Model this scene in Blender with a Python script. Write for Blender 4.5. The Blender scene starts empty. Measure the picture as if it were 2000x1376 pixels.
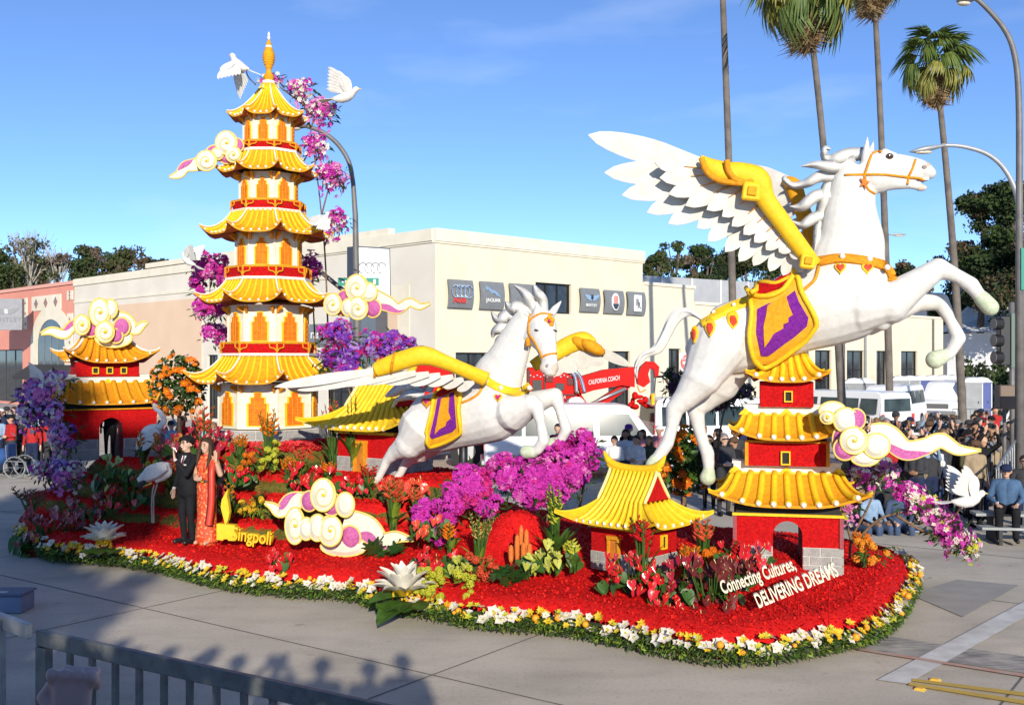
import bpy, bmesh, math, random
import numpy as np
from mathutils import Vector, Matrix, noise
from mathutils.bvhtree import BVHTree
from mathutils.geometry import tessellate_polygon
random.seed(7)
R = random.Random(11)
rad = math.radians
SC = bpy.context.scene
COL = SC.collection
V = Vector
# ------------------------------------------------------------------ camera
F, H, HZ = 2050.0, 3.4, 700.0          # focal length in photo pixels, eye height in metres, horizon row
cam = bpy.data.cameras.new('camera'); camo = bpy.data.objects.new('camera', cam); COL.objects.link(camo)
camo.location = (0, 0, H); camo.rotation_euler = (rad(90), 0, 0)
cam.sensor_width = 36; cam.lens = 36 * F / 2000; cam.shift_y = (HZ - 688) / 2000
cam.clip_start = 0.1; cam.clip_end = 3000
SC.camera = camo
# ------------------------------------------------------------------ sky and sun
SUN_AZ, SUN_EL = 8.0, 19.0            # degrees right of straight behind the camera, above the horizon
w = bpy.data.worlds.new('World'); SC.world = w; w.use_nodes = True
nt = w.node_tree; bg = nt.nodes['Background']
sky = nt.nodes.new('ShaderNodeTexSky'); sky.sky_type = 'NISHITA'; sky.sun_disc = False
sky.sun_elevation = rad(SUN_EL); sky.sun_rotation = rad(180 - SUN_AZ)
sky.air_density = 0.68; sky.dust_density = 0.0; sky.ozone_density = 3.6; sky.altitude = 2500
# thin cirrus mixed into the sky
tc = nt.nodes.new('ShaderNodeTexCoord'); mp = nt.nodes.new('ShaderNodeMapping'); mp.inputs['Scale'].default_value = (1.6, 1.6, 7)
mp.inputs['Rotation'].default_value = (0.25, 0.5, 0.3)
nz = nt.nodes.new('ShaderNodeTexNoise'); nz.inputs['Scale'].default_value = 2.3; nz.inputs['Detail'].default_value = 7
cr = nt.nodes.new('ShaderNodeValToRGB'); cr.color_ramp.elements[0].position = .52; cr.color_ramp.elements[1].position = .85
cr.color_ramp.elements[1].color = (.34, .34, .34, 1)
mx = nt.nodes.new('ShaderNodeMixRGB'); mx.inputs[2].default_value = (4.6, 5.4, 6.6, 1)
nt.links.new(tc.outputs['Generated'], mp.inputs[0]); nt.links.new(mp.outputs[0], nz.inputs['Vector'])
nt.links.new(nz.outputs[0], cr.inputs[0]); nt.links.new(cr.outputs[0], mx.inputs[0])
tint = nt.nodes.new('ShaderNodeMixRGB'); tint.blend_type = 'MULTIPLY'; tint.inputs[0].default_value = 1; tint.inputs[2].default_value = (1.0, 1.03, 1.09, 1)
nt.links.new(sky.outputs[0], tint.inputs[1]); nt.links.new(tint.outputs[0], mx.inputs[1]); nt.links.new(mx.outputs[0], bg.inputs[0])
bg.inputs[1].default_value = 0.15
sd = bpy.data.lights.new('sun', 'SUN'); sd.energy = 4.3; sd.angle = rad(0.55); sd.color = (1, .93, .80)
so = bpy.data.objects.new('sun', sd); COL.objects.link(so)
sdir = V((math.sin(rad(SUN_AZ)) * math.cos(rad(SUN_EL)), -math.cos(rad(SUN_AZ)) * math.cos(rad(SUN_EL)), math.sin(rad(SUN_EL))))
so.rotation_euler = sdir.to_track_quat('Z', 'Y').to_euler(); so.location = sdir * 60
SC.view_settings.view_transform = 'Standard'; SC.view_settings.look = 'None'
SC.view_settings.gamma = 1; SC.view_settings.exposure = 0.42
try: SC.cycles.use_denoising = True
except Exception: pass
# ------------------------------------------------------------------ helpers
def PX(px, py, d):
    return V(((px - 1000) / F * d, d, H - (py - HZ) / F * d))
def GP(px, py, z=0.0):
    d = (H - z) * F / (py - HZ); return PX(px, py, d)
class Plane:
    """vertical plane through a photo point at distance d, heading right and turned towards the camera by yaw degrees"""
    def __init__(s, px, d, yaw):
        c = PX(px, HZ, d); s.cx, s.cy = c.x, c.y; s.a = rad(yaw)
        s.t = V((math.cos(s.a), -math.sin(s.a), 0)); s.n = V((math.sin(s.a), math.cos(s.a), 0)); s.k = F / d
    def __call__(s, px, py, w=0.0):
        a = (px - 1000) / F; c, q = math.cos(s.a), math.sin(s.a)
        y0 = s.cy + w * c; x0 = s.cx + w * q
        u = (a * y0 - x0) / (c + a * q)
        y = y0 - u * q
        return V((x0 + u * c, y, H - (py - HZ) / F * y))
MATS = {}
def mat(name, col, col2=None, scale=8.0, rough=.6, bump=0.0, bscale=60.0, metal=0.0, spec=.5, detail=4, kind='noise', trans=0.0, contrast=(.35, .65), coat=0.0, emit=None):
    if name in MATS: return MATS[name]
    m = bpy.data.materials.new(name); m.use_nodes = True
    n = m.node_tree; b = n.nodes['Principled BSDF']
    b.inputs['Roughness'].default_value = rough; b.inputs['Metallic'].default_value = metal
    b.inputs['Specular IOR Level'].default_value = spec
    b.inputs['Base Color'].default_value = (*col, 1)
    if coat: b.inputs['Coat Weight'].default_value = coat; b.inputs['Coat Roughness'].default_value = .06
    if emit: b.inputs['Emission Color'].default_value = (*emit[:3], 1); b.inputs['Emission Strength'].default_value = emit[3]
    t = n.nodes.new('ShaderNodeTexCoord')
    if col2 is not None:
        if kind == 'voronoi':
            x = n.nodes.new('ShaderNodeTexVoronoi'); x.inputs['Scale'].default_value = scale; out = x.outputs['Color']
            sep = n.nodes.new('ShaderNodeSeparateColor'); n.links.new(out, sep.inputs[0]); out = sep.outputs[0]
        else:
            x = n.nodes.new('ShaderNodeTexNoise'); x.inputs['Scale'].default_value = scale; x.inputs['Detail'].default_value = detail; out = x.outputs[0]
        n.links.new(t.outputs['Object'], x.inputs['Vector'])
        r = n.nodes.new('ShaderNodeValToRGB'); r.color_ramp.elements[0].color = (*col, 1); r.color_ramp.elements[1].color = (*col2, 1)
        r.color_ramp.elements[0].position, r.color_ramp.elements[1].position = contrast
        n.links.new(out, r.inputs[0]); n.links.new(r.outputs[0], b.inputs['Base Color'])
    if bump:
        y = n.nodes.new('ShaderNodeTexNoise'); y.inputs['Scale'].default_value = bscale; y.inputs['Detail'].default_value = 3
        bp = n.nodes.new('ShaderNodeBump'); bp.inputs['Strength'].default_value = bump; bp.inputs['Distance'].default_value = .02
        n.links.new(t.outputs['Object'], y.inputs['Vector']); n.links.new(y.outputs[0], bp.inputs['Height']); n.links.new(bp.outputs[0], b.inputs['Normal'])
    if trans:
        # thin leaves and petals let light through
        tr = n.nodes.new('ShaderNodeBsdfTranslucent'); mix = n.nodes.new('ShaderNodeMixShader'); mix.inputs[0].default_value = trans
        src = b.inputs['Base Color'].links[0].from_socket if b.inputs['Base Color'].is_linked else None
        if src: n.links.new(src, tr.inputs[0])
        else: tr.inputs[0].default_value = (*col, 1)
        o = n.nodes['Material Output']; n.links.new(b.outputs[0], mix.inputs[1]); n.links.new(tr.outputs[0], mix.inputs[2]); n.links.new(mix.outputs[0], o.inputs[0])
    MATS[name] = m
    return m
class MB:
    """collects geometry for one mesh"""
    def __init__(s): s.v = []; s.f = []; s.m = []
    def add(s, vs, fs, mi=0):
        o = len(s.v); s.v += [tuple(p) for p in vs]; s.f += [tuple(o + i for i in f) for f in fs]; s.m += [mi] * len(fs); return s
    def box(s, c, size, mi=0, M=None, bev=0.0):
        x, y, z = size[0] / 2, size[1] / 2, size[2] / 2; c = V(c)
        if bev:
            b = min(bev, x * .9, y * .9, z * .9); pts = []
            for sx in (-1, 1):
                for sy in (-1, 1):
                    for sz in (-1, 1):
                        pts += [V((sx * x, sy * (y - b), sz * (z - b))), V((sx * (x - b), sy * y, sz * (z - b))), V((sx * (x - b), sy * (y - b), sz * z))]
            if M: pts = [M @ p for p in pts]
            s.hull([c + p for p in pts], mi); return s
        p = [V((a * x, b * y, g * z)) for a in (-1, 1) for b in (-1, 1) for g in (-1, 1)]
        if M: p = [M @ q for q in p]
        s.add([c + q for q in p], [(0, 1, 3, 2), (4, 6, 7, 5), (0, 4, 5, 1), (2, 3, 7, 6), (0, 2, 6, 4), (1, 5, 7, 3)], mi); return s
    def hull(s, pts, mi=0):
        bm = bmesh.new()
        for p in pts: bm.verts.new(p)
        bmesh.ops.convex_hull(bm, input=bm.verts)
        bm.verts.ensure_lookup_table(); vs = [v.co.copy() for v in bm.verts]; bm.verts.index_update()
        s.add(vs, [[v.index for v in f.verts] for f in bm.faces], mi); bm.free(); return s
    def tube(s, pts, r, seg=8, mi=0, cap=True, flat=None, up=None):
        """tube along pts; r a number or list; flat=(k) squashes the ring along its second axis"""
        pts = [V(p) for p in pts]; n = len(pts)
        rs = list(r) if hasattr(r, '__len__') else [r] * n
        o = len(s.v); prev = None
        for i, p in enumerate(pts):
            t = (pts[min(i + 1, n - 1)] - pts[max(i - 1, 0)])
            t = t.normalized() if t.length > 1e-9 else V((0, 0, 1))
            if up is not None: a = t.cross(V(up))
            elif prev is not None: a = prev - t * prev.dot(t)
            else: a = t.orthogonal()
            if a.length < 1e-6: a = t.orthogonal()
            a.normalize(); b = t.cross(a); prev = a
            k = flat if flat is not None else 1.0
            for j in range(seg):
                q = 2 * math.pi * j / seg
                s.v.append(tuple(p + a * (math.cos(q) * rs[i]) + b * (math.sin(q) * rs[i] * k)))
        for i in range(n - 1):
            for j in range(seg):
                k2 = (j + 1) % seg
                s.f.append((o + i * seg + j, o + i * seg + k2, o + (i + 1) * seg + k2, o + (i + 1) * seg + j)); s.m.append(mi)
        if cap:
            s.f.append(tuple(o + j for j in reversed(range(seg)))); s.m.append(mi)
            s.f.append(tuple(o + (n - 1) * seg + j for j in range(seg))); s.m.append(mi)
        return s
    def ball(s, c, r, mi=0, seg=10, rings=6, M=None):
        c = V(c); rr = r if hasattr(r, '__len__') else (r, r, r); o = len(s.v)
        for i in range(rings + 1):
            th = math.pi * i / rings
            for j in range(seg):
                q = 2 * math.pi * j / seg
                p = V((math.sin(th) * math.cos(q) * rr[0], math.sin(th) * math.sin(q) * rr[1], math.cos(th) * rr[2]))
                if M: p = M @ p
                s.v.append(tuple(c + p))
        for i in range(rings):
            for j in range(seg):
                k = (j + 1) % seg
                s.f.append((o + i * seg + j, o + (i + 1) * seg + j, o + (i + 1) * seg + k, o + i * seg + k)); s.m.append(mi)
        return s
    def lathe(s, prof, seg=16, mi=0, c=(0, 0, 0)):
        """prof: (r, z) pairs bottom to top"""
        o = len(s.v); c = V(c)
        for r, z in prof:
            for j in range(seg):
                q = 2 * math.pi * j / seg; s.v.append(tuple(c + V((r * math.cos(q), r * math.sin(q), z))))
        for i in range(len(prof) - 1):
            for j in range(seg):
                k = (j + 1) % seg; s.f.append((o + i * seg + j, o + i * seg + k, o + (i + 1) * seg + k, o + (i + 1) * seg + j)); s.m.append(mi)
        s.f.append(tuple(o + j for j in reversed(range(seg)))); s.m.append(mi)
        s.f.append(tuple(o + (len(prof) - 1) * seg + j for j in range(seg))); s.m.append(mi); return s
    def prism(s, front, back, mi=0, mside=None):
        """closed solid between two equal polygons"""
        n = len(front); o = len(s.v); s.v += [tuple(p) for p in front] + [tuple(p) for p in back]
        for t in tessellate_polygon([[V(p) for p in front]]):
            s.f.append(tuple(o + i for i in t)); s.m.append(mi)
            s.f.append(tuple(o + n + i for i in reversed(t))); s.m.append(mi if mside is None else mside)
        for i in range(n):
            j = (i + 1) % n; s.f.append((o + i, o + n + i, o + n + j, o + j)); s.m.append(mi if mside is None else mside)
        return s
    def grid(s, rows, mi=0, close=False):
        o = len(s.v); nr, nc = len(rows), len(rows[0])
        for r in rows: s.v += [tuple(p) for p in r]
        for i in range(nr - 1):
            for j in range(nc if close else nc - 1):
                k = (j + 1) % nc; s.f.append((o + i * nc + j, o + i * nc + k, o + (i + 1) * nc + k, o + (i + 1) * nc + j)); s.m.append(mi)
        return s
    def mesh(s, name, mats, smooth=False, fix=True):
        me = bpy.data.meshes.new(name); me.from_pydata(s.v, [], s.f)
        for m in (mats if isinstance(mats, (list, tuple)) else [mats]): me.materials.append(m)
        me.polygons.foreach_set('material_index', s.m)
        if fix:
            bm = bmesh.new(); bm.from_mesh(me); bmesh.ops.recalc_face_normals(bm, faces=bm.faces); bm.to_mesh(me); bm.free()
        if smooth: me.polygons.foreach_set('use_smooth', [True] * len(me.polygons))
        me.update(); return me
    def build(s, name, mats, parent=None, smooth=False, fix=True, off=None, auto=None):
        if off is not None: s.v = [(a - off[0], b - off[1], c - off[2]) for a, b, c in s.v]
        me = s.mesh(name, mats, smooth, fix)
        if auto is not None:
            me.polygons.foreach_set('use_smooth', [True] * len(me.polygons)); me.set_sharp_from_angle(angle=rad(auto))
        return obj(name, me, parent)
def obj(name, me, parent=None, loc=(0, 0, 0), rot=(0, 0, 0), sc=None):
    o = bpy.data.objects.new(name, me); COL.objects.link(o); o.parent = parent; o.location = loc; o.rotation_euler = rot
    if sc is not None: o.scale = sc if hasattr(sc, '__len__') else (sc, sc, sc)
    return o
def tag(o, label=None, cat=None, group=None, kind=None):
    if label: o['label'] = label
    if cat: o['category'] = cat
    if group: o['group'] = group
    if kind: o['kind'] = kind
    return o
def thing(name, label, cat, loc=(0, 0, 0), rz=0.0, group=None):
    o = bpy.data.objects.new(name, None); COL.objects.link(o); o.location = loc; o.rotation_euler = (0, 0, rz); o.empty_display_size = .1
    return tag(o, label, cat, group)
def copy_tree(o, parent=None, label=None, group=None):
    c = o.copy(); COL.objects.link(c); c.parent = parent
    if label: c['label'] = label
    if group: c['group'] = group
    for ch in list(o.children): copy_tree(ch, c)
    return c
def catmull(pts, n=8):
    pts = [V(p) for p in pts]; out = []
    for i in range(len(pts) - 1):
        p0, p1, p2, p3 = pts[max(i - 1, 0)], pts[i], pts[i + 1], pts[min(i + 2, len(pts) - 1)]
        for k in range(n):
            t = k / n; out.append(.5 * ((2 * p1) + (p2 - p0) * t + (2 * p0 - 5 * p1 + 4 * p2 - p3) * t * t + (3 * p1 - p0 - 3 * p2 + p3) * t ** 3))
    out.append(pts[-1]); return out
def interp(xs, n=8):
    return [v.x for v in catmull([(x, 0, 0) for x in xs], n)]
def organic(prims, voxel, smooth=3, tags=None, lofts=None):
    """one continuous skin over tapered capsules (p1, r1, p2, r2, tag): fused by voxel remesh, faces tagged by the nearest capsule"""
    b = MB()
    for p1, r1, p2, r2, tg in prims:
        p1, p2 = V(p1), V(p2); d = p2 - p1; L = d.length; t = d.normalized() if L > 1e-6 else V((0, 0, 1))
        pts, rs = [], []
        for k in (1.0, .92, .7, .38): pts.append(p1 - t * r1 * k); rs.append(max(r1 * math.sqrt(max(0, 1 - k * k)), r1 * .02))
        pts.append(p1); rs.append(r1); pts.append(p2); rs.append(r2)
        for k in (.38, .7, .92, 1.0): pts.append(p2 + t * r2 * k); rs.append(max(r2 * math.sqrt(max(0, 1 - k * k)), r2 * .02))
        b.tube(pts, rs, 14)
    for rows in (lofts or []):
        b.grid(rows, close=True); n = len(rows[0]); o = len(b.v) - n * len(rows)
        b.f.append(tuple(o + i for i in range(n))); b.m.append(0); b.f.append(tuple(len(b.v) - n + i for i in range(n))); b.m.append(0)
    me = b.mesh('tmp', []); o = bpy.data.objects.new('tmp', me); COL.objects.link(o)
    m = o.modifiers.new('r', 'REMESH'); m.mode = 'VOXEL'; m.voxel_size = voxel; m.adaptivity = 0
    if smooth: s = o.modifiers.new('s', 'SMOOTH'); s.factor = .5; s.iterations = smooth
    dg = bpy.context.evaluated_depsgraph_get(); ev = o.evaluated_get(dg)
    out = bpy.data.meshes.new_from_object(ev); bpy.data.objects.remove(o); bpy.data.meshes.remove(me)
    n = len(out.polygons); out.polygons.foreach_set('use_smooth', [True] * n)
    c = np.zeros(n * 3); out.polygons.foreach_get('center', c); c = c.reshape(-1, 3)
    best = np.full(n, 1e9); idx = np.zeros(n, dtype=np.int32)
    for p1, r1, p2, r2, tg in list(prims) + list(tags or []):
        a = np.array(V(p1)); d = np.array(V(p2)) - a; L2 = max(float(d @ d), 1e-9)
        k = np.clip((c - a) @ d / L2, 0, 1); q = a + k[:, None] * d
        dist = np.linalg.norm(c - q, axis=1) - (r1 + (r2 - r1) * k)
        mk = dist < best; best[mk] = dist[mk]; idx[mk] = tg
    out.polygons.foreach_set('material_index', idx); out.update()
    return out
def chain(pts, tg=0):
    """pts: (point, radius) list -> capsules"""
    return [(pts[i][0], pts[i][1], pts[i + 1][0], pts[i + 1][1], tg) for i in range(len(pts) - 1)]
def text_mesh(body, size, depth, align='LEFT', bold=0.0, shear=0.0, spacing=1.0, sx=1.0):
    c = bpy.data.curves.new('t', 'FONT'); c.body = body; c.size = size; c.extrude = depth; c.align_x = align; c.offset = bold; c.shear = shear; c.space_character = spacing; c.resolution_u = 4
    o = bpy.data.objects.new('t', c); COL.objects.link(o); dg = bpy.context.evaluated_depsgraph_get()
    me = bpy.data.meshes.new_from_object(o.evaluated_get(dg)); bpy.data.objects.remove(o); bpy.data.curves.remove(c)
    if sx != 1.0: me.transform(Matrix.Diagonal((sx, 1, 1, 1)))
    return me
def inside(p, poly):
    x, y = p; c = False; j = len(poly) - 1
    for i in range(len(poly)):
        xi, yi = poly[i]; xj, yj = poly[j]
        if (yi > y) != (yj > y) and x < (xj - xi) * (y - yi) / (yj - yi) + xi: c = not c
        j = i
    return c
# ------------------------------------------------------------------ palette
red = mat('red_petals', (.70, .010, .008), (.50, .005, .006), 30, .75, .9, 70, kind='voronoi', contrast=(.1, .9), spec=.2)
redwall = mat('red_flower_wall', (.62, .008, .008), (.42, .004, .006), 45, .8, 1.0, 90, kind='voronoi', contrast=(.1, .9), spec=.15)
moss = mat('moss', (.16, .13, .02), (.07, .075, .012), 14, .95, .9, 60, spec=.1)
yellow = mat('yellow_petals', (.76, .35, .010), (.66, .26, .008), 18, .7, .5, 120, spec=.25)
bright = mat('bright_yellow', (.83, .53, .014), (.78, .45, .012), 14, .55, .35, 120, spec=.3)
gold = mat('gold_seed', (.74, .32, .012), (.62, .22, .008), 25, .7, .5, 130, spec=.25)
orange = mat('orange_panel', (.75, .20, .012), (.62, .13, .008), 12, .75, .5, 110, spec=.2)
cream = mat('cream_petals', (.77, .71, .56), (.69, .62, .46), 7, .8, .5, 90, spec=.2)
white = mat('white_seed', (.68, .66, .615), (.60, .58, .535), 11, .75, .45, 95, spec=.25)
offwhite = mat('off_white', (.80, .76, .66), (.72, .67, .55), 16, .7, .4, 140, spec=.25)
feather = mat('feather_white', (.63, .60, .54), (.54, .51, .45), 6, .7, .25, 120, spec=.25)
pink = mat('pink_statice', (.62, .17, .40), (.48, .10, .30), 60, .85, .9, 120, kind='voronoi', contrast=(.1, .9), spec=.15)
purple = mat('purple_statice', (.26, .028, .33), (.15, .015, .24), 60, .85, .9, 120, kind='voronoi', contrast=(.1, .9), spec=.15)
hoofm = mat('pale_green_hoof', (.58, .62, .46), (.46, .52, .34), 20, .8, .6, 90)
grey = mat('stone_grey', (.36, .35, .32), (.27, .26, .24), 9, .85, .6, 70)
mortar = mat('mortar', (.55, .53, .48), (.5, .48, .43), 9, .9)
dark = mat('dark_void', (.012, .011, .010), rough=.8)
maroon = mat('shaded_red_side', (.17, .02, .03), (.11, .012, .02), 40, .85, .5, 80)  # wall red darkened: shade of sides, arch and soffits is put into the colour
black = mat('black_paint', (.012, .012, .013), rough=.45)
steel = mat('galvanised', (.34, .35, .35), (.25, .26, .27), 7, .45, .15, 40, metal=.6)
polem = mat('painted_pole', (.16, .15, .14), (.12, .11, .105), 5, .5)
lampgrey = mat('lamp_grey', (.38, .39, .39), (.33, .34, .34), 5, .45, metal=.3)
glass = mat('dark_glass', (.018, .022, .026), (.035, .04, .045), 2.5, .06, spec=.8)
leaf_d = mat('leaf_dark', (.035, .075, .014), (.02, .045, .008), 8, .5, spec=.4, trans=.25)
leaf_m = mat('leaf_mid', (.075, .16, .022), (.045, .10, .014), 8, .5, spec=.4, trans=.3)
leaf_l = mat('leaf_lime', (.24, .32, .03), (.15, .22, .02), 8, .55, spec=.35, trans=.3)
stemm = mat('stem_brown', (.20, .12, .06), (.12, .07, .035), 14, .85, .4, 50)
wood = mat('orange_wood', (.55, .20, .02), (.42, .13, .012), 10, .6)
# flower colours (one material per petal colour)
def fl(name, a, b, tr=.3): return mat(name, a, b, 20, .55, spec=.3, trans=tr)
f_mag = fl('orchid_magenta', (.66, .05, .45), (.48, .02, .33)); f_pk = fl('orchid_pink', (.76, .26, .56), (.68, .16, .46))
f_wh = fl('orchid_white', (.82, .78, .70), (.74, .66, .56)); f_pu = fl('orchid_purple', (.26, .06, .50), (.16, .03, .36))
f_la = fl('orchid_lavender', (.48, .32, .62), (.34, .18, .50)); f_ho = fl('hot_pink', (.68, .025, .22), (.5, .02, .18))
f_ye = fl('flower_yellow', (.82, .60, .04), (.76, .46, .02)); f_lm = fl('flower_lime', (.60, .58, .05), (.45, .48, .04))
f_or = fl('flower_orange', (.80, .25, .01), (.72, .15, .008)); f_re = fl('flower_red', (.60, .012, .012), (.42, .006, .01), .15)
f_co = fl('flower_coral', (.74, .13, .05), (.62, .07, .03)); f_dk = fl('anthurium_dark', (.16, .008, .018), (.09, .02, .012), .05)
f_gw = mat('white_glossy', (.82, .78, .66), rough=.4, trans=.15)
anth = mat('anthurium_red', (.56, .012, .015), (.46, .01, .014), 8, .16, spec=.7)
# ================================================================== the setting
def add_noise_mix(m, scale, c, lo, hi, stretch=(1, 1, 1), rotz=0.0):
    n = m.node_tree; b = n.nodes['Principled BSDF']; src = b.inputs['Base Color'].links[0].from_socket
    t = n.nodes.new('ShaderNodeTexCoord'); mp = n.nodes.new('ShaderNodeMapping'); mp.inputs['Scale'].default_value = stretch; mp.inputs['Rotation'].default_value = (0, 0, rotz)
    x = n.nodes.new('ShaderNodeTexNoise'); x.inputs['Scale'].default_value = scale; x.inputs['Detail'].default_value = 6
    r = n.nodes.new('ShaderNodeValToRGB'); r.color_ramp.elements[0].position = lo; r.color_ramp.elements[1].position = hi
    k = n.nodes.new('ShaderNodeMixRGB'); k.blend_type = 'MULTIPLY'; k.inputs[2].default_value = (*c, 1)
    n.links.new(t.outputs['Object'], mp.inputs[0]); n.links.new(mp.outputs[0], x.inputs['Vector']); n.links.new(x.outputs[0], r.inputs[0]); n.links.new(r.outputs[0], k.inputs[0])
    n.links.new(src, k.inputs[1]); n.links.new(k.outputs[0], b.inputs['Base Color'])
conc = mat('concrete_road', (.56, .49, .39), (.48, .42, .335), .7, .85, .25, 90, detail=8)
add_noise_mix(conc, 1.1, (.86, .85, .84), .48, .72, (1, 2.2, 1), rad(-36))
add_noise_mix(conc, .35, (.84, .84, .84), .5, .7)
add_noise_mix(conc, 3.1, (.72, .70, .68), .66, .74)
add_noise_mix(conc, 24, (.88, .87, .86), .55, .62)
jointm = mat('joint_tar', (.10, .095, .09), (.16, .15, .14), 3, .9)
paintw = mat('worn_white_paint', (.62, .61, .58), (.47, .45, .41), 3.2, .8, detail=8)
painty = mat('worn_yellow_paint', (.55, .36, .05), (.45, .30, .06), 3, .8, detail=8)
patchm = mat('asphalt_patch', (.34, .315, .28), (.28, .26, .235), 2.5, .9, detail=8)
skidm = mat('tyre_dirt', (.25, .235, .215), (.42, .385, .33), 3.2, .9, detail=8)
add_noise_mix(skidm, 3, (.6, .6, .6), .5, .6, (1, 9, 1), rad(-36))
linem = mat('faded_red_line', (.45, .22, .16), (.42, .33, .27), 4, .9)
walkm = mat('pavement', (.46, .44, .40), (.38, .36, .33), 1.2, .9, .2, 50)
def sheet(name, pts, z, m, parent=None, kind='structure'):
    b = MB(); b.add([(p[0], p[1], z) for p in pts], [tuple(range(len(pts)))]); o = b.build(name, m, parent)
    if kind and parent is None: o['kind'] = kind
    return o
road = sheet('road', [(-900, -60), (900, -60), (900, 1500), (-900, 1500)], 0, conc)
RA = rad(-36); ru = V((math.cos(RA), math.sin(RA), 0)); rv = V((-ru.y, ru.x, 0))
o0 = GP(280, 1187)
for k in range(-4, 8):
    c = o0 + ru * (5.15 * k)
    sheet('slab_joint', [c - rv * 40 - ru * .011, c + rv * 26 - ru * .011, c + rv * 26 + ru * .011, c - rv * 40 + ru * .011], .004, jointm, road)
for k in range(-3, 7):
    c = o0 + rv * (3.65 * k)
    sheet('slab_joint', [c - ru * 45 - rv * .011, c + ru * 50 - rv * .011, c + ru * 50 + rv * .011, c - ru * 45 + rv * .011], .005, jointm, road)
def gpoly(name, px, z, m): return sheet(name, [GP(x, y, 0)[:2] for x, y in px], z, m, road)
gpoly('dark_patch', [(1775, 1160), (1870, 1132), (1990, 1143), (1880, 1205)], .009, patchm)
gpoly('tyre_track', [(1560, 1232), (1700, 1238), (2100, 1297), (2100, 1330), (1780, 1282), (1600, 1256)], .010, skidm)
gpoly('crossing_band', [(1713, 1329), (1772, 1337), (2100, 1150), (2100, 1122)], .014, paintw)
gpoly('faded_line', [(1580, 1252), (2100, 1334), (2100, 1340), (1580, 1256)], .018, linem)
gpoly('yellow_line', [(1782, 1327), (2100, 1366), (2100, 1375), (1780, 1332)], .018, painty)
gpoly('yellow_line', [(1776, 1335), (2100, 1384), (2100, 1394), (1774, 1340)], .018, painty)
amber = mat('amber_reflector', (.80, .33, .02), rough=.25, spec=.7)
for px, py, lb in ((1827, 1328, 'raised amber road marker above the yellow double line'), (1797, 1346, 'raised amber road marker below the yellow double line')):
    t = thing('road_marker', lb, 'road marker', GP(px, py), RA, 'amber raised road markers')
    MB().hull([(x * .055 * s, y * .05 * s, z) for x in (-1, 1) for y in (-1, 1) for s, z in ((1, .0), (.55, .022))]).build('body', mat('marker_body', (.70, .42, .05), rough=.5), t)
    MB().box((-.045, 0, .011), (.012, .06, .012), M=Matrix.Rotation(-.6, 3, 'Y')).build('reflector', amber, t)
# far kerb and pavement in front of the buildings
class Facade:
    def __init__(s, o, d): s.o = V((o[0], o[1], 0)); s.d = V((d[0], d[1], 0)).normalized(); s.n = V((s.d.y, -s.d.x, 0)) if d[0] > 0 else V((-s.d.y, s.d.x, 0)) * 1.0
    def P(s, a, out, z): return s.o + s.d * a + s.n * out + V((0, 0, z))
    def S(s, px):
        a = (px - 1000) / F; return (a * s.o.y - s.o.x) / (s.d.x - a * s.d.y)
    def SZ(s, px, py):
        k = s.S(px); y = s.o.y + s.d.y * k; return k, H - (py - HZ) / F * y
CORNER = PX(850, HZ, 41.5)
RF = Facade(CORNER, (.719, .695)); LF = Facade(CORNER, (-.695, .719))
if RF.n.y > 0: RF.n = -RF.n
if LF.n.y > 0: LF.n = -LF.n
def fbox(b, fc, s0, s1, o0, o1, z0, z1, mi=0):
    p = [fc.P(s, o, z) for s in (s0, s1) for o in (o0, o1) for z in (z0, z1)]
    b.add(p, [(0, 1, 3, 2), (4, 6, 7, 5), (0, 4, 5, 1), (2, 3, 7, 6), (0, 2, 6, 4), (1, 5, 7, 3)], mi)
def wall(b, fc, s0, s1, z0, z1, holes, depth=.3, mi=0):
    ss = sorted({s0, s1, *[h[0] for h in holes], *[h[1] for h in holes]}); zz = sorted({z0, z1, *[h[2] for h in holes], *[h[3] for h in holes]})
    for i in range(len(ss) - 1):
        for j in range(len(zz) - 1):
            cs, cz = (ss[i] + ss[i + 1]) / 2, (zz[j] + zz[j + 1]) / 2
            if any(h[0] < cs < h[1] and h[2] < cz < h[3] for h in holes): continue
            b.add([fc.P(ss[i], 0, zz[j]), fc.P(ss[i + 1], 0, zz[j]), fc.P(ss[i + 1], 0, zz[j + 1]), fc.P(ss[i], 0, zz[j + 1])], [(0, 1, 2, 3)], mi)
    for h in holes:
        a, c, lo, hi = h
        for q in (((a, lo), (c, lo)), ((c, lo), (c, hi)), ((c, hi), (a, hi)), ((a, hi), (a, lo))):
            (x1, y1), (x2, y2) = q; b.add([fc.P(x1, 0, y1), fc.P(x2, 0, y2), fc.P(x2, -depth, y2), fc.P(x1, -depth, y1)], [(0, 1, 2, 3)], mi)
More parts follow.
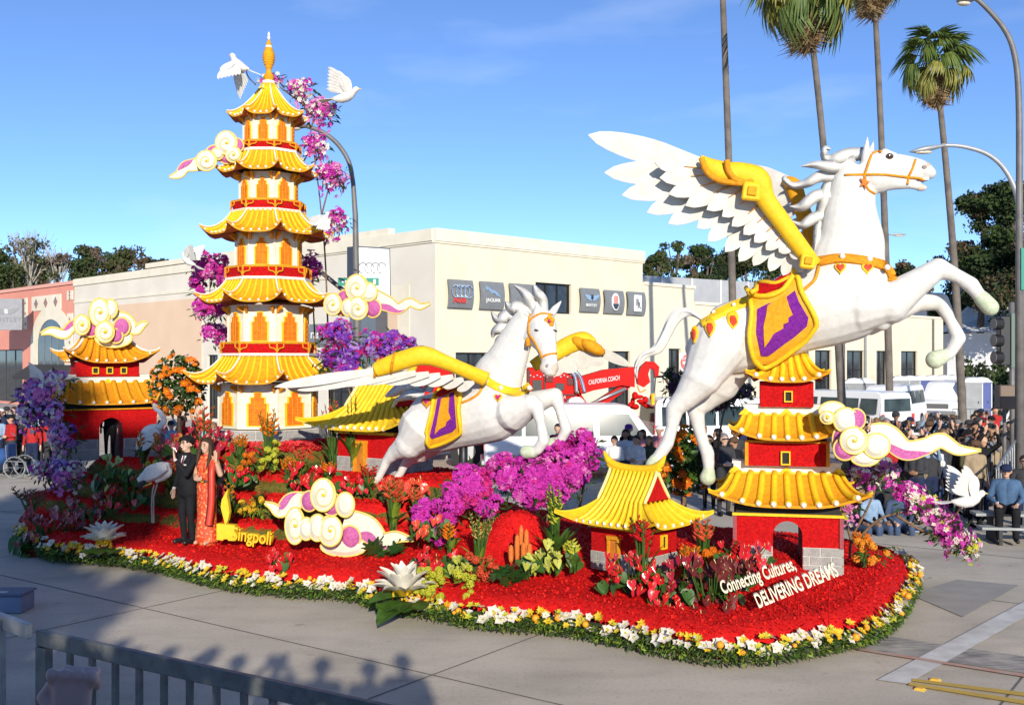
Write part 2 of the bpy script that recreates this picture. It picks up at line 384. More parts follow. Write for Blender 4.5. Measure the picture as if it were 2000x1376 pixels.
def window(fc, a, c, lo, hi, root, nx=2, nz=1, depth=.22, fm=None, gm=None, name='window'):
    b = MB(); t = .07; fm = fm or black
    for q in ((a, a + t, lo, hi), (c - t, c, lo, hi), (a + t, c - t, lo, lo + t), (a + t, c - t, hi - t, hi)): fbox(b, fc, q[0], q[1], -depth, -depth + .09, q[2], q[3])
    for i in range(1, nx): x = a + (c - a) * i / nx; fbox(b, fc, x - .03, x + .03, -depth, -depth + .07, lo + t, hi - t)
    for i in range(1, nz): z = lo + (hi - lo) * i / nz; fbox(b, fc, a + t, c - t, -depth + .004, -depth + .066, z - .03, z + .03)
    f = b.build(name, fm, root)
    for i in range(nx):
        for j in range(nz):
            x1, x2 = a + (c - a) * i / nx, a + (c - a) * (i + 1) / nx; z1, z2 = lo + (hi - lo) * j / nz, lo + (hi - lo) * (j + 1) / nz
            g = MB(); g.add([fc.P(x1, -depth + .03, z1), fc.P(x2, -depth + .03, z1), fc.P(x2, -depth + .03 , z2), fc.P(x1, -depth + .03, z2)], [(0, 1, 2, 3)]); g.build('pane', gm or glass, f)
    return f
sheetpts = [RF.P(-4, 4.5, 0), RF.P(90, 4.5, 0), RF.P(90, -30, 0), LF.P(90, -30, 0), LF.P(90, 4.5, 0), LF.P(-4, 4.5, 0)]
b = MB(); b.prism([(p.x, p.y, .14) for p in sheetpts], [(p.x, p.y, -.1) for p in sheetpts]); tag(b.build('pavement', walkm), kind='structure')
stucco = mat('cream_stucco', (.74, .66, .50), (.69, .61, .455), .9, .9, .25, 60, detail=8)
stucco2 = mat('white_stucco', (.72, .66, .56), (.66, .60, .50), .6, .9, .25, 60, detail=8)
peach = mat('peach_stucco', (.72, .52, .36), (.68, .48, .33), .6, .9, .25, 60, detail=8)
pinks = mat('pink_stucco', (.72, .29, .21), (.66, .26, .19), .7, .9, .3, 60, detail=8)
capm = mat('parapet_cap', (.76, .69, .55), (.70, .63, .49), 1.5, .85)
# ---- dealership
s_end, z_top = RF.S(1255), 8.5
dl = thing('dealership_building', 'large cream stucco corner building with flat parapet and dark windows', 'building', CORNER)
off = CORNER
W = lambda px0, py0, px1, py1, fc=RF: (fc.SZ(px0, py0)[0], fc.SZ(px1, py0)[0], fc.SZ((px0 + px1) / 2, py1)[1], fc.SZ((px0 + px1) / 2, py0)[1])
holesR = [W(1046, 553, 1116, 612), W(890, 684, 951, 762), W(1188, 684, 1231, 790)]
holesR[1] = (holesR[1][0], holesR[1][1], .3, 3.65); holesR[2] = (holesR[2][0], holesR[2][1], .3, 3.75)
b = MB(); wall(b, RF, 0, s_end, 0, z_top, holesR, mi=0)
b.add([RF.P(s_end, 0, 0), RF.P(s_end, -14, 0), RF.P(s_end, -14, z_top), RF.P(s_end, 0, z_top)], [(0, 1, 2, 3)], 0)
b.build('wall', stucco, dl, off=off)
for k, h in enumerate(holesR):
    f = window(RF, *h, None, nx=(3, 2, 2)[k], nz=(1, 2, 2)[k], gm=glass); f.parent = dl; f.location = -off
b = MB()   # coved parapet and cap on the right facade
for (o1, z1, z2) in ((.05, z_top - .52, z_top - .44), (.09, z_top - .44, z_top + .06)): fbox(b, RF, -.02, s_end + .1, -.4, o1, z1, z2)
b.build('parapet_cap', capm, dl, off=off)
sL = LF.S(145)
doorL = (LF.S(690), LF.S(615), .3, 3.9); doorL = (doorL[0], doorL[1], .3, 3.9)
hl = [W(700, 655, 640, 800, LF)]
hl = [(hl[0][0], hl[0][1], .3, 3.6), (LF.S(425), LF.S(405), .3, 3.6)]
b = MB(); wall(b, LF, 0, sL, 0, z_top, hl); b.build('wall', stucco2, dl, off=off)
for h in hl:
    f = window(LF, *h, None, nx=3, nz=2); f.parent = dl; f.location = -off
for a, c, z0, z1 in ((LF.S(395), LF.S(222), .2, 6.6), (LF.S(560), LF.S(440), 4.3, 6.3), (LF.S(778), LF.S(735), .2, 5.6)):
    b = MB(); fbox(b, LF, a, c, 0, .035, z0, z1); b.build('plaster_panel', peach, dl, off=off)
b = MB(); fbox(b, LF, LF.S(800), LF.S(690) , 0, .02, .2, 6.4); b.build('plaster_panel', capm, dl, off=off)
b = MB()
for (o1, z1, z2) in ((.05, z_top - .5, z_top - .43), (.1, z_top - .43, z_top + .05)): fbox(b, LF, .1, LF.S(390), -.4, o1, z1, z2)
fbox(b, LF, LF.S(395), sL, -.4, .08, z_top - .45, z_top - .02); fbox(b, LF, LF.S(760), LF.S(285), -.3, .04, z_top + .05, z_top + .32)
fbox(b, LF, LF.S(640), sL, 0, .05, 6.95, 7.08)
b.build('parapet_cap', capm, dl, off=off)
b = MB(); b.add([RF.P(0, -.2, z_top - .6), RF.P(s_end, -.2, z_top - .6), RF.P(s_end, -14, z_top - .6), LF.P(sL, -14, z_top - .6), LF.P(sL, -.2, z_top - .6)], [(0, 1, 2, 3, 4)]); b.build('roof', walkm, dl, off=off)
fas = MB(); a0, a1 = LF.S(668), LF.S(590); fbox(fas, LF, a0, a1, .0, .25, 4.05, 4.95)
tfas = thing('fascia_sign', 'grey fascia sign with white letters on the wall beside the pagoda', 'sign', LF.P((a0 + a1) / 2, .1, 4))
fas.build('board', mat('grey_fascia', (.20, .21, .23), (.17, .18, .2), 3, .5), tfas, off=tfas.location)
# ---- sign lettering placed on a facade-like frame
def frame_matrix(p, xdir, nrm):
    x = V(xdir).normalized(); n = V(nrm).normalized(); z = V((0, 0, 1)); return Matrix(((x.x, z.x, n.x, p.x), (x.y, z.y, n.y, p.y), (x.z, z.z, n.z, p.z), (0, 0, 0, 1)))
def letters(body, p, xdir, nrm, size, m, parent, depth=.01, align='CENTER', name='lettering', **kw):
    me = text_mesh(body, size, depth, align, **kw); me.transform(frame_matrix(V(p) - (parent.matrix_world.translation if False else parent.location), xdir, nrm)); me.materials.append(m)
    return obj(name, me, parent)
lw = mat('sign_white', (.80, .80, .79), rough=.4); lr = mat('sign_red', (.62, .05, .04), rough=.45); chrome = mat('chrome', (.72, .73, .74), rough=.15, metal=.9)
letters('rars', LF.P((a0 + a1) / 2, .27, 4.3), -LF.d, LF.n, .62, lw, tfas)
# ---- six grey dealer signs on the right facade
gsign = mat('sign_grey', (.20, .21, .22), (.175, .185, .195), 4, .45)
def sgn(px0, px1, py0, py1, label):
    s0, zt = RF.SZ(px0, py0); s1 = RF.S(px1); zb = RF.SZ(px0, py1)[1]; c = RF.P((s0 + s1) / 2, .02, zb)
    t = thing('dealer_sign', label, 'sign', c, 0, 'grey dealer signs on the cream wall')
    rows = []
    for i in range(7):
        u = i / 6; bulge = .10 + .16 * math.sin(math.pi * (.15 + .85 * u) / 1.15)
        rows.append([RF.P(s0 + (s1 - s0) * k, bulge, zb + (zt - zb) * u) - c for k in (0, 1)])
    b = MB(); front = [r[0] for r in rows] + [r[1] for r in reversed(rows)]
    b.grid(rows); back = [[p - RF.n * .06 for p in r] for r in rows]; b.grid(back)
    for a in range(6):
        b.add([rows[a][0], rows[a + 1][0], back[a + 1][0], back[a][0]], [(0, 1, 2, 3)]); b.add([rows[a][1], rows[a + 1][1], back[a + 1][1], back[a][1]], [(0, 1, 2, 3)])
    b.add([rows[0][0], rows[0][1], back[0][1], back[0][0]], [(0, 1, 2, 3)]); b.add([rows[6][0], rows[6][1], back[6][1], back[6][0]], [(0, 1, 2, 3)])
    b.build('panel', gsign, t, fix=True); h = zt - zb
    P = lambda x, z, o=.30: RF.P((s0 + s1) / 2 + x * (s1 - s0), o, zb + z * h)
    return t, P, h, (s1 - s0)
def rings(t, P, z, r, n, step, m, w=.03):
    for i in range(n):
        c = P((i - (n - 1) / 2) * step, z) - t.location; b = MB()
        pts = [c + RF.d * (r * math.cos(q * math.pi / 12)) + V((0, 0, r * math.sin(q * math.pi / 12))) for q in range(25)]
        b.tube(pts, w, 6, cap=False); b.build('ring', m, t)
t, P, h, wd = sgn(870, 918, 545, 600, 'grey wall sign with four overlapping rings and red lettering')
rings(t, P, .58, .24, 4, .17, chrome); letters('Audi', P(-.1, .18, .27), RF.d, RF.n, .36, lr, t, bold=.008)
t, P, h, wd = sgn(932, 978, 549, 603, 'grey wall sign with leaping cat emblem in silver')
cat_out = [(-.36, .80), (-.30, .84), (-.22, .78), (-.08, .70), (.08, .66), (.2, .56), (.34, .40), (.22, .48), (.14, .54), (.16, .46), (.06, .56), (-.08, .60), (-.02, .50), (-.14, .60), (-.24, .70), (-.30, .66), (-.34, .72)]
b = MB(); b.prism([P(x, z, .31) - t.location for x, z in cat_out], [P(x, z, .25) - t.location for x, z in cat_out]); b.build('emblem', chrome, t)
letters('JAGUAR', P(0, .26, .27), RF.d, RF.n, .22, lw, t)
t, P, h, wd = sgn(990, 1034, 553, 606, 'grey wall sign behind the mane of the smaller winged horse')
def wings(t, P, z, s, m, o=.30):
    for sg in (-1, 1):
        pl = [(sg * .02, z + .02), (sg * .12 * s, z + .07), (sg * .40 * s, z + .12), (sg * .34 * s, z + .02), (sg * .26 * s, z - .06), (sg * .17 * s, z - .12), (sg * .06 * s, z - .17), (sg * .02, z - .12)]
        b = MB(); b.prism([P(x, q, o + .02) - t.location for x, q in pl], [P(x, q, o - .04) - t.location for x, q in pl]); b.build('emblem_wing', m, t)
    return t
t, P, h, wd = sgn(1128, 1165, 562, 608, 'grey wall sign with silver winged letter badge'); wings(t, P, .62, 1, chrome); letters('B', P(0, .53, .33), RF.d, RF.n, .3, black, t); letters('BENTLEY', P(0, .22, .27), RF.d, RF.n, .18, lw, t)
t, P, h, wd = sgn(1175, 1212, 566, 611, 'grey wall sign with upright white and dark oval badge')
el = lambda rx, rz, z0, lo=-9: [(rx * math.cos(q * math.pi / 12), max(z0 + rz * math.sin(q * math.pi / 12), lo)) for q in range(24)]
b = MB(); b.prism([P(x, z, .29) - t.location for x, z in el(.19, .38, .5)], [P(x, z, .25) - t.location for x, z in el(.19, .38, .5)]); b.build('badge', lw, t)
lo = [(x, min(z, .42)) for x, z in el(.155, .33, .5)]; b = MB(); b.prism([P(x, z, .31) - t.location for x, z in lo], [P(x, z, .27) - t.location for x, z in lo]); b.build('badge_base', glass, t)
for x in (-.07, 0, .07):
    b = MB(); fbox(b, RF, 0, 0, 0, 0, 0, 0); b = MB(); q = P(x, .6, .30) - t.location; b.box(q, (.05, .05, .34)); b.build('trident_prong', lr, t)
t, P, h, wd = sgn(1220, 1254, 569, 614, 'grey wall sign with tall white double letter badge')
b = MB()
pl = [(-.2, .14), (.2, .14), (.2, .86), (-.2, .86)]; b.prism([P(x, z, .29) - t.location for x, z in pl], [P(x, z, .25) - t.location for x, z in pl]); b.build('badge', lw, t)
letters('R', P(-.04, .42, .31), RF.d, RF.n, .42, gsign, t, bold=.01); letters('R', P(.04, .28, .31), RF.d, RF.n, .42, gsign, t, bold=.01)
# ---- lower wing of the dealership
wing = thing('showroom_wing', 'low cream stucco building with narrow windows behind the palm trees', 'building', RF.P(s_end, 0, 0)); off = wing.location
wl = lambda px0, px1: (RF.S(px0), RF.S(px1), .3, 3.9)
holes = [wl(1592, 1624), wl(1654, 1688), wl(1712, 1732), wl(1760, 1792), wl(1306, 1330)]
s1, s2, s3 = RF.S(1355), RF.S(1355) + .02, RF.S(1842)
b = MB(); wall(b, RF, s_end + .02, s1, 0, 7.05, [h for h in holes if h[1] < s1]); wall(b, RF, s1, s3, 0, 6.25, [h for h in holes if h[0] > s1])
b.add([RF.P(s3, 0, 0), RF.P(s3, -16, 0), RF.P(s3, -16, 6.25), RF.P(s3, 0, 6.25)], [(0, 1, 2, 3)]); b.add([RF.P(s1, 0, 6.2), RF.P(s1, -16, 6.2), RF.P(s1, -16, 7.05), RF.P(s1, 0, 7.05)], [(0, 1, 2, 3)])
b.build('wall', stucco, wing, off=off)
b = MB(); fbox(b, RF, s_end + .1, s1 + .08, -.3, .07, 6.95, 7.1); fbox(b, RF, s1 + .085, s3 + .05, -.3, .07, 6.15, 6.3); b.build('parapet_cap', capm, wing, off=off)
for h in holes: f = window(RF, *h, None, nx=2, nz=3); f.parent = wing; f.location = -off
for px in (1645, 1735, 1820): q = RF.S(px); b = MB(); fbox(b, RF, q, q + .14, .0, .12, .14, 6.1); b.build('downpipe', polem, wing, off=off)
# ---- metal shed behind
metal = mat('shed_roof', (.50, .50, .50), (.44, .44, .45), 1.2, .5, .1, 30, metal=.2)
sh = thing('metal_shed', 'pale grey metal roofed shed rising behind the low cream wing', 'building', PX(1400, HZ, 78)); off = sh.location
def quadp(b, pts, mi=0): b.add(pts, [tuple(range(len(pts)))], mi)
b = MB(); A, B_, C_, D_ = PX(1230, 536, 72), PX(1330, 534, 74), PX(1560, 556, 84), PX(1640, 600, 84)
back = V((10, 22, 0)); dz = V((0, 0, -2.6))
rf = [A, B_, C_, C_ + V((0, 0, -2.2)), A + V((0, 0, -1.9))]
quadp(b, [A, C_, C_ + V((0, 0, -2.4)), A + V((0, 0, -2.4))]); quadp(b, [A, A + back, C_ + back, C_]); b.build('roof', metal, sh, off=off)
b = MB(); quadp(b, [A + V((.2, .2, -2.3)), C_ + V((-.2, .2, -2.3)), V((C_.x, C_.y + .2, 0)), V((A.x, A.y + .2, 0))]); quadp(b, [C_ + dz, C_ + back + dz, V((*(C_ + back)[:2], 0)), V((C_.x, C_.y, 0))]); b.build('wall', stucco2, sh, off=off)
b = MB()
for k in range(1, 6): p = A.lerp(C_, k / 6); b.box(p + V((0, -.06, -1.2)), (.12, .1, 2.4))
b.build('seam', metal, sh, off=off)
# ---- white hall and tent at the right
hall = thing('white_hall', 'white walled hall with canvas tent roof in the shade of trees', 'building', PX(1920, HZ, 95)); off = hall.location
hw = mat('hall_white', (.62, .62, .62), (.55, .55, .56), .7, .8)
A, B_ = PX(1850, 640, 92), PX(2080, 640, 88); up = lambda p, z: V((p.x, p.y, z))
b = MB(); quadp(b, [up(A, 0), up(B_, 0), up(B_, 5.6), up(A, 5.6)]); quadp(b, [up(A, 0), up(A, 0) + V((4, 16, 0)), up(A, 5.6) + V((4, 16, 0)), up(A, 5.6)]); b.build('wall', hw, hall, off=off)
b = MB(); pk = PX(1905, 588, 96); c4 = [up(A, 5.7) + V((-.4, -.4, 0)), up(B_, 5.7) + V((.4, -.4, 0)), up(B_, 5.7) + V((4, 14, 0)), up(A, 5.7) + V((3, 14, 0))]
b.add([*c4, pk, pk + V((5, 2, 0))], [(0, 1, 5, 4), (1, 2, 5), (2, 3, 4, 5), (3, 0, 4)]); b.build('tent_roof', mat('tent_canvas', (.70, .70, .69), rough=.8), hall, off=off)
A2 = PX(1812, 560, 99); b = MB(); b.box((A2.x + 2.0, A2.y + 3, 4.6), (4.2, 6, 9.2)); b.build('stair_block', hw, hall, off=off)
b = MB(); b.box((A2.x + 2.6, A2.y - .05, 6.4), (1.6, .12, 1.6)); b.build('window', glass, hall, off=off)
# ---- pink building
s_a, s_b, zp = sL + .03, LF.S(-140), 8.2
pb = thing('pink_building', 'pink stucco shop with arched window and cream ornament panels', 'building', LF.P(s_a, 0, 0)); off = pb.location
hp = [(LF.S(44), LF.S(-60), .3, 4.05), (LF.S(128), LF.S(74), 3.0, 4.2)]
b = MB(); wall(b, LF, s_a, s_b, 0, zp, hp); b.build('wall', pinks, pb, off=off)
b = MB(); fbox(b, LF, s_a, s_b, -.3, .1, zp, zp + .22); b.build('parapet_cap', mat('pink_cap', (.72, .36, .28), rough=.85), pb, off=off)
f = window(LF, *hp[0], None, nx=6, nz=3, fm=mat('window_frame_dark', (.05, .05, .05), rough=.5)); f.parent = pb; f.location = -off
# arched window with cream surround
sc, zc, rr = (hp[1][0] + hp[1][1]) / 2, 4.2, (hp[1][1] - hp[1][0]) / 2
arc = lambda r, o: [LF.P(sc + r * math.cos(math.pi * k / 14), o, zc + r * .75 * math.sin(math.pi * k / 14)) for k in range(15)]
b = MB(); outer = [LF.P(sc + rr * 1.5, .06, 2.6)] + arc(rr * 1.5, .06) + [LF.P(sc - rr * 1.5, .06, 2.6)]; inner = [LF.P(sc + rr, .06, 2.6)] + arc(rr, .06) + [LF.P(sc - rr, .06, 2.6)]
b.grid([outer, inner]); b.grid([inner, [p - LF.n * .16 for p in inner]]); b.grid([[p - LF.n * .06 for p in outer], outer]); b.build('arch_surround', capm, pb, off=off)
g = [LF.P(sc + rr, .012, 2.6)] + arc(rr, .012) + [LF.P(sc - rr, .012, 2.6)]; b = MB(); b.add(g, [tuple(range(len(g)))]); wnd = b.build('arched_window', glass, pb, off=off)
for k in (-.5, 0, .5): b = MB(); fbox(b, LF, sc + k * rr - .04, sc + k * rr + .04, .015, .05, 2.6, zc + rr * .55); b.build('glazing_bar', steel, wnd, off=off)
aw = MB(); aw.hull([LF.P(s, o, z) for s in (LF.S(150), LF.S(60)) for o, z in ((.05, 3.0), (1.2, 2.2), (1.2, 2.0), (.05, 2.0))]); aw.build('awning', mat('charcoal_canvas', (.035, .033, .032), rough=.85), pb, off=off)
orn = mat('ornament_blue', (.20, .16, .20), (.4, .2, .14), 6, .8)
for px0, px1, py0, py1 in ((63, 120, 580, 608), (48, 54, 582, 643), (132, 143, 568, 586), (132, 143, 612, 680)):
    a, zt = LF.SZ(px0, py0); c = LF.S(px1); zb = LF.SZ(px0, py1)[1]; b = MB(); fbox(b, LF, min(a, c), max(a, c), 0, .05, zb, zt); pn = b.build('ornament_panel', capm, pb, off=off)
    n = 3
    for k in range(n):
        s, z = (a + (c - a) * (k + .5) / n, (zt + zb) / 2) if px1 - px0 > 30 else ((a + c) / 2, zb + (zt - zb) * (k + .5) / n)
        r = .34 if px1 - px0 > 30 else .12; q = [LF.P(s + r * x, .075, z + r * y) for x, y in ((1, 0), (0, 1), (-1, 0), (0, -1))]; b = MB(); b.prism(q, [p - LF.n * .04 for p in q]); b.build('diamond', orn, pn, off=off)
# ---- blade signs
bs = thing('blade_sign', 'grey projecting sign with winged badge on the pink building', 'sign', PX(15, 645, 70)); sp = Plane(15, 70, -8)
b = MB(); fr = [sp(x, y) - bs.location for x, y in ((-45, 583), (43, 583), (43, 644), (-45, 644))]; b.prism(fr, [p + sp.n * .5 for p in fr]); b.build('box', mat('sign_box', (.24, .24, .26), (.21, .21, .23), 3, .5), bs)
for sg in (-1, 1):
    q = [sp(12 + sg * x, y, -.03) - bs.location for x, y in ((2, 606), (12, 603), (26, 600), (22, 606), (14, 611), (4, 614))]; b = MB(); b.prism(q, [p + sp.n * .05 for p in q]); b.build('badge_wing', gsign, bs)
letters('B', sp(12, 612, -.04), sp.t, -sp.n, .42, lw, bs); letters('BENTLEY', sp(12, 628, -.03), sp.t, -sp.n, .42, gsign, bs, spacing=1.15)
sp2 = Plane(720, 38.6, -14); asg = thing('blade_sign', 'white projecting sign with four grey rings and edge darkened as shade', 'sign', sp2(728, 640, 0))
b = MB(); fr = [sp2(x, y) - asg.location for x, y in ((699, 483), (760, 487), (762, 604), (699, 606))]; b.prism(fr, [p + sp2.n * .02 for p in fr]); b.build('face', mat('sign_face_white', (.82, .82, .82), rough=.35), asg)
b = MB(); fr2 = [sp2(x, y, .023) - asg.location for x, y in ((697, 480), (762, 484), (764, 607), (697, 609))]; b.prism(fr2, [p + sp2.n * .45 + V((-.32, 0, 0)) for p in fr2]); b.build('case', mat('sign_case_shaded', (.045, .055, .075), rough=.5), asg)  # dark colour puts the shade of the sign's left side on the case
for i in range(4):
    c = sp2(709 + i * 12.2, 523, -.02) - asg.location; b = MB(); b.tube([c + sp2.t * (.165 * math.cos(q * math.pi / 12)) + V((0, 0, .19 * math.sin(q * math.pi / 12))) for q in range(25)], .022, 6, cap=False); b.build('ring', lampgrey, asg)
gs = thing('street_name_sign', 'green street name sign on the lamp post beside the pagoda', 'sign', PX(700, 550, 22.6))
teal = mat('sign_green', (.0, .23, .16), rough=.4)
b = MB(); b.box((0, 0, 0), (.88, .02, .17)); b.build('plate', teal, gs)
b = MB(); b.box((-.3, -.014, 0), (.12, .006, .04)); b.box((.35, -.014, 0), (.05, .006, .1)); b.build('lettering', lw, gs)
# ================================================================== lamps, poles, signals
def rodpts(pts, d): return [PX(x, y, d) for x, y in pts]
def lamp_head(t, p, tip, m=lampgrey):
    """cobra head from p towards tip (local)"""
    d = (tip - p); n = 8; pts = [p + d * (k / n) for k in range(n + 1)]; rs = [.05, .075, .10, .125, .14, .14, .12, .08, .02]
    b = MB(); b.tube(pts, rs, 10, flat=.55, up=(0, 0, 1)); b.build('lamp_head', m, t, smooth=True)
    c = p + d * .62 + V((0, 0, -.07)); b = MB(); b.ball(c, (abs(d.x) * .22 + .05, .09, .05)); b.build('lens', mat('lamp_lens', (.6, .52, .4), rough=.2), t, smooth=True)
L1 = thing('street_lamp', 'dark street lamp post arching over behind the pagoda', 'street lamp', PX(700, HZ, 22.8) * 1); L1.location.z = 0; off = L1.location
b = MB(); pts = [V((PX(700, HZ, 22.8).x, 22.8, 0)), *rodpts([(697, 620), (694, 420), (690, 360)], 22.8)]; arch = catmull(rodpts([(690, 360), (682, 318), (660, 282), (630, 258), (598, 246)], 22.8), 5)
pp = pts[:-1] + arch; b.tube(pp, [.10, .075, .06] + [.05] * len(arch), 10); b.build('post', polem, L1, smooth=True, off=off)
lamp_head(L1, PX(600, 247, 22.8) - off, PX(560, 243, 22.8) - off, polem)
b = MB(); b.tube(rodpts([(628, 532), (662, 560), (699, 590)], 22.8), .05, 8); b.build('brace', polem, L1, off=off)
d2 = 21.5; L2 = thing('street_lamp', 'tall dark street lamp post curving over at the edge of the crowd', 'street lamp', V((PX(1992, HZ, d2).x, d2, 0))); off = L2.location
arch = catmull(rodpts([(1991, 380), (1990, 200), (1982, 110), (1960, 55), (1912, 2), (1890, -8)], d2), 6)
b = MB(); b.tube([L2.location] + arch, [.105] + [.07 - .03 * k / len(arch) for k in range(len(arch))], 12); b.build('post', polem, L2, smooth=True, off=off)
lamp_head(L2, PX(1906, -2, d2) - off, PX(1868, 2, d2) - off, polem)
sgx = PX(1999, 525, d2 - .1); b = MB(); b.box(sgx - off + V((.25, 0, 0)), (.6, .02, .85)); b.build('sign_plate', teal, L2); b = MB(); b.box(sgx - off + V((.16, -.013, -.2)), (.05, .006, .14)); b.build('sign_mark', lw, L2)
d3 = 27; L3 = thing('street_lamp', 'grey cobra head street lamp beside the rearing horse head', 'street lamp', V((PX(1994, HZ, d3).x, d3, 0))); off = L3.location
arch = catmull(rodpts([(1992, 470), (1988, 390), (1965, 335), (1930, 302), (1880, 286), (1838, 284)], d3), 6)
b = MB(); b.tube([L3.location, PX(1993, 560, d3)] + arch, [.11, .09] + [.075 - .03 * k / len(arch) for k in range(len(arch))], 12); b.build('post', lampgrey, L3, smooth=True, off=off)
lamp_head(L3, PX(1846, 284, d3) - off, PX(1776, 297, d3) - off)
d4 = 60; L4 = thing('street_lamp', 'small far cobra head street lamp beyond the horse neck', 'street lamp', V((PX(1690, HZ, d4).x, d4, 0))); off = L4.location
arch = catmull(rodpts([(1690, 520), (1692, 470), (1710, 456), (1735, 458)], d4), 5); b = MB(); b.tube([L4.location] + arch, .08, 8); b.build('post', lampgrey, L4, smooth=True, off=off); lamp_head(L4, PX(1733, 458, d4) - off, PX(1770, 458, d4) - off)
# traffic signal seen from behind/side, with box and no-turn plate
d5 = 24; sg = thing('traffic_signal', 'black three lamp traffic signal on post above the crowd', 'traffic signal', V((PX(1978, HZ, d5).x, d5, 0))); off = sg.location
b = MB(); b.tube([sg.location, PX(1976, 590, d5)], .06, 10); b.build('post', polem, sg, smooth=True, off=off)
q0, q1 = PX(1958, 618, d5 - .1), PX(1958, 712, d5 - .1); cy = (q0 + q1) / 2
b = MB(); b.box(cy - off + V((.02, 0, 0)), (.24, .22, 1.12), bev=.02); b.build('housing', black, sg)
b = MB(); b.box(PX(1974, 665, d5 - .1) - off, (.09, .25, 1.24), bev=.01); b.build('back_plate', mat('signal_green_grey', (.10, .14, .11), rough=.5), sg)
for k in range(3):
    c = PX(1950, 632 + 33 * k, d5 - .15) - off; b = MB(); b.tube([c + V((.06, 0, 0)), c + V((-.12, -.03, 0))], .14, 14); b.build('visor', black, sg)
    b = MB(); b.tube([c + V((-.115, -.03, 0)), c + V((-.13, -.032, 0))], .125, 14); b.build('lens', mat('signal_lens', (.16, .14, .12), rough=.25), sg)
tb = thing('brown_box', 'brown cabinet fixed to a post beside the no turn sign', 'cabinet', PX(1966, 775, 23)); b = MB(); b.box((0, 0, 0), (.42, .3, .52), bev=.02); b.build('case', mat('brown_paint', (.17, .12, .085), rough=.6), tb); b = MB(); b.tube([(.0, .1, -.2), (.0, .1, -tb.location.z)], .04); b.build('leg', polem, tb)
ns = thing('no_turn_sign', 'white plate with red circle and slash above the crowd', 'sign', PX(1996, 778, 22.2)); b = MB(); b.box((.1, 0, 0), (.46, .02, .5)); b.build('plate', lw, ns)
b = MB(); b.tube([V((.12 + .17 * math.cos(q * math.pi / 12), -.018, .17 * math.sin(q * math.pi / 12))) for q in range(25)], .022, 6, cap=False); b.tube([(.0, -.018, .12), (.24, -.018, -.12)], .018, 6); b.build('red_circle', lr, ns); b = MB(); b.tube([(.1, .03, .2), (.1, .03, -ns.location.z)], .03); b.build('post', steel, ns)
de = thing('no_entry_sign', 'round red and white do not enter sign by the cream wall', 'sign', V((PX(1346, HZ, 34).x, 34, 0)))
b = MB(); c = PX(1346, 708, 34) - de.location; b.box(c, (.62, .02, .62)); b.build('plate', lw, de)
b = MB(); b.tube([c + V((0, -.012, 0)), c + V((0, -.022, 0))], .29, 24); b.build('disc', lr, de); b = MB(); b.box(c + V((0, -.027, 0)), (.42, .008, .09)); b.build('bar', lw, de)
letters('DO NOT', c + de.location + V((0, -.028, .10)), (1, 0, 0), (0, -1, 0), .12, lw, de, depth=.002); letters('ENTER', c + de.location + V((0, -.028, -.19)), (1, 0, 0), (0, -1, 0), .12, lw, de, depth=.002)
b = MB(); b.box(c + V((0, 0, -.62)), (.5, .02, .36)); b.build('lower_plate', lr, de); b = MB(); b.tube([(0, .03, 0), c + V((0, .03, .3))], .035); b.build('post', steel, de)
# ================================================================== trees
bark = mat('bark', (.13, .10, .08), (.08, .06, .045), 3, .9, .6, 12)
palebark = mat('pale_bark', (.42, .38, .33), (.30, .27, .23), 2, .9)
fol = [mat('foliage_%s' % n, a, c, .6, .7, spec=.2, trans=.15) for n, a, c in (('olive', (.085, .095, .035), (.05, .06, .02)), ('green', (.055, .085, .025), (.03, .05, .014)), ('dark', (.032, .05, .018), (.018, .03, .01)), ('rust', (.12, .085, .045), (.08, .06, .03)), ('dry', (.16, .12, .085), (.11, .085, .06)))]
def leaf_cloud(b, c, r, n, size, rng, mi=0, flat=1.0):
    for _ in range(n):
        d = V((rng.gauss(0, 1), rng.gauss(0, 1), rng.gauss(0, 1))).normalized() * (rng.random() ** .4)
        p = V(c) + V((d.x * r[0], d.y * r[1], d.z * r[2])); s = size * rng.uniform(.6, 1.4)
        a = V((rng.gauss(0, 1), rng.gauss(0, 1), rng.gauss(0, .6))).normalized(); u = a.orthogonal().normalized(); u = Matrix.Rotation(rng.uniform(0, 6.3), 3, a) @ u; w2 = a.cross(u)
        b.add([p - u * s, p + w2 * s * .55, p + u * s, p - w2 * s * .55], [(0, 1, 2, 3)], mi)
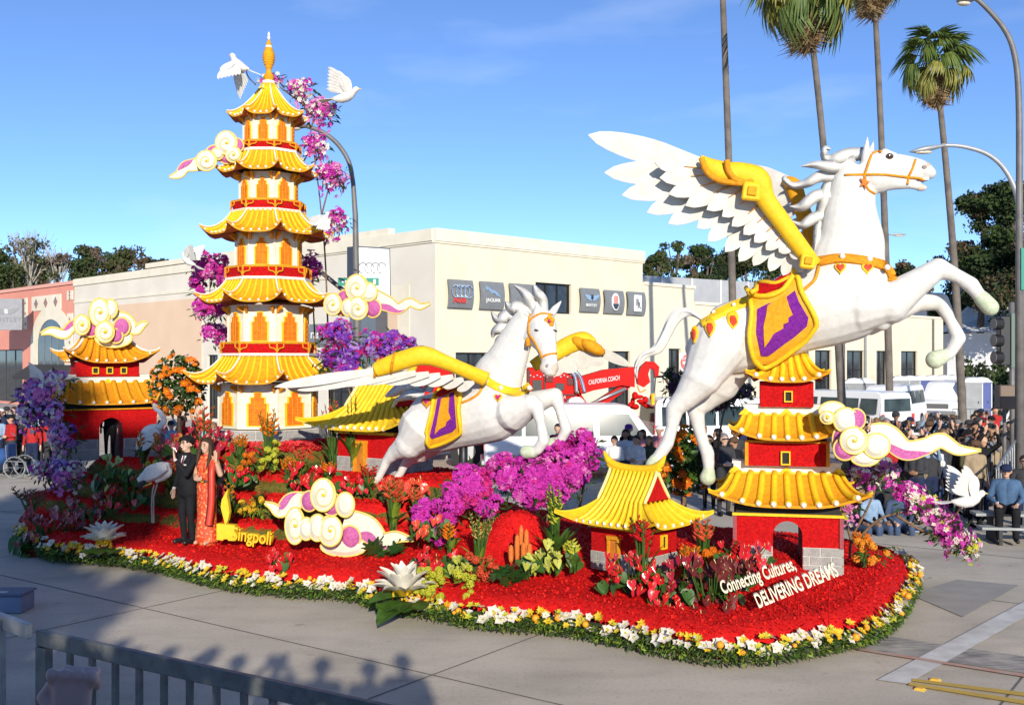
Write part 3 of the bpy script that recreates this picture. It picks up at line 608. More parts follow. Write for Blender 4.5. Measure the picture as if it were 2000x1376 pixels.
def tree(px, pytop, pybase, d, wpx, label, mats, seed, sparse=.5, name='tree', group='trees behind the buildings', leaf=.16, n=95, bare=False):
    rng = random.Random(seed); k = F / d; top = PX(px, pytop, d); base = V((top.x + rng.uniform(-.5, .5), d, 0)); hgt = top.z; wd = wpx / k / 2 * 1.25
    t = thing(name, label, 'tree', base, 0, group); b = MB()
    tr = [V((0, 0, 0)), V((rng.uniform(-.3, .3), 0, hgt * .35)), V((rng.uniform(-.5, .5), 0, hgt * .62)), V((top.x - base.x, 0, hgt * .93))]
    tc_ = catmull(tr, 5); b.tube(tc_, [(.35 - .3 * i / len(tc_)) * hgt / 14 for i in range(len(tc_))], 8)
    ends = []
    for i in range(14 if not bare else 34):
        a = rng.uniform(0, 6.28); s = tc_[rng.randrange(5, len(tc_) - 1)]; z = min(hgt * .97, s.z + rng.uniform(.02, .36) * hgt)
        rr = wd * rng.uniform(.35, 1.0) * (1.0 if z < hgt * .8 else .6)
        e = V((s.x + rr * math.cos(a), rr * math.sin(a) * .7, z)); m = (s + e) / 2 + V((0, 0, .08 * hgt * rng.uniform(.2, 1)))
        q = catmull([s, m, e], 4); r0 = .11 * hgt / 14 if not bare else .07 * hgt / 14; b.tube(q, [r0 * (1 - .75 * j / len(q)) for j in range(len(q))], 5); ends += [e, m]
        if bare:
            for _ in range(5):
                e2 = e + V((rng.uniform(-1, 1) * wd * .25, rng.uniform(-.5, .5) * wd * .25, rng.uniform(.2, 1) * hgt * .1)); b.tube([m.lerp(e, rng.random()), e2], [.03, .012], 4)
    b.build('trunk', palebark if bare else bark, t, smooth=True)
    b = MB()
    for i in range(n):
        e = rng.choice(ends) + V((rng.gauss(0, .14), rng.gauss(0, .14), rng.gauss(0, .06))) * wd; e.z = min(e.z, hgt - .2)
        r = wd * rng.uniform(.16, .40); leaf_cloud(b, e, (r, r, r * .75), int((115 if not bare else 40) * (1 - sparse * .4)), leaf, rng, rng.randrange(len(mats)))
    b.build('crown', mats, t, fix=False)
o_, g_, dk_, ru_, dr_ = fol
tree(60, 466, 700, 105, 120, 'bare pale branched tree rising behind the pink building', [dr_, o_], 1, .9, bare=True, n=30, leaf=.2)
tree(-15, 495, 700, 100, 90, 'dense green tree at the end of the pink roof', [g_, o_], 2, .1)
tree(25, 525, 700, 96, 110, 'low olive bushy tree just above the pink parapet', [o_, g_], 12, .0)
tree(118, 498, 700, 104, 70, 'thin olive tree where pink wall meets white wall', [o_, dr_], 3, .5, bare=True, n=26, leaf=.2)
tree(185, 486, 700, 104, 82, 'greyish green tree behind the white parapet', [o_, dr_, g_], 4, .3)
tree(268, 486, 700, 108, 84, 'reddish leaning tree behind the white parapet', [ru_, o_], 5, .2)
tree(318, 505, 700, 112, 50, 'small rusty treetop showing above the white parapet', [ru_, dk_], 6, .2)
tree(1285, 492, 700, 110, 56, 'small round eucalyptus beside the tall cream wall', [g_, o_], 7, .2, group='eucalyptus behind the shed')
tree(1328, 470, 700, 112, 62, 'airy eucalyptus with open crown above the shed', [o_, g_], 8, .6, n=30, group='eucalyptus behind the shed')
tree(1385, 480, 700, 112, 80, 'dark eucalyptus behind the largest wing', [dk_, g_], 9, .1, group='eucalyptus behind the shed')
tree(1455, 490, 700, 115, 110, 'broad dark eucalyptus under the wing feathers', [dk_, o_], 10, .1, group='eucalyptus behind the shed')
tree(1765, 515, 700, 118, 60, 'small dark tree between neck and raised foreleg', [dk_, ru_], 14, .2)
tree(1915, 385, 700, 92, 110, 'tall dark eucalyptus with rusty patches beyond the raised hoof', [dk_, ru_, g_], 11, .0, n=150, leaf=.18, group='dark trees on the right')
tree(1985, 365, 700, 90, 120, 'tallest dark eucalyptus beside the lamp posts', [dk_, g_], 13, .0, n=150, leaf=.18, group='dark trees on the right')
tree(2040, 450, 700, 84, 160, 'dense dark tree at the end of the white hall', [dk_, ru_], 15, .0, n=150, leaf=.18, group='dark trees on the right')
tree(1870, 500, 700, 98, 80, 'dark leafy tree just above the tent roof', [dk_, g_], 16, .0, n=70, group='dark trees on the right')
for i, (px_, py_, w_) in enumerate(((40, 500, 90), (95, 515, 80), (150, 512, 70), (225, 500, 80), (300, 512, 60), (350, 520, 50), (1270, 505, 50), (1355, 500, 70), (1420, 500, 80), (1500, 505, 70), (1560, 520, 70), (1800, 540, 60))): tree(px_, py_, 700, 118 + i, w_, ('olive wooded treetop behind the %s' if i % 2 else 'bushy green treetop behind the %s') % ('left parapets' if px_ < 900 else 'shed roof'), [o_, g_, dr_] if i % 2 else [o_, dk_], 200 + i, .0, n=70, leaf=.2)
def bush(px, pytop, d, wpx, label, mats, seed, n=24):
    rng = random.Random(seed); k = F / d; top = PX(px, pytop, d); wd = wpx / k / 2; t = thing('shrub', label, 'shrub', V((top.x, d, 0)), 0, 'shrubs by the white hall'); b = MB()
    for i in range(n): leaf_cloud(b, (rng.uniform(-wd, wd) * .8, rng.uniform(-1, 1), rng.uniform(.15, .85) * top.z), (wd * .3, wd * .3, top.z * .25), 70, .16, rng, rng.randrange(len(mats)))
    b.build('foliage', mats, t, fix=False); b = MB()
    for i in range(5): b.tube([(0, 0, 0), (rng.uniform(-wd, wd) * .6, rng.uniform(-.5, .5), top.z * .7)], [.05, .02], 5)
    b.build('stem', bark, t)
bush(1925, 690, 66, 90, 'dark green shrub in front of the white hall', [dk_, g_], 21); bush(1985, 720, 60, 90, 'dark hedge beside the traffic signal', [dk_], 22)
# ---- fan palms
palmg = mat('palm_green', (.15, .19, .04), (.08, .13, .025), 1.5, .55, spec=.35, trans=.2); palmy = mat('palm_yellowing', (.30, .27, .05), (.2, .2, .04), 1.5, .6, trans=.2); palmd = mat('palm_dead', (.36, .25, .12), (.22, .14, .07), 2, .9, trans=.1)
ptrunk = mat('palm_trunk', (.17, .14, .115), (.10, .085, .07), 2.2, .9, .8, 9)
def fan_mesh(name, m, rng, droop, blades=19, L=1.0, pet=1.35):
    b = MB(); b.tube([(0, 0, 0), (pet * .5, 0, .08), (pet, 0, .0)], [.035, .028, .02], 5)
    for i in range(blades):
        a = (i / (blades - 1) - .5) * 2.6 + rng.uniform(-.05, .05); l = L * rng.uniform(.85, 1.1) * (1 - .12 * abs(a)); dr = droop * rng.uniform(.7, 1.3)
        u = V((math.cos(a), math.sin(a), 0)); w2 = V((-u.y, u.x, 0)); p = V((pet, 0, 0)); rows = []
        for k, (f_, wd) in enumerate(((0, .02), (.35, .075), (.65, .06), (.86, .035), (1, .004))):
            z = -dr * max(0, f_ - .3) ** 1.6 * l * 1.5; c = p + u * (l * f_ * (1 - .22 * dr * max(0, f_ - .5))) + V((0, 0, z)); fold = .35 * wd
            rows.append([c - w2 * wd + V((0, 0, fold)), c, c + w2 * wd + V((0, 0, fold))])
        b.grid(rows)
    return b.mesh(name, m, fix=False)
prng = random.Random(5)
FAN = [fan_mesh('frond', palmg, prng, dd) for dd in (.8, 1.2, 1.6)]; FANY = [fan_mesh('frond', palmy, prng, 1.1), fan_mesh('frond', palmy, prng, 1.4)]; FAND = [fan_mesh('frond', palmd, prng, 1.9, 15, .95, .9), fan_mesh('frond', palmd, prng, 1.4, 15, .95, .9)]
def palm(px_top, py_top, px_base, d, label, seed, rpx=(9, 13), size=1.0):
    rng = random.Random(seed); top = PX(px_top, py_top, d); base = V(((px_base - 1000) / F * d, d, 0)); t = thing('fan_palm', label, 'palm tree', base, 0, 'tall fan palms'); b = MB(); k = F / d
    ctl = [V((0, 0, 0)), V(((top.x - base.x) * .28, 0, top.z * .4)), V(((top.x - base.x) * .62, 0, top.z * .72)), top - base]; q = catmull(ctl, 14); n = len(q)
    b.tube(q, [(rpx[1] + (rpx[0] - rpx[1]) * i / n) / k * (1 + .03 * (i % 2)) for i in range(n)], 10); b.build('trunk', ptrunk, t, smooth=True)
    c = top - base
    for i in range(36):
        a = i * 2.39996 + rng.uniform(-.2, .2); el = 1.35 - 2.1 * (i / 35) + rng.uniform(-.12, .12)
        me = rng.choice(FAN if el > -.05 else (FANY + FAN[2:])); obj('frond', me, t, c + V((0, 0, rng.uniform(-.15, .25))), (rng.uniform(-.3, .3), -el, a), size * rng.uniform(.95, 1.2))
    for i in range(60):
        a = i * 2.39996; el = -1.02 - .5 * rng.random(); obj('dead_frond', rng.choice(FAND), t, c + V((0, 0, -.1 - 1.5 * size * (i / 60))), (rng.uniform(-.5, .5), -el, a), size * rng.uniform(.75, 1.05) * (1 - .2 * i / 60))
palm(1827, 120, 1882, 46, 'fan palm with full round green crown beside the horse muzzle', 1, (4.8, 8), .70)
palm(1704, -75, 1740, 42, 'fan palm with thin trunk passing behind the horse head', 2, (4.5, 7.5), .8)
palm(1574, -25, 1650, 37, 'fan palm with shaggy dead skirt above the horse mane', 3, (5, 8.5), .82)
palm(1400, -260, 1437, 40, 'fan palm trunk rising behind the golden wing cuff', 4, (5, 8), .8)
# ================================================================== the float: deck, terraces, border
FA = rad(-33); fu = V((math.cos(FA), math.sin(FA), 0)); fv = V((-fu.y, fu.x, 0)); PG = V((PX(525, HZ, 20).x, 20, 0))
front_px = [(38, 1048), (100, 1086), (200, 1096), (320, 1112), (420, 1140), (560, 1158), (690, 1166), (760, 1188), (860, 1204), (950, 1222), (1100, 1232), (1230, 1257), (1330, 1278), (1420, 1290), (1520, 1284), (1620, 1266), (1700, 1244), (1748, 1208), (1768, 1172), (1780, 1140), (1740, 1104)]
edge = [GP(x, y, .08) for x, y in front_px]; edge = [V((p.x, p.y, 0)) for p in edge]
edge += [V(p) for p in ((5.2, 18.0, 0), (2.5, 19.6, 0), (-1.0, 22.2, 0), (-5.0, 24.4, 0), (-8.2, 24.6, 0), (-9.7, 23.4, 0), (-9.9, 21.4, 0))]
edge = catmull(edge + [edge[0]], 5)[:-1]; EP = [(p.x, p.y) for p in edge]
EN = np.array(EP)
def edge_dist(x, y):
    a = EN; b2 = np.roll(EN, -1, axis=0); d = b2 - a; p = np.array([x, y]) - a
    k = np.clip((p * d).sum(1) / np.maximum((d * d).sum(1), 1e-9), 0, 1); return float(np.sqrt(((p - k[:, None] * d) ** 2).sum(1).min()))
def sstep(t): t = max(0, min(1, t)); return t * t * (3 - 2 * t)
TERR = [(5.75, 2.38, .72), (5.25, 1.85, 1.08), (4.75, 1.42, 1.42)]
def deck_z(x, y, ed=None):
    ed = edge_dist(x, y) if ed is None else ed
    z = .31 + .11 * sstep(ed / .3) + .16 * sstep((ed - .3) / 1.8)
    q = V((x, y, 0)) - PG; u, v2 = q.dot(fu), q.dot(fv)
    for a, b2, h in TERR:
        wob = 1 + .035 * math.sin(u * 2.3 + h * 7) + .02 * math.sin(u * 5.1)
        s = ((abs(u) / (a * wob)) ** 3.5 + (abs(v2) / (b2 * wob)) ** 3.5) ** (1 / 3.5)
        k = sstep((1.0 - s) * b2 / .16); z = max(z, z + (h - z) * k)
    r = math.hypot(x - PG.x, y - PG.y); z += (1.80 - z) * sstep((1.32 - r) / .08) if z < 1.80 else 0
    z += .56 * math.exp(-(((x - .05) / .75) ** 2 + ((y - 15.2) / .62) ** 2)) * (1 + .25 * noise.noise(V((x * 1.7, y * 1.7, 3)))) + .10 * math.exp(-(((x + 1.5) / 1.2) ** 2 + ((y - 16) / .8) ** 2))
    z += .16 * math.exp(-(((x - 3.4) / 1.6) ** 2 + ((y - 14.4) / 1.0) ** 2))
    return z + .018 * noise.noise(V((x * 2, y * 2, 0)))
fl_root = thing('parade_float', 'red flower covered float deck with mossy terraces and green skirt', 'parade float', (0, 16, 0))
STEP = .055; xs = [p[0] for p in EP]; ys = [p[1] for p in EP]; x0, x1, y0, y1 = min(xs), max(xs), min(ys), max(ys)
nx, ny = int((x1 - x0) / STEP) + 2, int((y1 - y0) / STEP) + 2
# vectorised signed test by rows
vid = {}; b = MB(); pts_in = {}
gx = np.array([x0 + i * STEP for i in range(nx)])
for j in range(ny):
    y = y0 + j * STEP; cross = []
    for i in range(len(EP)):
        (xa, ya), (xb, yb) = EP[i], EP[(i + 1) % len(EP)]
        if (ya > y) != (yb > y): cross.append(xa + (y - ya) * (xb - xa) / (yb - ya))
    cross.sort(); row = np.zeros(nx, bool)
    for k in range(0, len(cross) - 1, 2): row |= (gx > cross[k]) & (gx < cross[k + 1])
    idx = np.nonzero(row)[0]
    if len(idx) == 0: continue
    A = EN; D = np.roll(EN, -1, axis=0) - A; P_ = np.stack([gx[idx], np.full(len(idx), y)], 1)
    q = P_[:, None, :] - A[None]; kk = np.clip((q * D).sum(2) / np.maximum((D * D).sum(1), 1e-9), 0, 1); ed = np.sqrt(((q - kk[..., None] * D) ** 2).sum(2)).min(1)
    for i, e in zip(idx, ed): vid[(i, j)] = len(b.v); b.v.append((gx[i], y, deck_z(gx[i], y, e) - .10 * max(0, 1 - e / .10)))
for (i, j) in list(vid):
    if (i + 1, j) in vid and (i, j + 1) in vid and (i + 1, j + 1) in vid:
        f = (vid[(i, j)], vid[(i + 1, j)], vid[(i + 1, j + 1)], vid[(i, j + 1)]); zz = [b.v[k][2] for k in f]
        b.f.append(f); zc_ = sum(zz) / 4; lv_ = [.52, .72, 1.08, 1.42, 1.80]; fr_ = next(((zc_ - a_) / (c_ - a_) for a_, c_ in zip(lv_, lv_[1:]) if a_ <= zc_ < c_), 1); b.m.append(1 if max(zz) - min(zz) > .075 and fr_ < .62 and math.hypot(b.v[f[0]][0] - .05, b.v[f[0]][1] - 15.2) > 1.5 else 0)
RED_FACES = [f for f, m in zip(b.f, b.m) if m == 0 and b.v[f[0]][2] > .27]; MOSS_FACES = [f for f, m in zip(b.f, b.m) if m == 1]; DV = list(b.v)
deckm = mat('deck_flowers', (.70, .010, .008), (.50, .005, .006), 30, .75, .9, 70, kind='voronoi', contrast=(.1, .9), spec=.2); dn = deckm.node_tree; pb_ = dn.nodes['Principled BSDF']
src = pb_.inputs['Base Color'].links[0].from_socket; at_ = dn.nodes.new('ShaderNodeAttribute'); at_.attribute_name = 'moss'; n1 = dn.nodes.new('ShaderNodeTexNoise'); n1.inputs['Scale'].default_value = 9; n1.inputs['Detail'].default_value = 5
ad = dn.nodes.new('ShaderNodeMath'); ad.operation = 'ADD'; rp_ = dn.nodes.new('ShaderNodeValToRGB'); rp_.color_ramp.elements[0].position = .86; rp_.color_ramp.elements[1].position = .98; mm = dn.nodes.new('ShaderNodeMixRGB'); n2 = dn.nodes.new('ShaderNodeTexNoise'); n2.inputs['Scale'].default_value = 14
r2 = dn.nodes.new('ShaderNodeValToRGB'); r2.color_ramp.elements[0].color = (.17, .14, .022, 1); r2.color_ramp.elements[1].color = (.07, .075, .012, 1); r2.color_ramp.elements[0].position = .35; r2.color_ramp.elements[1].position = .65
dn.links.new(at_.outputs['Fac'], ad.inputs[0]); dn.links.new(n1.outputs[0], ad.inputs[1]); dn.links.new(ad.outputs[0], rp_.inputs[0]); dn.links.new(rp_.outputs[0], mm.inputs[0]); dn.links.new(src, mm.inputs[1]); dn.links.new(n2.outputs[0], r2.inputs[0]); dn.links.new(r2.outputs[0], mm.inputs[2]); dn.links.new(mm.outputs[0], pb_.inputs['Base Color'])
cnt = np.zeros(len(b.v)); sm = np.zeros(len(b.v)); ff = np.array(b.f); mmv = np.array(b.m, float)
for k in range(4): np.add.at(sm, ff[:, k], mmv); np.add.at(cnt, ff[:, k], 1)
b.m = [0] * len(b.f); dk = b.build('deck', deckm, fl_root, smooth=True, fix=False, off=fl_root.location); at2 = dk.data.attributes.new('moss', 'FLOAT', 'POINT'); at2.data.foreach_set('value', sm / np.maximum(cnt, 1))
b = MB(); lo = [(p.x, p.y, .12) for p in edge]; hi = [(p.x, p.y, .25) for p in edge]; b.grid([lo, hi], close=True); b.build('skirt', mat('skirt_dark', (.02, .03, .012), rough=.9), fl_root, off=fl_root.location)
b = MB()
for px, py in ((400, 1110), (900, 1180), (1500, 1200)):
    for k in (-.9, .9): c = GP(px, py) + fv * (1.6 + k) ; b.tube([c - fv * .15 + V((0, 0, .2)), c + fv * .15 + V((0, 0, .2))], .2, 12)
b.build('wheel', black, fl_root, off=fl_root.location)
rng = random.Random(3)
petal_m = [mat('petal_bright', (.76, .018, .010), rough=.7, spec=.2, trans=.15), mat('petal_deep', (.50, .006, .008), rough=.7, spec=.2, trans=.15), mat('petal_mid', (.64, .010, .008), rough=.7, spec=.2, trans=.15)]
b = MB()
vis = [f for f in RED_FACES if DV[f[0]][1] - 0.0 < 21.2]
for _ in range(70000):
    f = rng.choice(vis); p = V(DV[f[0]]).lerp(V(DV[f[2]]), rng.random()) + V((rng.uniform(-.02, .02), rng.uniform(-.02, .02), .008)); s = rng.uniform(.016, .034)
    a = rng.uniform(0, 6.28); u = V((math.cos(a), math.sin(a), rng.uniform(-.2, .9))).normalized(); w2 = u.cross(V((rng.gauss(0, .5), rng.gauss(0, .5), 1))).normalized()
    b.add([p - u * s * .3, p + w2 * s * .6 + u * s * .5, p + u * s * 1.2, p - w2 * s * .6 + u * s * .5], [(0, 1, 2, 3)], rng.randrange(3))
tag(b.build('petals', petal_m, fl_root, fix=False, off=fl_root.location), kind='stuff')
b = MB(); mossb = [mat('moss_tuft', (.17, .14, .025), rough=.95), mat('moss_tuft_dark', (.08, .085, .015), rough=.95)]
for _ in range(16000):
    f = rng.choice(MOSS_FACES); p = V(DV[f[0]]).lerp(V(DV[f[2]]), rng.random()); s = rng.uniform(.015, .035); a = rng.uniform(0, 6.28)
    u = V((math.cos(a), math.sin(a), rng.uniform(-.6, .6))); w2 = u.cross(V((0, -.5, 1))).normalized(); p += V((0, -.02, 0)); b.add([p, p + w2 * s * .5 + u * s * .5, p + u * s, p - w2 * s * .5 + u * s * .5], [(0, 1, 2, 3)], rng.randrange(2))
tag(b.build('moss_tufts', mossb, fl_root, fix=False, off=fl_root.location), kind='stuff')
# ---- border of greens and flowers along the visible edge
border = thing('flower_border', 'trim of white, yellow and orange flowers with ferny greens around the float', 'flower trim', (0, 15, 0))
vis_edge = edge[:105] if len(edge) > 110 else edge
cum = [0]
for i in range(len(vis_edge) - 1): cum.append(cum[-1] + (vis_edge[i + 1] - vis_edge[i]).length)
def on_edge(t):
    d = t * cum[-1]
    for i in range(len(cum) - 1):
        if cum[i + 1] >= d:
            k = (d - cum[i]) / max(cum[i + 1] - cum[i], 1e-6); tn = (vis_edge[i + 1] - vis_edge[i]).normalized(); return vis_edge[i].lerp(vis_edge[i + 1], k), tn, V((tn.y, -tn.x, 0))
    return vis_edge[-1], V((1, 0, 0)), V((0, -1, 0))
b = MB(); gm = [leaf_d, leaf_m, mat('fern_deep', (.018, .035, .008), rough=.7), leaf_l]
for _ in range(17000):
    p, tn, on = on_edge(rng.random()); h = rng.random(); p = p + on * (rng.uniform(-.06, .07) + .10 * (1 - h) * h * 2) + V((0, 0, .05 + .19 * h)); s = rng.uniform(.03, .085)
    u = (on * rng.uniform(.2, 1) + tn * rng.uniform(-.8, .8) + V((0, 0, rng.uniform(-1.0, .5)))).normalized(); w2 = u.cross(V((rng.gauss(0, 1), rng.gauss(0, 1), rng.gauss(0, 1)))).normalized()
    b.add([p, p + u * s * .5 + w2 * s * .16, p + u * s, p + u * s * .5 - w2 * s * .16], [(0, 1, 2, 3)], rng.choice((0, 1, 1, 1, 3, 2, 3) if h > .4 else (0, 1, 2, 1, 3)))
tag(b.build('ferny_greens', gm, border, fix=False, off=border.location), kind='stuff')
def flower(name, mats, n=5, r=.05, cup=.35, seed=0, wide=.42, centre=True):
    rg = random.Random(seed); b = MB()
    for i in range(n):
        a = 6.2832 * i / n + rg.uniform(-.15, .15); u = V((math.cos(a), math.sin(a), 0)); w2 = V((-u.y, u.x, 0)); l = r * rg.uniform(.85, 1.15); k = l * wide
        b.add([V((0, 0, 0)), u * l * .5 + w2 * k + V((0, 0, cup * l * .6)), u * l + V((0, 0, cup * l * .8)), u * l * .5 - w2 * k + V((0, 0, cup * l * .6)), u * l * .55 + V((0, 0, cup * l * .35))], [(0, 1, 4), (1, 2, 4), (2, 3, 4), (3, 0, 4)])
    if centre: b.ball((0, 0, cup * r * .25), r * .2, 1, 6, 3)
    return b.mesh(name, mats, fix=False)
FW = [flower('white_flower', [f_wh, f_lm], 5, .072, .3, i) for i in range(3)]; FY = [flower('yellow_flower', [f_ye, f_lm], 6, .058, .5, i, .3) for i in range(3)]
bb = MB(); bb.ball((0, 0, .03), .042, 0, 10, 6); FO = bb.mesh('orange_fruit', mat('orange_fruit', (.78, .30, .01), rough=.45, bump=.2), True)
FL_ = [flower('lime_flower', [f_lm, f_ye], 5, .05, .5, i, .34) for i in range(2)]
for i in range(780):
    t = (i + rng.random()) / 780; p, tn, on = on_edge(t); tilt = on * .75 + V((0, 0, .8)) + V((rng.gauss(0, .3), rng.gauss(0, .3), rng.gauss(0, .2))); c = p + on * rng.uniform(-.02, .13) + V((0, 0, rng.uniform(.17, .35)))
    k = rng.random(); nm, ms = ('white_flower', FW) if k < .375 else (('yellow_flower', FY) if k < .75 else (('lime_flower', FL_) if k < .94 else ('orange_fruit', [FO])))
    obj(nm, rng.choice(ms), border, c - border.location, tilt.to_track_quat('Z', 'Y').to_euler(), rng.uniform(.6, 1.2) if nm != 'white_flower' else rng.uniform(.6, 1.3))
# ================================================================== roofs
def skirt_roof(root, top, bot, zt, zb, rolls, rr, lift, ext, name='roof', sides=None, ridge_m=None, soffit=None, base_m=None, roll_m=None, nv=8, capr=.03, pw=1.7):
    N = len(top)
    def pt(i, u, v):
        T = V(top[i]).lerp(V(top[(i + 1) % N]), u); Bq = V(bot[i]).lerp(V(bot[(i + 1) % N]), u); e = abs(2 * u - 1); cn = V(bot[i] if u < .5 else bot[(i + 1) % N]).normalized()
        Bq = Bq + cn * ext * e ** 5; q = T.lerp(Bq, v); return V((q.x, q.y, zt + (zb - zt) * (1 - (1 - v) ** pw) + lift * e ** 4 * v ** 2))
    b = MB()
    for i in range(N): b.grid([[pt(i, k / 16, v / nv) for k in range(17)] for v in range(nv + 1)])
    R_ = b.build(name, base_m or yellow, root, smooth=True, fix=False)
    b = MB()      # soffit and eave edge
    for i in range(N):
        lo_ = [pt(i, k / 16, 1) - V((0, 0, .035)) for k in range(17)]
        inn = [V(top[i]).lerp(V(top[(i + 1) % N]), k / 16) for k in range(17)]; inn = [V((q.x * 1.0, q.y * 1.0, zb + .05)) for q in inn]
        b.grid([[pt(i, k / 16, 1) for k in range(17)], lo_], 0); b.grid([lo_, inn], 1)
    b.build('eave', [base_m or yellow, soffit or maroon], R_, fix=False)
    for i in (range(N) if sides is None else sides):
        nr = rolls[i] if hasattr(rolls, '__len__') else rolls
        for k in range(nr):
            u = (k + .5) / nr; b = MB(); ps = [pt(i, u, v / nv) + V((0, 0, rr * .25)) for v in range(nv + 1)]; b.tube(ps, rr, 7); b.ball(ps[-1], capr, 1, 7, 4); b.build('tile_roll', [roll_m or bright, offwhite], R_, smooth=True, fix=False)
    for i in range(N):
        b = MB(); ps = [pt(i, 0, v / nv) + V((0, 0, .012)) for v in range(nv + 1)]; b.tube(ps, [rr * (.7 - .35 * v / nv) for v in range(nv + 1)], 6); b.build('hip_ridge', ridge_m or offwhite, R_, smooth=True, fix=False)
    return R_
def ring_poly(n, r, rot=0.0): return [(r * math.cos(rot + 2 * math.pi * k / n), r * math.sin(rot + 2 * math.pi * k / n), 0) for k in range(n)]
# ================================================================== pagoda
pag = thing('pagoda', 'tall five tiered yellow roofed pagoda with orange windows and red balconies', 'pagoda', (PG.x, PG.y, 1.78))
pk = F / 20.0; Zp = lambda y: H - (y - HZ) / pk - 1.78
ROT = rad(-90 + 22.5)
def octa(rpx): return ring_poly(8, rpx / pk / .96, ROT)
def oct_band(b, r0, r1, z0, z1, mi=0):
    lo_ = [(x, y, z0) for x, y, _ in octa(r0)]; hi_ = [(x, y, z1) for x, y, _ in octa(r1)]; b.prism(hi_, lo_, mi)
soff = mat('soffit_orange', (.42, .10, .01), (.30, .06, .01), 10, .8)
storeys = [(832, 752, 93, 90), (672, 603, 75, 73), (526, 462, 62, 60), (400, 348, 54, 53), (286, 232, 47, 46)]
roofs = [(694, 748, 84, 146, 140), (548, 596, 76, 128, 122), (418, 466, 68, 120, 114), (302, 346, 58, 96, 90), (166, 238, 12, 74, 70)]
balc = [(668, 692, 87), (523, 547, 78), (396, 417, 68), (283, 301, 59)]
b = MB(); oct_band(b, 108, 108, Zp(866), Zp(834)); stone = b.build('stone_plinth', mortar, pag)
for i in range(8):
    a, c = V(octa(109)[i]), V(octa(109)[(i + 1) % 8]); n_ = ((a + c) / 2).normalized()
    for row in range(2):
        cols = 3
        for k in range(-1, cols):
            u0, u1 = (k + .5 * row + .03) / cols, (k + 1 + .5 * row - .03) / cols; u0, u1 = max(u0, .01), min(u1, .99)
            if u1 - u0 < .08: continue
            z0_, z1_ = Zp(866) + row * .155 + .012, Zp(866) + (row + 1) * .155 - .006; bq = MB(); fr = [a.lerp(c, u) + n_ * .012 + V((0, 0, z)) for u, z in ((u0, z0_), (u1, z0_), (u1, z1_), (u0, z1_))]; bq.prism(fr, [p - n_ * .03 for p in fr]); bq.build('stone', grey, stone)
for s, (yb, yt, rb, rt) in enumerate(storeys):
    b = MB(); oct_band(b, rb, rt, Zp(yb), Zp(yt) + .05); w_ = b.build('storey_wall', cream, pag); R0 = (rb + rt) / 2 / pk / .96
    hh = Zp(yt) - Zp(yb)
    for i in range(8):
        ang = ROT + math.pi / 8 + i * math.pi / 4; n_ = V((math.cos(ang), math.sin(ang), 0)); tx = V((-n_.y, n_.x, 0)); dist = R0 * math.cos(math.pi / 8)
        hw = R0 * .175; shape = lambda k, top: [(-hw * k, .06), (hw * k, .06), (hw * k, .58 * top), (hw * .72 * k, .58 * top), (hw * .72 * k, .72 * top), (hw * .36 * k, .72 * top), (hw * .36 * k, .84 * top), (-hw * .36 * k, .84 * top), (-hw * .36 * k, .72 * top), (-hw * .72 * k, .72 * top), (-hw * .72 * k, .58 * top), (-hw * k, .58 * top)]
        P3 = lambda x, z, o: n_ * (dist + o) + tx * x + V((0, 0, Zp(yb) + z * hh * 1.0))
        bq = MB(); sh_ = shape(1.26, 1.05); bq.prism([P3(x, z, .022) for x, z in sh_], [P3(x, z, -.03) for x, z in sh_]); wf = bq.build('window_frame', bright, pag)
        bq = MB(); sh_ = [(x, z + .03) for x, z in shape(1.0, .98)]; bq.prism([P3(x, z, .034) for x, z in sh_], [P3(x, z, .0) for x, z in sh_]); bq.build('window_panel', orange, wf)
        bq = MB()
        for zz_ in (.22, .36, .5): bq.box(P3(0, zz_, .036), (.012, .012, .012)); a_, c_ = P3(-hw * .9, zz_, .036), P3(hw * .9, zz_, .036); bq.tube([a_, c_], .006, 4)
        for xx_ in (-.35, .3): bq.tube([P3(hw * xx_, .1, .036), P3(hw * xx_, .72, .036)], .006, 4)
        bq.build('lattice', gold, wf)
        # brackets below the eave
        for kx in (-.27, .27):
            bq = MB(); p0 = P3(R0 * kx * 1.2, .96, .0); bq.hull([p0 + tx * sx + n_ * o + V((0, 0, z)) for sx in (-.022, .022) for o, z in ((0, -.09), (0, .05), (.13, .05), (.13, .0))]); bq.build('bracket', gold, pag)
        bq = MB(); cor = V((math.cos(ang + math.pi / 8), math.sin(ang + math.pi / 8), 0)) * R0; bq.tube([cor + V((0, 0, Zp(yb))), cor + V((0, 0, Zp(yt) + .02))], .018, 6); bq.build('corner_post', cream, pag)
for (yt, yb, r0, r1, rs) in roofs:
    ln = len(range(8)); big = r1 > 100
    skirt_roof(pag, octa(r0), octa(rs), Zp(yt), Zp(yb) + (.10 if r0 > 20 else .1) - .06, (6 if r1 > 100 else 5) if r0 > 20 else 5, .026 if big else .021, .17 * r1 / 120, .12 * r1 / 120, soffit=soff, capr=.026, pw=1.9 if r0 > 20 else 1.6, nv=10)
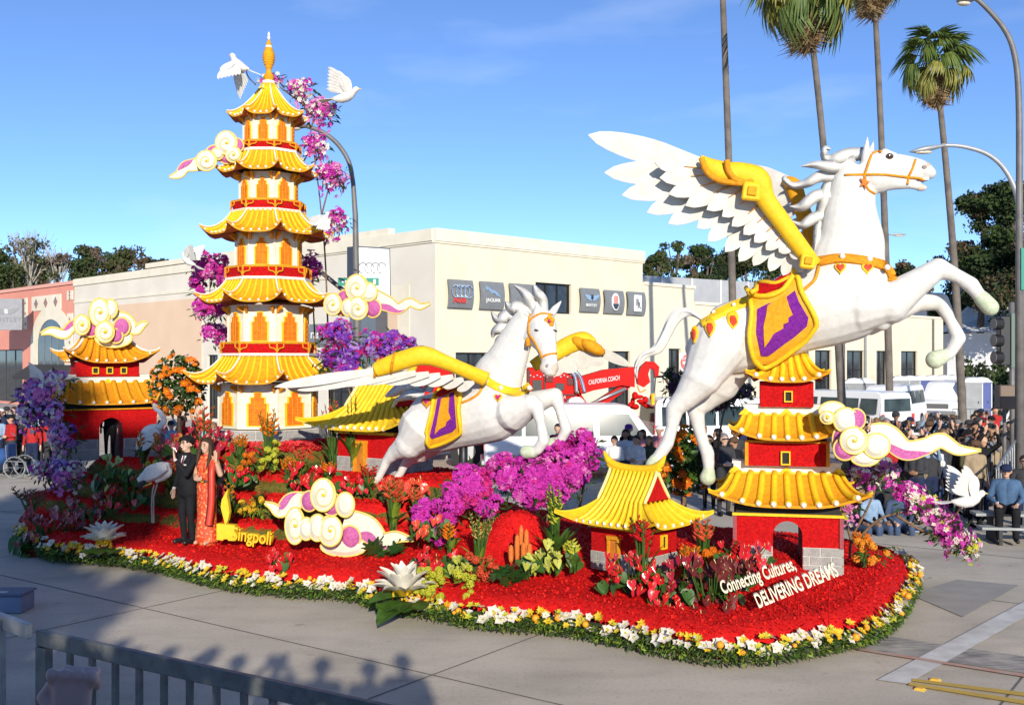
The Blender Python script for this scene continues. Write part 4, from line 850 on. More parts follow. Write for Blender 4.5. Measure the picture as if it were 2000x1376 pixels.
for (yt, yb, r_) in balc:
    b = MB(); oct_band(b, r_ - 3, r_, Zp(yb - 2), Zp(yt + 3)); bal = b.build('balcony', redwall, pag)
    b = MB(); oct_band(b, r_ + 1.5, r_ + 1.5, Zp(yt + 4), Zp(yt)); b.build('rail', gold, bal); b = MB(); oct_band(b, r_ + 2, r_ + 2, Zp(yb + 2.5), Zp(yb - 2.5)); b.build('ledge', offwhite, bal)
    for i in range(8):
        a = V(octa(r_ + 1)[i]); n_ = a.normalized(); tx = V((-n_.y, n_.x, 0)); z_ = Zp((yt + yb) / 2); h_ = (yb - yt) / pk
        b = MB(); b.tube([a + V((0, 0, z_ - h_ * .4)), a + V((0, 0, z_ + h_ * .42))], .02, 6)
        for sg_ in (-1, 1):
            nb = V(octa(r_ + 1)[(i + sg_) % 8]); dr_v = (nb - a).normalized(); b.tube(catmull([a + dr_v * .14 + n_ * .012 + V((0, 0, z_ + h_ * .4)), a + dr_v * .13 + n_ * .012 + V((0, 0, z_ + h_ * .05)), a + dr_v * .05 + n_ * .012 + V((0, 0, z_ - h_ * .05)), a + dr_v * .0 + n_ * .012 + V((0, 0, z_ - h_ * .3))], 4), .013, 5)
        b.build('scroll', gold, bal)
prof = [(.085, 172), (.10, 166), (.10, 160), (.075, 157), (.10, 154), (.095, 148), (.06, 143), (.045, 136)]
for k in range(9): y = 132 - k * 4.4; rr_ = .055 + .055 * math.sin(math.pi * (k + .7) / 9.4); prof += [(rr_, y), (rr_ * 1.12, y - 1.6), (rr_, y - 3.2)]
prof += [(.055, 92), (.06, 89), (.03, 80), (.012, 77), (.028, 74), (.022, 71), (.012, 69), (.004, 64)]
b = MB(); b.lathe([(r_ * (1.0), Zp(y)) for r_, y in prof[:]], 14); fin = b.build('finial', yellow, pag, smooth=True)
b = MB(); b.lathe([(.07, Zp(94)), (.062, Zp(90)), (.03, Zp(84))], 12); b.build('finial_band', offwhite, fin, smooth=True); b = MB(); b.lathe([(.125, Zp(166)), (.125, Zp(159))], 14); b.build('finial_band', offwhite, fin, smooth=True); b = MB(); b.lathe([(.012, Zp(79)), (.035, Zp(74)), (.018, Zp(70)), (.026, Zp(67)), (.004, Zp(62))], 10); b.build('finial_tip', offwhite, fin, smooth=True)
# ================================================================== gate towers
def rect(wd, dp): return [(-wd / 2, -dp / 2, 0), (wd / 2, -dp / 2, 0), (wd / 2, dp / 2, 0), (-wd / 2, dp / 2, 0)]
def stones(root, wd, dp, z0, z1, rows, gap=None, depth=.03):
    """courses of grey blocks on front and sides; gap=(x0,x1) open arch in the front"""
    hh = (z1 - z0) / rows
    for r in range(rows):
        for (ax, L, nrm, base) in ((V((1, 0, 0)), wd, V((0, -1, 0)), V((0, -dp / 2, 0))), (V((0, 1, 0)), dp, V((1, 0, 0)), V((wd / 2, 0, 0))), (V((0, 1, 0)), dp, V((-1, 0, 0)), V((-wd / 2, 0, 0)))):
            n = max(2, round(L / .26)); 
            for k in range(-1, n):
                u0 = max((k + .5 * (r % 2)) / n * L - L / 2 + .008, -L / 2 + .004); u1 = min((k + 1 + .5 * (r % 2)) / n * L - L / 2 - .008, L / 2 - .004)
                segs = [(u0, u1)]
                if gap and nrm.y < 0: segs = [(a, c) for a, c in ((u0, min(u1, gap[0] - .01)), (max(u0, gap[1] + .01), u1))]
                for a, c in segs:
                    if c - a < .04: continue
                    bq = MB(); fr = [base + ax * q + nrm * .012 + V((0, 0, z)) for q, z in ((a, z0 + r * hh + .008), (c, z0 + r * hh + .008), (c, z0 + (r + 1) * hh - .006), (a, z0 + (r + 1) * hh - .006))]; bq.prism(fr, [p - nrm * depth for p in fr]); bq.build('stone', grey, root)
def arch_wall(b, wd, dp, z0, z1, aw, az, mi=0):
    """front and back walls with a round arch opening through"""
    n = 12; spr = az - aw
    for y in (-dp / 2, dp / 2):
        out = [V((-wd / 2, y, z0)), V((-wd / 2, y, z1)), V((wd / 2, y, z1)), V((wd / 2, y, z0)), V((aw, y, z0))] + [V((aw * math.cos(math.pi * k / n), y, spr + aw * math.sin(math.pi * k / n))) for k in range(n + 1)] + [V((-aw, y, z0))]
        for t in tessellate_polygon([out]): b.add([out[i] for i in t], [(0, 1, 2)], mi)
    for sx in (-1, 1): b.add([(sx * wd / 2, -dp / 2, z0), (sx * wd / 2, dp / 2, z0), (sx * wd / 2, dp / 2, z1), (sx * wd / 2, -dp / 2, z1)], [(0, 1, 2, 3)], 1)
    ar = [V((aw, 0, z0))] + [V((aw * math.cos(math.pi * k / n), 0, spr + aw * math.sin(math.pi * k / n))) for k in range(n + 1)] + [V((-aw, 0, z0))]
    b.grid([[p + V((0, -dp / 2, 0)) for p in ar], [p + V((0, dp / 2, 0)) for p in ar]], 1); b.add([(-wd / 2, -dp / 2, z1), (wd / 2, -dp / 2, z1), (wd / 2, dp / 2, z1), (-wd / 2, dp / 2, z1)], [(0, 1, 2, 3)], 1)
def small_window(root, x, y, z, wd, ht, nrm=V((0, -1, 0)), name='window'):
    tx = V((-nrm.y, nrm.x, 0)); c = V((x, y, z)); t = wd * .2
    b = MB()
    for dx, dz, sx, sz in ((-wd / 2 - t / 2, 0, t, ht + 2 * t), (wd / 2 + t / 2, 0, t, ht + 2 * t), (0, ht / 2 + t / 2, wd, t), (0, -ht / 2 - t / 2, wd, t)): b.box(c + tx * dx + V((0, 0, dz)) + nrm * .02, (abs(tx.x) * sx + abs(nrm.x) * .06, abs(tx.y) * sx + abs(nrm.y) * .06, sz))
    f = b.build(name, bright, root); g = MB(); g.box(c + nrm * .004, (abs(tx.x) * wd + abs(nrm.x) * .02, abs(tx.y) * wd + abs(nrm.y) * .02, ht)); g.build('pane', dark, f)
def ridge_band(root, wd, dp, z0, z1):
    b = MB(); b.box((0, 0, (z0 + z1) / 2), (wd, dp, z1 - z0), bev=.015); b.box((0, 0, z1), (wd * 1.02, dp * 1.05, .03)); r = b.build('ridge_band', offwhite, root); b = MB(); b.box((0, 0, z0 + .01), (wd * 1.015, dp * 1.03, .03)); b.build('ridge_trim', bright, r)
    for x in (-.48, 0, .48): b = MB(); b.hull([(x * wd + q * .09, -dp / 2 - .018 + o, z0 + .012 + zz * .09) for q, zz in ((-1, 0), (-.6, .5), (0, 1), (.6, .5), (1, 0)) for o in (0, .03)]); b.build('ridge_ornament', bright, r)
T2 = thing('gate_tower', 'three tiered red gate tower with yellow roofs under the rearing horse', 'tower', (PX(1535, HZ, 14.45).x, 14.45, .60), rad(-12)); k2 = 143.0
Z2 = lambda y: H - (y - HZ) / 146.5 - .60
W1, D1 = 1.40, .95
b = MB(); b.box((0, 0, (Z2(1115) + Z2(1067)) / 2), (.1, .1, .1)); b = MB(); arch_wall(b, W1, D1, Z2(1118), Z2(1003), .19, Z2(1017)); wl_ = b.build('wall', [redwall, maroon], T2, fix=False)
for sx in (-1, 1): b = MB(); b.box((sx * .445, -D1 / 2 + .03, (Z2(1118) + Z2(1067)) / 2), (.50, .07, Z2(1067) - Z2(1118))); b.box((sx * (W1 / 2 - .03), 0.04, (Z2(1118) + Z2(1067)) / 2), (.07, D1 - .1, Z2(1067) - Z2(1118))); ftg = b.build('stone_footing', mortar, T2)
stones(ftg, W1 + .01, D1 + .01, Z2(1118), Z2(1067), 3, (-.19, .19))
b = MB(); b.box((0, -D1 / 2 - .02, Z2(1005)), (W1 + .04, .05, .035)); b.build('trim', bright, T2)
for sx in (-1, 1): b = MB(); b.box((sx * (W1 / 2 - .012), -D1 / 2 - .012, (Z2(1067) + Z2(1007)) / 2), (.05, .03, Z2(1007) - Z2(1067))); b.build('corner_strip', mat('dusty_pink', (.34, .08, .09), (.26, .05, .06), 40, .85, .5, 90), T2)
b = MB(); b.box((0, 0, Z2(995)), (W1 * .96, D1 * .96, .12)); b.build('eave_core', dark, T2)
skirt_roof(T2, rect(1.42, .30), rect(1.72, 1.45), Z2(928), Z2(985) + .02, [9, 5, 9, 5], .045, .20, .22, capr=.04, ridge_m=bright)
ridge_band(T2, 1.42, .34, Z2(930), Z2(908))
b = MB(); b.box((0, 0, (Z2(912) + Z2(860)) / 2), (1.04, .62, Z2(860) - Z2(912))); w2_ = b.build('upper_wall', redwall, T2); small_window(T2, -.02, -.31, Z2(896), .09, .15)
b = MB(); b.box((-.53, -.30, (Z2(912) + Z2(862)) / 2), (.045, .05, .34)); b.box((.53, -.30, (Z2(912) + Z2(862)) / 2), (.045, .05, .34)); b.box((0, -.32, Z2(864)), (1.10, .04, .03)); b.build('corner_strip', gold, T2)
skirt_roof(T2, rect(1.12, .28), rect(1.26, 1.05), Z2(812), Z2(858) + .02, [7, 4, 7, 4], .042, .17, .18, capr=.038, ridge_m=bright); ridge_band(T2, 1.14, .32, Z2(814), Z2(794))
b = MB(); b.box((0, 0, (Z2(796) + Z2(746)) / 2), (.70, .48, Z2(746) - Z2(796))); b.build('upper_wall', redwall, T2); small_window(T2, 0.02, -.24, Z2(775), .08, .12)
skirt_roof(T2, rect(.50, .16), rect(.86, .78), Z2(692), Z2(745) + .02, [6, 4, 6, 4], .040, .13, .16, capr=.035, ridge_m=bright)
b = MB(); b.box((0, 0, Z2(690)), (.5, .2, .06)); b.build('ridge_band', gold, T2)
# left gate tower
d1 = 21.3; T1 = thing('gate_tower', 'two tiered red gate tower with cloud on top, standing beside the crane statues', 'tower', (PX(205, HZ, d1).x, d1, 1.40), rad(33)); k1 = F / d1; Z1 = lambda y: H - (y - HZ) / k1 - 1.40
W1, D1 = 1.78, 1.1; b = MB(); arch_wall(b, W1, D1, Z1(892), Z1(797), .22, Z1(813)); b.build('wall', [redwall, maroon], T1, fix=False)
for sx in (-1, 1): b = MB(); b.box((sx * .56, -D1 / 2 + .03, (Z1(892) + Z1(852)) / 2), (.64, .07, .40)); b.box((sx * (W1 / 2 - .03), .03, (Z1(892) + Z1(852)) / 2), (.07, D1 - .08, .40)); ftg = b.build('stone_footing', mortar, T1)
stones(ftg, W1 + .01, D1 + .01, Z1(892), Z1(852), 2, (-.22, .22))
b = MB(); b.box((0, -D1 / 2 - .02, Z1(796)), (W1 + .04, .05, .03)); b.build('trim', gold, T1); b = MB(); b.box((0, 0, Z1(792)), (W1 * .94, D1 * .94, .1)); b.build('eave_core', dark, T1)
skirt_roof(T1, rect(1.70, .5), rect(1.98, 1.6), Z1(745), Z1(787) + .03, [8, 5, 8, 5], .05, .10, .12, base_m=gold, roll_m=yellow, capr=.035); ridge_band(T1, 1.74, .52, Z1(748), Z1(732))
b = MB(); b.box((0, 0, (Z1(734) + Z1(706)) / 2), (1.20, .62, Z1(706) - Z1(734))); b.build('upper_wall', redwall, T1)
for x in (-.25, .02, .29): small_window(T1, x, -.31, Z1(723), .09, .10)
skirt_roof(T1, rect(.78, .14), rect(1.42, 1.15), Z1(655), Z1(708) + .03, [8, 5, 8, 5], .045, .26, .26, base_m=gold, roll_m=yellow, capr=.03)
b = MB(); b.tube(catmull([(-.52, 0, Z1(634)), (-.38, 0, Z1(650)), (0, 0, Z1(655)), (.38, 0, Z1(650)), (.52, 0, Z1(634))], 5), [.02] + [.06] * 19 + [.02], 8); b.build('ridge', gold, T1, smooth=True)
# ================================================================== small houses
def house(label, loc, rz):
    t = thing('small_house', label, 'house', loc, rz, 'small yellow roofed houses'); L, D = 1.12, .86; z1 = .66
    b = MB(); b.box((0, 0, z1 / 2), (L, D, z1)); b.build('wall', redwall, t)
    b = MB(); b.box((0, 0, .13), (L + .004, D + .004, .26)); ft = b.build('stone_footing', mortar, t); stones(ft, L + .012, D + .012, 0, .26, 2)
    b = MB()
    for y in (-D / 2 - .02, D / 2 + .02): b.box((0, y, z1 - .035), (L + .06, .05, .045))
    for x in (-L / 2 - .02, L / 2 + .02): b.box((x, 0, z1 - .035), (.05, D - .02, .045))
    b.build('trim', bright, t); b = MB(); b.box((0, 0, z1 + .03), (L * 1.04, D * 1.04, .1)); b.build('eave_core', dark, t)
    b = MB()   # door in the long front wall
    for x in (-.10, .10): b.box((x - .08, -D / 2 - .025, .24), (.04, .06, .48))
    b.box((-.08, -D / 2 - .025, .485), (.26, .07, .05)); dr = b.build('door_frame', gold, t); b = MB(); b.box((-.08, -D / 2 - .004, .23), (.17, .03, .46)); b.build('door', wood, dr)
    small_window(t, L / 2, 0.02, .44, .10, .16, V((1, 0, 0)))
    # hip and gable roof: lower skirt, upper gable with red triangles, swept ridge
    zr, zm, ze = 1.42, .98, .70; a, c = L / 2 + .30, D / 2 + .30; am, cm = L / 2 - .10, D / 2 - .06
    R_ = skirt_roof(t, rect(2 * am, 2 * cm), rect(2 * a, 2 * c), zm, ze, [0, 6, 0, 6], .034, .13, .20, base_m=bright, ridge_m=bright, capr=.032, pw=1.5)
    def pt(x, v, sg):   # long slopes from ridge to eave
        y = cm * v if v <= 1 else cm + (c - cm) * (v - 1); z = zr + (zm - zr) * (v ** .85) if v <= 1 else zm + (ze - zm) * (1 - (2 - v) ** 1.5); return V((x, sg * y, z))
    for sg in (-1, 1):
        b = MB(); b.grid([[pt(x * am / 6, v / 6, sg) for x in range(-6, 7)] for v in range(7)]); b.build('slope', bright, R_, fix=False)
        for k in range(10):
            x = -am + .03 + (2 * am - .06) * (k + .5) / 10; spread = 1 + (a - am) / am * .72
            ps = [pt(x * (1 + (spread - 1) * max(0, v / 8 * 2 - 1)), v / 8 * 2, sg) + V((0, 0, .014)) for v in range(9)]; b = MB(); b.tube(ps, .036, 7); b.ball(ps[-1], .032, 1, 7, 4); b.build('tile_roll', [mat('roll_yellow', (.82, .56, .02), (.78, .48, .015), 10, .5, .25, 80), offwhite], R_, smooth=True, fix=False)
    for sx in (-1, 1):
        b = MB(); tri = [V((sx * (am + .005), -cm * .9, zm + .03)), V((sx * (am + .005), cm * .9, zm + .03)), V((sx * (am + .005), 0, zr - .06))]; b.prism(tri, [p - V((sx * .08, 0, 0)) for p in tri]); b.build('gable', redwall, R_)
        for sg in (-1, 1): b = MB(); b.tube([pt(sx * am, v / 6, sg) + V((sx * .01, 0, .02)) for v in range(7)] , [.035, .03, .03, .03, .03, .03, .02], 7); b.build('barge_ridge', mat('pale_yellow', (.80, .66, .25), rough=.6), R_, smooth=True)
    b = MB(); ps = catmull([(-am - .17, 0, zr + .24), (-am - .04, 0, zr + .09), (-am * .5, 0, zr + .02), (am * .5, 0, zr + .02), (am + .04, 0, zr + .09), (am + .17, 0, zr + .24)], 6); b.tube(ps, [.012, .02, .03, .04, .05] + [.06] * (len(ps) - 10) + [.05, .04, .03, .02, .012], 8, flat=1.0); b.tube([p - V((0, 0, .05)) for p in ps[5:-5]], .05, 6); b.build('ridge', bright, R_, smooth=True)
    return t
hp_ = PX(1238, HZ, 14.0); h1 = house('small yellow roofed house at the feet of the rearing horse', (hp_.x, 14.0, .60), rad(-42)); h1.scale = (.80, .80, .93)
h2 = copy_tree(h1, None, 'small yellow roofed house behind the smaller horse hind legs'); q = PX(752, HZ, 18.6); h2.location = (q.x, 18.6, 1.38); h2.rotation_euler = (0, 0, rad(-35)); h2.scale = (1.18, 1.18, 1.18)
# ================================================================== winged horses
def cast(bvh, px, py, off=0.0, fb=None):
    o = V((0, 0, H)); d = (PX(px, py, 1.0) - o).normalized(); loc, nrm, i, dist = bvh.ray_cast(o, d)
    if loc is None: return (fb, V((0, -1, 0))) if fb is not None else (None, None)
    if nrm.dot(d) > 0: nrm = -nrm
    return loc + nrm * off, nrm
def drape(poly, bvh, t, PL, wfb, step=7):
    """a slab with the outline poly laid on the body"""
    bm = bmesh.new(); vs = [bm.verts.new((x, y, 0)) for x, y in poly]; bm.faces.new(vs); bmesh.ops.triangulate(bm, faces=bm.faces)
    for _ in range(6):
        long = [e for e in bm.edges if e.calc_length() > step]
        if not long: break
        bmesh.ops.subdivide_edges(bm, edges=long, cuts=1); bmesh.ops.triangulate(bm, faces=bm.faces)
    bm.verts.index_update(); b = MB(); top, bot = [], []
    for v in bm.verts:
        p, n = cast(bvh, v.co.x, v.co.y, 0, PL(v.co.x, v.co.y, wfb)); q = (n + V((0, -.6, 0))).normalized(); top.append(p + q * t); bot.append(p - q * .01)
    N = len(top); b.v = [tuple(p) for p in top + bot]
    for f in bm.faces:
        ix = [v.index for v in f.verts]; b.f.append(tuple(ix)); b.m.append(0); b.f.append(tuple(N + i for i in reversed(ix))); b.m.append(0)
    for e in bm.edges:
        if len(e.link_faces) == 1: i, j = e.verts[0].index, e.verts[1].index; b.f.append((i, j, N + j, N + i)); b.m.append(0)
    bm.free(); return b
def strap(bvh, pts, r, PL, wfb=-.3, n=6, off=.35):
    q = catmull([(x, y, 0) for x, y in pts], n); b = MB(); b.tube([cast(bvh, p.x, p.y, r * off, PL(p.x, p.y, wfb))[0] for p in q], r, 8); return b
def ribbon_strap(bvh, pts, half, t, PL, wfb=-.3):
    q = catmull([(x, y, 0) for x, y in pts], 5); L_, R_2 = [], []
    for i, p in enumerate(q):
        d = (q[min(i + 1, len(q) - 1)] - q[max(i - 1, 0)]).normalized(); s = V((-d.y, d.x, 0)) * half; L_.append((p.x + s.x, p.y + s.y)); R_2.append((p.x - s.x, p.y - s.y))
    b = MB(); top = [[cast(bvh, *a, t, PL(*a, wfb))[0] for a in row] for row in (L_, [((a[0] + c[0]) / 2, (a[1] + c[1]) / 2) for a, c in zip(L_, R_2)], R_2)]
    bot = [[cast(bvh, *a, -.02, PL(*a, wfb + .03))[0] for a in row] for row in (R_2, L_)]; b.grid(top + bot + top[:1]); b.f.append(tuple(k * len(q) for k in range(5))); b.m.append(0); b.f.append(tuple(k * len(q) + len(q) - 1 for k in range(5))); b.m.append(0); return b
def blade(root_p, tip, nrm, wid, curve=.0, th=.02, n=9, sharp=1.0):
    """feather-shaped plate with a raised shaft"""
    d = tip - root_p; L = d.length; t = d.normalized(); s = nrm.cross(t).normalized(); nn = t.cross(s).normalized(); b = MB(); rows = []
    for i in range(n + 1):
        f = i / n; w_ = wid * (.5 + .5 * min(1, f / .45)) * (1 if f < .5 else max(0, 1 - ((f - .5) / .5) ** 2.2) ** .65); w_ = max(w_, .002); c = root_p + t * (L * f) + s * (curve * L * f * f)
        rows.append([c - s * w_ + nn * th * .4, c + nn * th, c + s * w_ + nn * th * .4, c + s * w_ - nn * th * .4, c - nn * th * .6, c - s * w_ - nn * th * .4])
    b.grid(rows, close=True); b.f.append((0, 1, 2, 3, 4, 5)); b.m.append(0); b.f.append(tuple(n * 6 + k for k in range(6))); b.m.append(0); return b
def lock(PL, pts, ws, w0, th=.05):
    q = catmull([(x, y, 0) for x, y in pts], 6); wd = interp(ws, 6); b = MB(); rows = []
    for i, p in enumerate(q):
        d = (q[min(i + 1, len(q) - 1)] - q[max(i - 1, 0)]).normalized(); s = V((-d.y, d.x, 0)) * max(wd[i], .6) / 2; w_ = w0 + .05 * math.sin(i * .5)
        a, c, m = PL(p.x + s.x, p.y + s.y, w_), PL(p.x - s.x, p.y - s.y, w_), PL(p.x, p.y, w_ - th); m2 = PL(p.x, p.y, w_ + th)
        rows.append([a, a.lerp(m, .8), m, c.lerp(m, .8), c, m2])
    b.grid(rows, close=True); return b
def horse(name, label, PL, body, neck, head, extra, legs, hooves, voxel, hwk=.86, soft=4):
    k = PL.k; lofts = []; tags = []
    def rings(lst, wk):
        lst = [(p.x, p.y, p.z, q) for p, q in zip(catmull([p[:3] for p in lst], 5), interp([p[3] if len(p) > 3 else 0 for p in lst], 5))]
        rows = []; C = [PL(p[0], p[1], p[3]) for p in lst]
        for i, p in enumerate(lst):
            T = (C[min(i + 1, len(C) - 1)] - C[max(i - 1, 0)]).normalized(); U = PL.n.cross(T).normalized(); N = T.cross(U).normalized(); r = p[2] / k
            rows.append([C[i] + U * (r * math.cos(q * math.pi / 10)) + N * (r * wk * math.sin(q * math.pi / 10)) for q in range(20)])
        for i in range(len(lst) - 1): tags.append((C[i], lst[i][2] / k * .9, C[i + 1], lst[i + 1][2] / k * .9, 0))
        lofts.append(rows)
    rings(body, hwk); rings(neck, .62); rings(head[0], .66)
    prims = []
    for tg, pts in extra: prims += chain([(PL(x, y, w_), r / k) for x, y, r, w_ in pts], tg)
    for pts in legs: prims += chain([(PL(x, y, w_), r / k) for x, y, r, w_ in pts], 0)
    for pts in hooves: prims += chain([(PL(x, y, w_), r / k) for x, y, r, w_ in pts], 1)
    me = organic(prims, voxel, soft, tags, lofts)
    for m in (white, hoofm, mat('muzzle_tan', (.50, .40, .31), (.60, .52, .43), 9, .75, .3, 120)): me.materials.append(m)
    t = thing(name, label, 'horse statue', (PL.cx, PL.cy, 0)); me2 = me.copy(); bvh = BVHTree.FromPolygons([v.co.copy() for v in me.vertices], [tuple(p.vertices) for p in me.polygons])
    me.transform(Matrix.Translation(-t.location)); obj('body', me, t); return t, bvh
HORSE_M = [white, hoofm]
def heart(cx, cy, s): return [(cx + s * 1.0 * .95 * (math.sin(q) ** 3) * 1.0, cy - s * (.81 * math.cos(q) - .31 * math.cos(2 * q) - .12 * math.cos(3 * q) - .06 * math.cos(4 * q))) for q in [i * 2 * math.pi / 18 for i in range(18)]]
heart_red = mat('pendant_red', (.60, .05, .015), rough=.6, bump=.4); tooth = mat('tooth', (.8, .78, .72), rough=.35); eyem = mat('eye_brown', (.05, .025, .012), rough=.12, spec=.8); linem2 = mat('grey_line', (.30, .27, .23), rough=.7)
# ---- the large rearing horse
A = Plane(1560, 14.3, 12)
body = [(1350, 656, 24), (1366, 664, 48), (1390, 668, 62), (1425, 662, 72), (1480, 645, 72), (1545, 615, 78), (1610, 590, 88), (1665, 572, 88), (1705, 560, 70), (1730, 550, 46), (1742, 546, 18)]
neck = [(1650, 552, 76), (1655, 505, 72), (1662, 470, 63), (1661, 425, 52), (1663, 390, 45), (1670, 355, 42), (1684, 330, 34)]
head = [[(1676, 330, 26), (1690, 333, 38), (1712, 336, 42), (1738, 332, 35), (1762, 329, 27), (1785, 331, 23), (1803, 335, 20), (1816, 340, 14), (1822, 345, 6)]]
extra = [(0, [(1715, 356, 20, 0), (1745, 356, 15, 0), (1775, 359, 10, 0), (1792, 363, 8, 0)]), (2, [(1796, 366, 8, 0), (1805, 367, 6, 0)]), (2, [(1806, 333, 17, 0), (1816, 338, 12, 0)]),
         (0, [(1690, 312, 9, -.09), (1692, 292, 7, -.11), (1694, 268, 2, -.12)]), (0, [(1694, 310, 9, .09), (1702, 292, 6, .12), (1706, 276, 2, .13)]), (0, [(1728, 300, 10, -.10), (1748, 304, 6, -.11)])]
legs = [[(1405, 672, 60, -.20), (1372, 735, 40, -.28), (1340, 775, 25, -.29), (1318, 797, 18, -.29), (1312, 835, 12, -.29), (1303, 866, 13, -.29), (1287, 890, 12, -.29)],
        [(1438, 680, 56, .18), (1408, 748, 38, .27), (1378, 782, 23, .28), (1358, 799, 18, .28), (1367, 845, 12, .28), (1382, 885, 14, .28), (1384, 908, 12, .28)],
        [(1690, 590, 62, -.14), (1735, 592, 40, -.22), (1790, 553, 27, -.25), (1832, 524, 20, -.26), (1868, 538, 13, -.26), (1896, 556, 15, -.26), (1912, 576, 12, -.26)],
        [(1700, 610, 45, .12), (1745, 606, 26, .20), (1790, 590, 19, .22), (1836, 588, 17, .22), (1856, 625, 11, .22), (1872, 660, 14, .22), (1855, 690, 11, .22)],
        [(1690, 600, 45, -.1), (1722, 628, 18, -.16)]]
hooves = [[(1280, 898, 13, -.29), (1272, 906, 12, -.29)], [(1384, 920, 13, .28), (1382, 932, 17, .28)], [(1918, 583, 15, -.26), (1934, 600, 16, -.26)], [(1840, 696, 15, .22), (1826, 702, 18, .22)]]
hb, bvA = horse('winged_horse', 'large white winged horse statue rearing above the red gate tower', A, body, neck, head, extra, legs, hooves, .018, soft=7)
off = hb.location
def put(b, name, m, parent=None, smooth=True, root=None, fix=True):
    rt = root or hb; return b.build(name, m, parent or rt, smooth=smooth, fix=fix, off=rt.location)
# blanket, saddle
bl = [(1466, 572), (1490, 560), (1520, 560), (1552, 546), (1562, 548), (1568, 574), (1592, 618), (1589, 640), (1560, 668), (1500, 706), (1480, 706), (1468, 690), (1463, 655), (1470, 610)]
bk = put(drape(bl, bvA, .07, A, -.55), 'blanket', mat('blanket_gold', (.78, .40, .012), (.70, .32, .01), 14, .6, .4, 110), smooth=False)
put(drape([(1480, 606), (1500, 596), (1530, 588), (1553, 570), (1560, 590), (1578, 620), (1574, 634), (1548, 656), (1497, 690), (1484, 690), (1476, 650)], bvA, .088, A, -.57), 'purple_field', purple, bk, smooth=False)
put(drape([(1500, 600), (1535, 578), (1541, 600), (1547, 614), (1538, 620), (1538, 628), (1528, 632), (1528, 640), (1510, 650), (1490, 675), (1490, 640)], bvA, .105, A, -.59), 'gold_motif', yellow, bk, smooth=False)
put(strap(bvA, bl + bl[:1], .035, A, -.58, 4, 2.2), 'piping', bright, bk)
put(drape([(1470, 574), (1488, 562), (1515, 556), (1536, 540), (1552, 524), (1550, 548), (1525, 568), (1500, 576), (1482, 582)], bvA, .10, A, -.30), 'saddle', redwall, smooth=False)
put(strap(bvA, [(1462, 570), (1470, 580), (1490, 586), (1515, 580), (1538, 566), (1552, 548), (1556, 530)], .035, A, -.35, 5, 2.6), 'saddle_edge', bright)
# breast band, girth, crupper
put(ribbon_strap(bvA, [(1598, 512), (1640, 505), (1690, 510), (1722, 518), (1738, 530), (1744, 548)], 9, .035, A), 'breast_band', gold)
for x, y in ((1645, 505), (1695, 510), (1733, 522)): p, n = cast(bvA, x, y, .045, A(x, y, -.4)); b = MB(); b.ball(p, .04); put(b, 'stud', offwhite)
for x, y in ((1641, 524), (1693, 524)): o2 = put(drape(heart(x, y, 12), bvA, .03, A, -.4, 5), 'heart_pendant', bright); put(drape(heart(x, y, 8), bvA, .042, A, -.4, 5), 'heart_centre', heart_red, o2)
put(strap(bvA, [(1600, 518), (1592, 545), (1575, 562), (1560, 574)], .022, A), 'side_strap', gold)
put(strap(bvA, [(1562, 672), (1545, 690), (1528, 702)], .03, A), 'girth_strap', gold)
put(ribbon_strap(bvA, [(1470, 586), (1432, 600), (1395, 618), (1370, 632)], 8, .03, A), 'crupper_band', bright)
for x, y in ((1434, 599), (1395, 614)): p, n = cast(bvA, x, y, .04, A(x, y, -.4)); b = MB(); b.ball(p, .03); put(b, 'stud', offwhite)
for x, y, s, sx in ((1431, 625, 17, .75), (1387, 640, 17, .66), (1357, 652, 17, .42)):
    dp = lambda s_: [(x + q[0] * sx, y + q[1]) for q in [(0, -s_ * 1.0), (s_ * .55, -s_ * .9), (s_ * .95, -s_ * .3), (s_ * .8, s_ * .35), (0, s_ * 1.1), (-s_ * .8, s_ * .35), (-s_ * .95, -s_ * .3), (-s_ * .55, -s_ * .9)]]
    o2 = put(drape(dp(s), bvA, .03, A, -.4, 5), 'drop_pendant', bright); put(drape([(q[0], q[1] + 3) for q in dp(s * .62)], bvA, .042, A, -.4, 5), 'pendant_centre', heart_red, o2)
# bridle, face
for pts in ([(1650, 342), (1685, 341), (1725, 341), (1765, 345), (1795, 348), (1806, 352)], [(1702, 302), (1693, 330), (1688, 345), (1694, 368), (1708, 378)], [(1788, 312), (1782, 330), (1775, 344), (1772, 360)], [(1704, 300), (1715, 296), (1722, 297)]): put(strap(bvA, pts, .016, A, -.05), 'bridle_strap', gold)
b = MB(); p, n = cast(bvA, 1687, 357, .02, A(1687, 357, -.1)); st = [p + A.t * (.07 * (1 if k % 2 == 0 else .4) * math.cos(k * math.pi / 5)) + V((0, 0, .09 * (1 if k % 2 == 0 else .45) * math.sin(k * math.pi / 5))) for k in range(10)]; b.prism([q - A.n * .03 for q in st], st); put(b, 'star_ornament', f_or, smooth=False)
p, n = cast(bvA, 1738, 305, -.012, A(1738, 305, -.1)); b = MB(); b.ball(p, (.058, .03, .046)); ey = put(b, 'eye', eyem); b = MB(); b.ball(p - A.n * .032 + V((.008, 0, .014)), .007); put(b, 'eye_glint', tooth, ey)
p, n = cast(bvA, 1806, 326, -.004, A(1806, 326, -.1)); b = MB(); b.ball(p, (.035, .02, .03)); put(b, 'nostril', mat('nostril_brown', (.30, .22, .17), rough=.7))
b = MB(); c = A(1806, 350, 0); b.box(c, (.09, .11, .03), M=Matrix.Rotation(rad(-12), 3, 'Z')); put(b, 'teeth', tooth, smooth=False)
